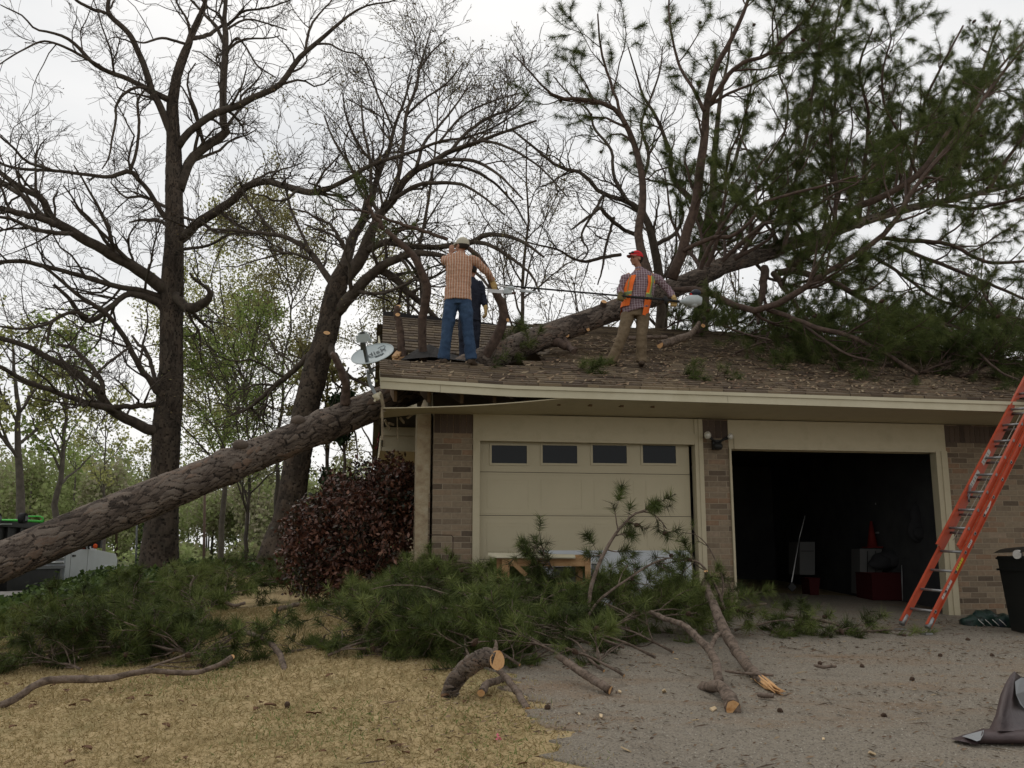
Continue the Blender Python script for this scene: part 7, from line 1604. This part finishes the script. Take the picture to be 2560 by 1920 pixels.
# man in plaid, seen from the back
def W6(X, Y, D): return P(*F6(X, Y), D)
DA = 12.8
def a6(X, Y, dy=0): p = W6(X, Y, DA); p[1] += dy; return p
fA = W6(1350, 1640, DA); ga = fA.copy(); ga[2] = float(roofz(ga[0], ga[1]))
def setz(p): return p
J = dict(ground=ga, pelvis=a6(1348, 900), chest=a6(1362, 560, .0), neck=a6(1385, 410, .01), head=a6(1388, 330, .03),
         hipL=a6(1275, 960), hipR=a6(1425, 965), kneeL=a6(1232, 1270, -.02), kneeR=a6(1460, 1270, -.01), ankL=a6(1188, 1585, 0), ankR=a6(1498, 1590, 0),
         shoL=a6(1215, 490, .02), shoR=a6(1530, 490, .02), elbL=a6(1200, 440, .26), wriL=a6(1258, 330, .36), elbR=a6(1672, 590, .14), wriR=a6(1722, 640, .34),
         hdL=A_(.02, .05, 1), pmL=A_(.3, 1, 0), hdR=A_(.25, .1, -.8), pmR=A_(-.5, .6, 0), toeL=A_(-.35, .9, 0), toeR=A_(.3, .9, 0), hem=A_(.0, 0, -.05))
dz = ga[2] + .085 - min(J['ankL'][2], J['ankR'][2])
print('plaid man dz', dz)
M_pl1 = plaid('orange_plaid', (.40, .215, .135), (.56, .46, .39), (.28, .135, .09), 27, 24, .28, .22)
M_jean = mat('blue_denim', (.035, .075, .15), .9, cols=[(.018, .038, .08), (.04, .075, .135)], nscale=7, bump=.002, bscale=200)
M_boot = mat('brown_leather', (.06, .04, .025), .7); M_khaki = mat('khaki_cap', (.42, .39, .31), .9); M_glove = mat('tan_glove', (.42, .29, .11), .85, cols=[(.34, .22, .08), (.5, .36, .16)], nscale=25)
person('man in orange plaid shirt, blue jeans and pale cap, seen from the back', J, M_pl1, M_jean, M_boot, M_khaki, gl=(None, M_glove), hfwd=(-.75, .62, .12), hcurl=(25, 40))
# man in the orange vest
DB = 13.8
def b9(X, Y, dy=0): p = P(*F9(X, Y), DB); p[1] += dy; return p
gb = b9(960, 1540); gb[2] = float(roofz(gb[0], gb[1]))
J = dict(ground=gb, pelvis=b9(1005, 915), chest=b9(1068, 690, .0), neck=b9(1040, 520, -.01), head=b9(1010, 425, -.02),
         hipL=b9(930, 985), hipR=b9(1082, 990), kneeL=b9(868, 1215, -.06), kneeR=b9(1060, 1225, -.06), ankL=b9(765, 1450, 0), ankR=b9(1062, 1465, -.02),
         shoL=b9(905, 615, 0), shoR=b9(1222, 620, 0), elbL=b9(852, 740, .0), wriL=b9(842, 810, -.2), elbR=b9(1345, 735, .02), wriR=b9(1380, 850, -.16),
         hdL=A_(-.1, -.2, -.6), pmL=A_(.2, -1, 0), hdR=A_(-.1, -.1, -.8), pmR=A_(-.3, -1, .1), toeL=A_(-.9, -.35, 0), toeR=A_(-.05, -1, 0), hem=A_(.02, 0, -.05))
_dz = gb[2] + .085 - J['ankR'][2]
for _k in list(J):
    if _k not in ('ground', 'hdL', 'hdR', 'pmL', 'pmR', 'toeL', 'toeR', 'hem'): J[_k] = J[_k] + A_(0, 0, _dz)
print('vest man dz', gb[2] + .085 - J['ankL'][2], gb[2] + .085 - J['ankR'][2])
M_pl2 = plaid('purple_plaid', (.16, .10, .115), (.40, .34, .37), (.34, .28, .31), 26, 26, .22, .2)
M_khp = mat('khaki_trousers', (.15, .11, .065), .9, cols=[(.11, .08, .048), (.19, .14, .088)], nscale=6, bump=.002, bscale=150)
M_redc = mat('red_cap', (.5, .015, .02), .8); M_glove2 = mat('olive_glove', (.13, .10, .04), .85)
vm, at, f, u, x = person('man in orange safety vest and red cap holding a long pole saw', J, M_pl2, M_khp, M_boot, M_redc, mat('faded_brim', (.35, .10, .08), .8), gl=(M_glove2, M_glove), fwd=(0, -1, 0), hfwd=(-.86, -.5, 0), tor=(.185, .13), hcurl=(85, 85))
mb = MB()
for s_ in (-1, 1): mb.sphere(at(s_ * .032, .088, .085), (.026, .018, .018), 10, 8)
mb.tube([at(-.085, 0, .075), at(-.06, .08, .083), at(0, .1, .083), at(.06, .08, .083), at(.085, 0, .075)], .003, 5); mb.build('sunglasses', mat('black_glass', (.01, .01, .012), .15, spec=.8), vm)
# vest: two front panels and a back, hung from the shoulders
M_vest = mat('safety_orange', (.78, .15, .02), .75, cols=[(.70, .12, .015), (.85, .18, .03)], nscale=6, bump=.006, bscale=14); M_lime = mat('lime_band', (.55, .6, .08), .6); M_refl = mat('grey_green_band', (.16, .2, .11), .5)
def vest():
    pv, ch, nk, sL_, sR_ = J['pelvis'], J['chest'], J['neck'], J['shoL'], J['shoR']
    lev = [(-.12, .0), (.02, .0), (.14, .0), (.26, .0), (.36, .0), (.44, .0)]
    ax = unit(sR_ - sL_) * A_(1, 1, .3)
    def ring(h, a):   # a: angle, 0 = image right, -pi/2 = camera
        top = h / .50; c = pv * (1 - min(top * 1.0, 1)) + (ch + A_(0, 0, .10)) * min(top * 1.0, 1); c = A_(c[0], c[1], pv[2] + h + .02 + .05 * math.cos(a) * 0)
        wx = np.interp(h, [-.12, .05, .2, .36, .46], [.228, .225, .226, .232, .212]); wy = np.interp(h, [-.12, .05, .2, .36, .46], [.182, .175, .172, .17, .12])
        k = 1 + .02 * math.sin(a * 9 + h * 12)
        return A_(c[0] + math.cos(a) * wx * k, c[1] + math.sin(a) * wy * k, c[2] + max(0, h - .3) * .25 * (1 - abs(math.cos(a))) )
    hs = np.linspace(-.12, .46, 24)
    def panel(name, fa0, fa1, matl, parent, off=0.0, h0=-.12, h1=.46, n=14):
        mb = MB(); hh = np.linspace(h0, h1, 24); V = []
        for h in hh:
            for k in range(n):
                a0, a1 = fa0(h), fa1(h); a = a0 + (a1 - a0) * k / (n - 1); p = ring(h, a); c = A_(J['pelvis'][0], J['pelvis'][1], p[2]); V.append(p + unit((p - c) * A_(1, 1, 0)) * off)
        V = np.array(V); i, j = np.meshgrid(np.arange(23), np.arange(n - 1), indexing='ij'); q = i * n + j; F = np.stack([q, q + 1, q + n + 1, q + n], -1).reshape(-1, 4); mb.add(V, F, .5, 0, True)
        return mb.build(name, matl, parent)
    rA = lambda h: math.radians(-60 - max(0, h - .3) * 40); rB = lambda h: math.radians(22 - max(0, h - .3) * 70)
    lA = lambda h: math.radians(-118 + max(0, h - .3) * 30); lB = lambda h: math.radians(-202 + max(0, h - .3) * 70)
    v0 = panel('vest_panel', rA, rB, M_vest, vm, h0=-.17); v1 = panel('vest_panel', lA, lB, M_vest, vm, h0=-.02)
    panel('vest_back', lambda h: math.radians(22), lambda h: math.radians(158), M_vest, vm)
    for v_, a0, a1, h0 in ((v0, -34, -44, .17), (v1, -146, -138, .2)):
        panel('reflective_band', lambda h: math.radians(a0 + 9), lambda h: math.radians(a1 - 3), M_lime, v_, .004, h0, .455, 5); panel('reflective_band', lambda h: math.radians(a0 + 5), lambda h: math.radians(a1 + 1), M_refl, v_, .008, h0, .455, 5)
    panel('reflective_band', rA, rB, M_lime, v0, .004, .10, .18, 12); panel('reflective_band', rA, rB, M_refl, v0, .008, .115, .165, 12)
    panel('reflective_band', lA, lB, M_lime, v1, .004, .15, .21, 12); panel('reflective_band', lA, lB, M_refl, v1, .008, .158, .202, 12)
vest()
mb = MB()
for k in range(6): mb.sphere(b9(1030 - k * 3, 600 + 55 * k, -.135), .006, 6, 4)
mb.build('shirt_button', M_ink, vm)
# pole saw
ps = thing('pole_saw', 'long black pole saw held level, with a white motor at its right end', 'pole saw', b9(835, 835, -.24), 0)
def q9(X, Y, dy=-.22): p = P(*F9(X, Y), DB); p[1] += dy; return p
a0, a1 = q9(-420, 735), q9(1300, 888)
mb = MB(); mb.tube([a0, a1], .0135, 10); mb.build('shaft', M_blk, ps)
mb = MB(); mb.tube([q9(860, 850), q9(1290, 887)], .019, 12)
for k in range(9): c = lerp(q9(870, 851), q9(1180, 878), k / 8); mb.tube([c, c + unit(a1 - a0) * .012], .023, 10)
mb.build('grip', M_blk, ps)
mb = MB(); mb.tube([q9(1270, 860), q9(1300, 900), q9(1290, 930)], [.035, .04, .02], 10); mb.tube([q9(1300, 890), q9(1430, 905)], .02, 10); mb.build('throttle_handle', M_blk, ps)
mb = MB(); mb.tube([q9(1425, 905), q9(1480, 902), q9(1530, 895), q9(1600, 895), q9(1645, 900)], [.02, .05, .085, .088, .06], 16); mb.sphere(q9(1570, 930), (.07, .06, .055), 14, 10); mb.build('motor_housing', mat('engine_white', (.42, .46, .47), .45, cols=[(.36, .40, .41), (.48, .52, .53)], nscale=12), ps)
mb = MB(); mb.sphere(q9(1590, 815), (.075, .06, .05), 16, 10); mb.tube([q9(1560, 850), q9(1610, 840)], .03, 8); mb.build('tank_cap', mat('dark_plastic', (.02, .025, .04), .4), ps)
mb = MB(); mb.tube([q9(1550, 845), q9(1535, 825)], .018, 8); mb.build('orange_tab', M_redc, ps)
def s6(X, Y, dy=0): p = P(*F6(X, Y), 13.1); p[1] += dy; return p
mb = MB(); mb.tube([s6(2212, 845), s6(2030, 832)], .013, 10); mb.beam(s6(1900, 800), s6(1900, 862), .05, .12); mb.sphere(s6(1935, 800), (.06, .04, .035), 12, 8); mb.build('gear_case', bpy.data.materials['engine_white'], ps)
mb = MB(); mb.tube([s6(1850, 860), s6(1990, 850)], .02, 8); mb.build('chain_guard', mat('rust_brown', (.08, .04, .03), .6), ps)
mb = MB(); mb.beam(s6(1885, 842), s6(1690, 826), .012, .052); mb.disc(s6(1690, 826), (0, -1, 0), .026, 12); mb.build('guide_bar', mat('bar_steel', (.5, .5, .5), .4, metal=.3), ps)
# connect the two halves of the shaft
mb = MB(); mb.tube([s6(2212, 846), q9(-420, 735) * .5 + s6(2212, 846) * .5, q9(-420, 735)], .0125, 10); mb.build('shaft_extension', bpy.data.materials['bar_steel'], ps)
# man in navy behind
DC = 14.5
def c6(X, Y, dy=0): p = P(*F6(X, Y), DC); p[1] += dy; return p
gc = c6(1480, 1790)
J = dict(ground=gc, pelvis=c6(1480, 1130), chest=c6(1490, 840), neck=c6(1500, 690), head=c6(1500, 610), hipL=c6(1420, 1190), hipR=c6(1530, 1190), kneeL=c6(1415, 1440), kneeR=c6(1530, 1440), ankL=c6(1415, 1730), ankR=c6(1530, 1730),
         shoL=c6(1380, 770), shoR=c6(1595, 770), elbL=c6(1330, 900, .1), wriL=c6(1380, 1000, .25), elbR=c6(1635, 920), wriR=c6(1655, 1025, -.05), hdL=A_(.2, .8, -.2), pmL=A_(1, 0, 0), hdR=A_(.05, -.1, -1), pmR=A_(-1, .3, 0), toeL=A_(0, 1, 0), toeR=A_(.1, 1, 0), hem=A_(0, 0, -.06))
M_navy = mat('navy_cloth', (.012, .015, .028), .85, cols=[(.009, .011, .02), (.018, .022, .038)], nscale=8)
person('man in dark navy jacket mostly hidden behind the man in plaid', J, M_navy, M_navy, M_boot, M_navy, gl=(M_glove, M_glove), hfwd=(.1, 1, -.1), hcurl=(40, 50), tor=(.16, .11))

# ------------------------------------------------------------------ truck on the street
M_wp = mat('white_truck_paint', (.5, .53, .55), .35, spec=.5, cols=[(.46, .49, .5), (.54, .57, .6)], nscale=1.5); M_tb = mat('black_steel', (.018, .018, .018), .55, cols=[(.012, .012, .012), (.03, .028, .026)], nscale=4); M_gs = mat('grey_steel', (.16, .165, .165), .55); M_chr = mat('dull_chrome', (.45, .46, .46), .3, metal=.6)
xr = -11.25; zg_ = float(G(-12.2, 24)) + .03
tk = thing('dump_truck', 'white truck with a black dump bed on the street behind the fallen trunk', 'truck', (-12.3, 23, zg_), 0)
def tb(name, m_, boxes, parent=tk):
    mb = MB()
    for b_ in boxes: mb.box(*b_)
    return mb.build(name, m_, parent)
zt_ = P(0, 1302, 20.7)[2]; zb_ = zg_ + 1.02
tb('dump_bed', M_tb, [(xr - 2.3, xr, 15.5, 24.9, zb_, zb_ + .06), (xr - .05, xr, 15.5, 24.9, zb_ + .06, zt_), (xr - 2.3, xr - 2.25, 15.5, 24.9, zb_ + .06, zt_), (xr - 2.25, xr - .05, 24.84, 24.9, zb_ + .06, zt_)])
tb('bed_rib', M_tb, [(xr + .001, xr + .06, 15.7 + .55 * k, 15.8 + .55 * k, zb_ + .02, zt_ - .12) for k in range(16)] )
tb('bed_rail', M_tb, [(xr + .001, xr + .09, 15.5, 24.9, zt_ - .11, zt_ + .02)]); tb('bed_skirt', M_gs, [(xr + .062, xr + .08, 15.5, 23.05, zb_ - .08, zb_ + .12)])
mb = MB(); mb.tube([A_(xr + .1, 15.6, zt_ - .35), A_(xr + .1, 19, zt_ - .2), A_(xr + .1, 22.9, zt_ - .05)], .02, 6); mb.build('strap', M_chr, tk)
tb('chassis', M_tb, [(xr - 1.6, xr - .7, 15.5, 27.5, zg_ + .5, zg_ + .68)])
tb('tool_box', M_gs, [(xr - .75, xr + .05, 23.1, 25.8, zg_ + .93, zg_ + 1.0)]); tb('side_box', M_tb, [(xr - .7, xr + .0, 23.15, 25.5, zg_ + .45, zg_ + .929)]); tb('mud_flap', M_gs, [(xr - .55, xr + .03, 25.6, 25.7, zg_ + .25, zg_ + .92)])
mb = MB()
for k in range(3): mb.tube([A_(xr - .1, 24.6, zg_ + 1.08 + .11 * k), A_(xr - .05, 25.2, zg_ + 1.08 + .11 * k), A_(xr + .02, 25.7, zg_ + 1.08 + .11 * k)], .045, 8)
mb.build('stacked_pipe', M_chr, tk)
# cab
prof = [(25.85, .62), (25.85, 1.38), (27.75, 1.40), (28.9, 1.30), (29.05, 1.15), (29.1, .6), (28.85, .5), (28.7, .82), (28.35, .95), (28.0, .82), (27.85, .5), (25.95, .5)]
mb = MB(); x0, x1 = xr - 2.0, xr + .02; n = len(prof); va = [(x0, y, zg_ + z) for y, z in prof]; vb = [(x1, y, zg_ + z) for y, z in prof]
mb.add(va + vb, [list(range(n))]); mb.f.append((np.array([list(range(n, 2 * n))[::-1]]), np.array([.5]), 0, False))
mb.add(va + vb, [[k, (k + 1) % n, n + (k + 1) % n, n + k] for k in range(n)]); g1_ = [(x0, 25.86, zg_ + 1.381), (x1, 25.86, zg_ + 1.381), (x1, 27.7, zg_ + 1.381), (x0, 27.7, zg_ + 1.381)]; g2_ = [(x0 + .16, 25.93, zg_ + 2.03), (x1 - .16, 25.93, zg_ + 2.03), (x1 - .16, 27.0, zg_ + 2.03), (x0 + .16, 27.0, zg_ + 2.03)]
mb.add(g1_ + g2_, [[4, 5, 6, 7], [0, 1, 5, 4], [1, 2, 6, 5], [2, 3, 7, 6], [3, 0, 4, 7]])
cabo = mb.build('cab', M_wp, tk); bv = cabo.modifiers.new('b', 'BEVEL'); bv.width = .03; bv.segments = 2; bv.limit_method = 'ANGLE'
M_tg = mat('tinted_glass', (.015, .018, .02), .08, spec=.8)
for (ya, yb) in ((26.2, 27.0),):
    mb = MB(); mb.add([(x1 - .005, ya, zg_ + 1.42), (x1 - .005, yb, zg_ + 1.42), (x1 - .13, yb - .03, zg_ + 1.94), (x1 - .13, ya + .03, zg_ + 1.94)], [[0, 1, 2, 3]]); mb.build('side_window', M_tg, tk)
mb = MB(); mb.add([(x1 - .004, 27.1, zg_ + 1.42), (x1 - .004, 27.55, zg_ + 1.42), (x1 - .11, 27.12, zg_ + 1.85)], [[0, 1, 2]]); mb.build('side_window', M_tg, tk)
mb = MB(); mb.add([(x0 + .3, 25.85, zg_ + 1.45), (x1 - .3, 25.85, zg_ + 1.45), (x1 - .3, 25.9, zg_ + 1.9), (x0 + .3, 25.9, zg_ + 1.9)], [[0, 1, 2, 3]]); mb.build('rear_window', M_tg, tk)
for ya in (26.12, 27.1): tb('door_gap', M_tb, [(x1 - .001, x1 + .002, ya, ya + .015, zg_ + .6, zg_ + 1.4)])
for ya in (26.2,): tb('door_handle', M_tb, [(x1 + .0, x1 + .03, ya, ya + .14, zg_ + 1.22, zg_ + 1.27)])
mb = MB(); mb.box(x1 + .03, x1 + .28, 27.2, 27.32, zg_ + 1.45, zg_ + 1.85); mb.box(x1 - .02, x1 + .05, 27.22, 27.28, zg_ + 1.5, zg_ + 1.55); mo = mb.build('mirror', M_tb, tk); mb = MB(); mb.sphere(A_(x1 + .15, 27.18, zg_ + 1.5), (.07, .03, .07), 12, 8); mb.build('indicator', mat('orange_lens', (.85, .12, .03), .4), mo)
def wheel(parent, c, r_=.42, w_=.28):
    mb = MB(); mb.tube([c - [w_ / 2, 0, 0], c - [w_ / 2 - .03, 0, 0], c + [w_ / 2 - .03, 0, 0], c + [w_ / 2, 0, 0]], [r_ - .03, r_, r_, r_ - .03], 28); wo = mb.build('wheel', M_blk, parent); mb = MB(); mb.tube([c + [w_ / 2 - .02, 0, 0], c + [w_ / 2 + .006, 0, 0]], [r_ * .6, r_ * .55], 20); mb.build('rim', M_gs, wo)
for y_, xx in ((28.35, x1 - .15), (17.2, xr - .3), (18.3, xr - .3), (28.35, x0 + .15), (17.2, xr - 2.0), (18.3, xr - 2.0)): wheel(tk, A_(xx, y_, zg_ + .43))
mb = MB(); mb.tube([A_(x1 + .005, 28.35 + .5 * math.cos(a), zg_ + .45 + .5 * math.sin(a)) for a in np.linspace(0, math.pi, 15)], .03, 6); mb.build('wheel_arch', M_wp, tk)
q = P(3, 1495, 20.6); tb('tail_light', mat('amber_frame', (.7, .35, .02), .5), [(q[0] - .06, q[0] + .05, 20.5, 20.56, q[2] - .13, q[2] + .13)]); tb('light_lens', mat('red_lens', (.5, .02, .01), .3), [(q[0] - .03, q[0] + .02, 20.47, 20.499, q[2] - .09, q[2] + .09)])
tk.location.x -= .3; tk.location.y -= 1.4
gf = thing('green_cart', 'bright green pipe cart with two black wheels on top of the black truck bed', 'cart', P(60, 1303, 21.6), 0); M_gr = mat('bright_green', (.08, .5, .07), .5)
def g_(x_, y_, D=21.6): return P(x_, y_, D)
mb = MB(); mb.tube([g_(45, 1303), g_(50, 1293), g_(60, 1291), g_(100, 1291), g_(107, 1294), g_(109, 1305)], .018, 8); mb.tube([g_(-20, 1301), g_(50, 1301), g_(108, 1304)], .03, 8); mb.build('tube', M_gr, gf)
for px in (63, -3): c = g_(px, 1296, 21.3); mb = MB(); mb.tube([c - [.06, .1, 0], c + [.06, -.1, 0]], .12, 20); wo = mb.build('wheel', M_blk, gf); mb = MB(); mb.tube([c + [.055, -.09, 0], c + [.065, -.11, 0]], .06, 14); mb.build('rim', M_gs, wo)
# far cars, poles, sign
def car(label, px, D, matl, rz):
    p = P(px, 1395, D); z0 = float(G(p[0], p[1])) + .03; t = thing('parked_car', label, 'car', (p[0], p[1], z0), rz, 'cars parked far down the street'); mb = MB()
    pr = [(-2.2, .35), (-2.2, .85), (-1.6, 1.0), (-1.1, 1.42), (.5, 1.45), (1.1, 1.02), (2.1, .85), (2.25, .6), (2.2, .35)]; n = len(pr)
    va = [(x_, -.88 + (.14 if z > 1.2 else 0), z) for x_, z in pr]; vb = [(x_, .88 - (.14 if z > 1.2 else 0), z) for x_, z in pr]; mb.add(va + vb, [[k, (k + 1) % n, n + (k + 1) % n, n + k] for k in range(n)]); mb.add(va + vb, [list(range(n))[::-1]]); mb.add(va + vb, [list(range(n, 2 * n))]); mb.build('body', matl, t, world=False)
    mb = MB()
    for s_ in (-1, 1): mb.add([(-1.35, s_ * .86, 1.03), (.85, s_ * .86, 1.03), (.42, s_ * .78, 1.38), (-1.05, s_ * .78, 1.38)], [[0, 1, 2, 3]])
    mb.add([(.62, -.7, 1.38), (.62, .7, 1.38), (1.08, .8, 1.06), (1.08, -.8, 1.06)], [[0, 1, 2, 3]]); mb.build('window', M_tg, t, world=False)
    for x_ in (-1.4, 1.4):
        for s_ in (-1, 1): mb = MB(); mb.tube([A_(x_, s_ * .9, .32), A_(x_, s_ * .72, .32)], .32, 14); mb.build('wheel', M_blk, t, world=False)
car('white car, left of the two small cars under the fallen trunk', 300, 165, M_wp, -1.2); car('pale blue grey car, right of the two small cars under the fallen trunk', 322, 168, mat('pale_blue_paint', (.3, .36, .42), .35), -1.3)
M_pole = mat('pole_wood', (.09, .06, .045), .95)
def upole(label, px, y0, D, wpx, arm=True, m_=M_pole, name='utility_pole', cat='utility pole'):
    b = P(px, 1400, D); zz = float(G(b[0], b[1])); tp = P(px, y0, D); t = thing(name, label, cat, (b[0], b[1], zz), 0); r_ = wpx / FPX * D / 2; mb = MB(); mb.tube([(b[0], b[1], zz - .3), tp], [r_, r_ * .75], 8); mb.build('post', m_, t)
    if arm:
        mb = MB(); a, c = P(px - 18, y0 + 8, D), P(px + 18, y0 + 14, D); mb.beam(a, c, .1, .14); ao = mb.build('crossarm', m_, t); mb = MB()
        for k in (0, .35, .65, 1): mb.sphere(a * (1 - k) + c * k + A_(0, 0, .18), .12, 8, 6)
        mb.build('insulator', M_wl, ao)
upole('brown utility pole with a crossarm above the distant trees left of the big oak', 292, 1185, 85, 7); upole('straight brown pole under the fallen trunk, between the big oak and the reddish bush', 512, 1225, 55, 8, False)
upole('slim grey post just left of the big oak foot', 343, 1290, 26, 6, False, M_gs, 'metal_post', 'post')
sg = P(619, 1400, 40); sz = float(G(sg[0], sg[1])); t = thing('street_sign', 'small pale sign with red markings on a thin post right of the brown pole', 'sign', (sg[0], sg[1], sz), 0)
mb = MB(); mb.tube([(sg[0], sg[1], sz - .2), P(619, 1283, 40)], .03, 6); mb.build('post', M_gs, t); a = P(613, 1309, 39.95); b = P(625, 1281, 39.95); mb = MB(); mb.box(a[0], b[0], 39.93, 39.96, a[2], b[2]); po = mb.build('plate', mat('sign_white', (.45, .4, .38), .6), t)
mb = MB(); w_ = b[0] - a[0]; h_ = b[2] - a[2]
for k in (.2, .42, .64): mb.box(a[0] + w_ * .2, b[0] - w_ * .2, 39.915, 39.928, a[2] + h_ * k, a[2] + h_ * (k + .1))
mb.build('marking', mat('sign_red', (.4, .04, .04), .6), po)
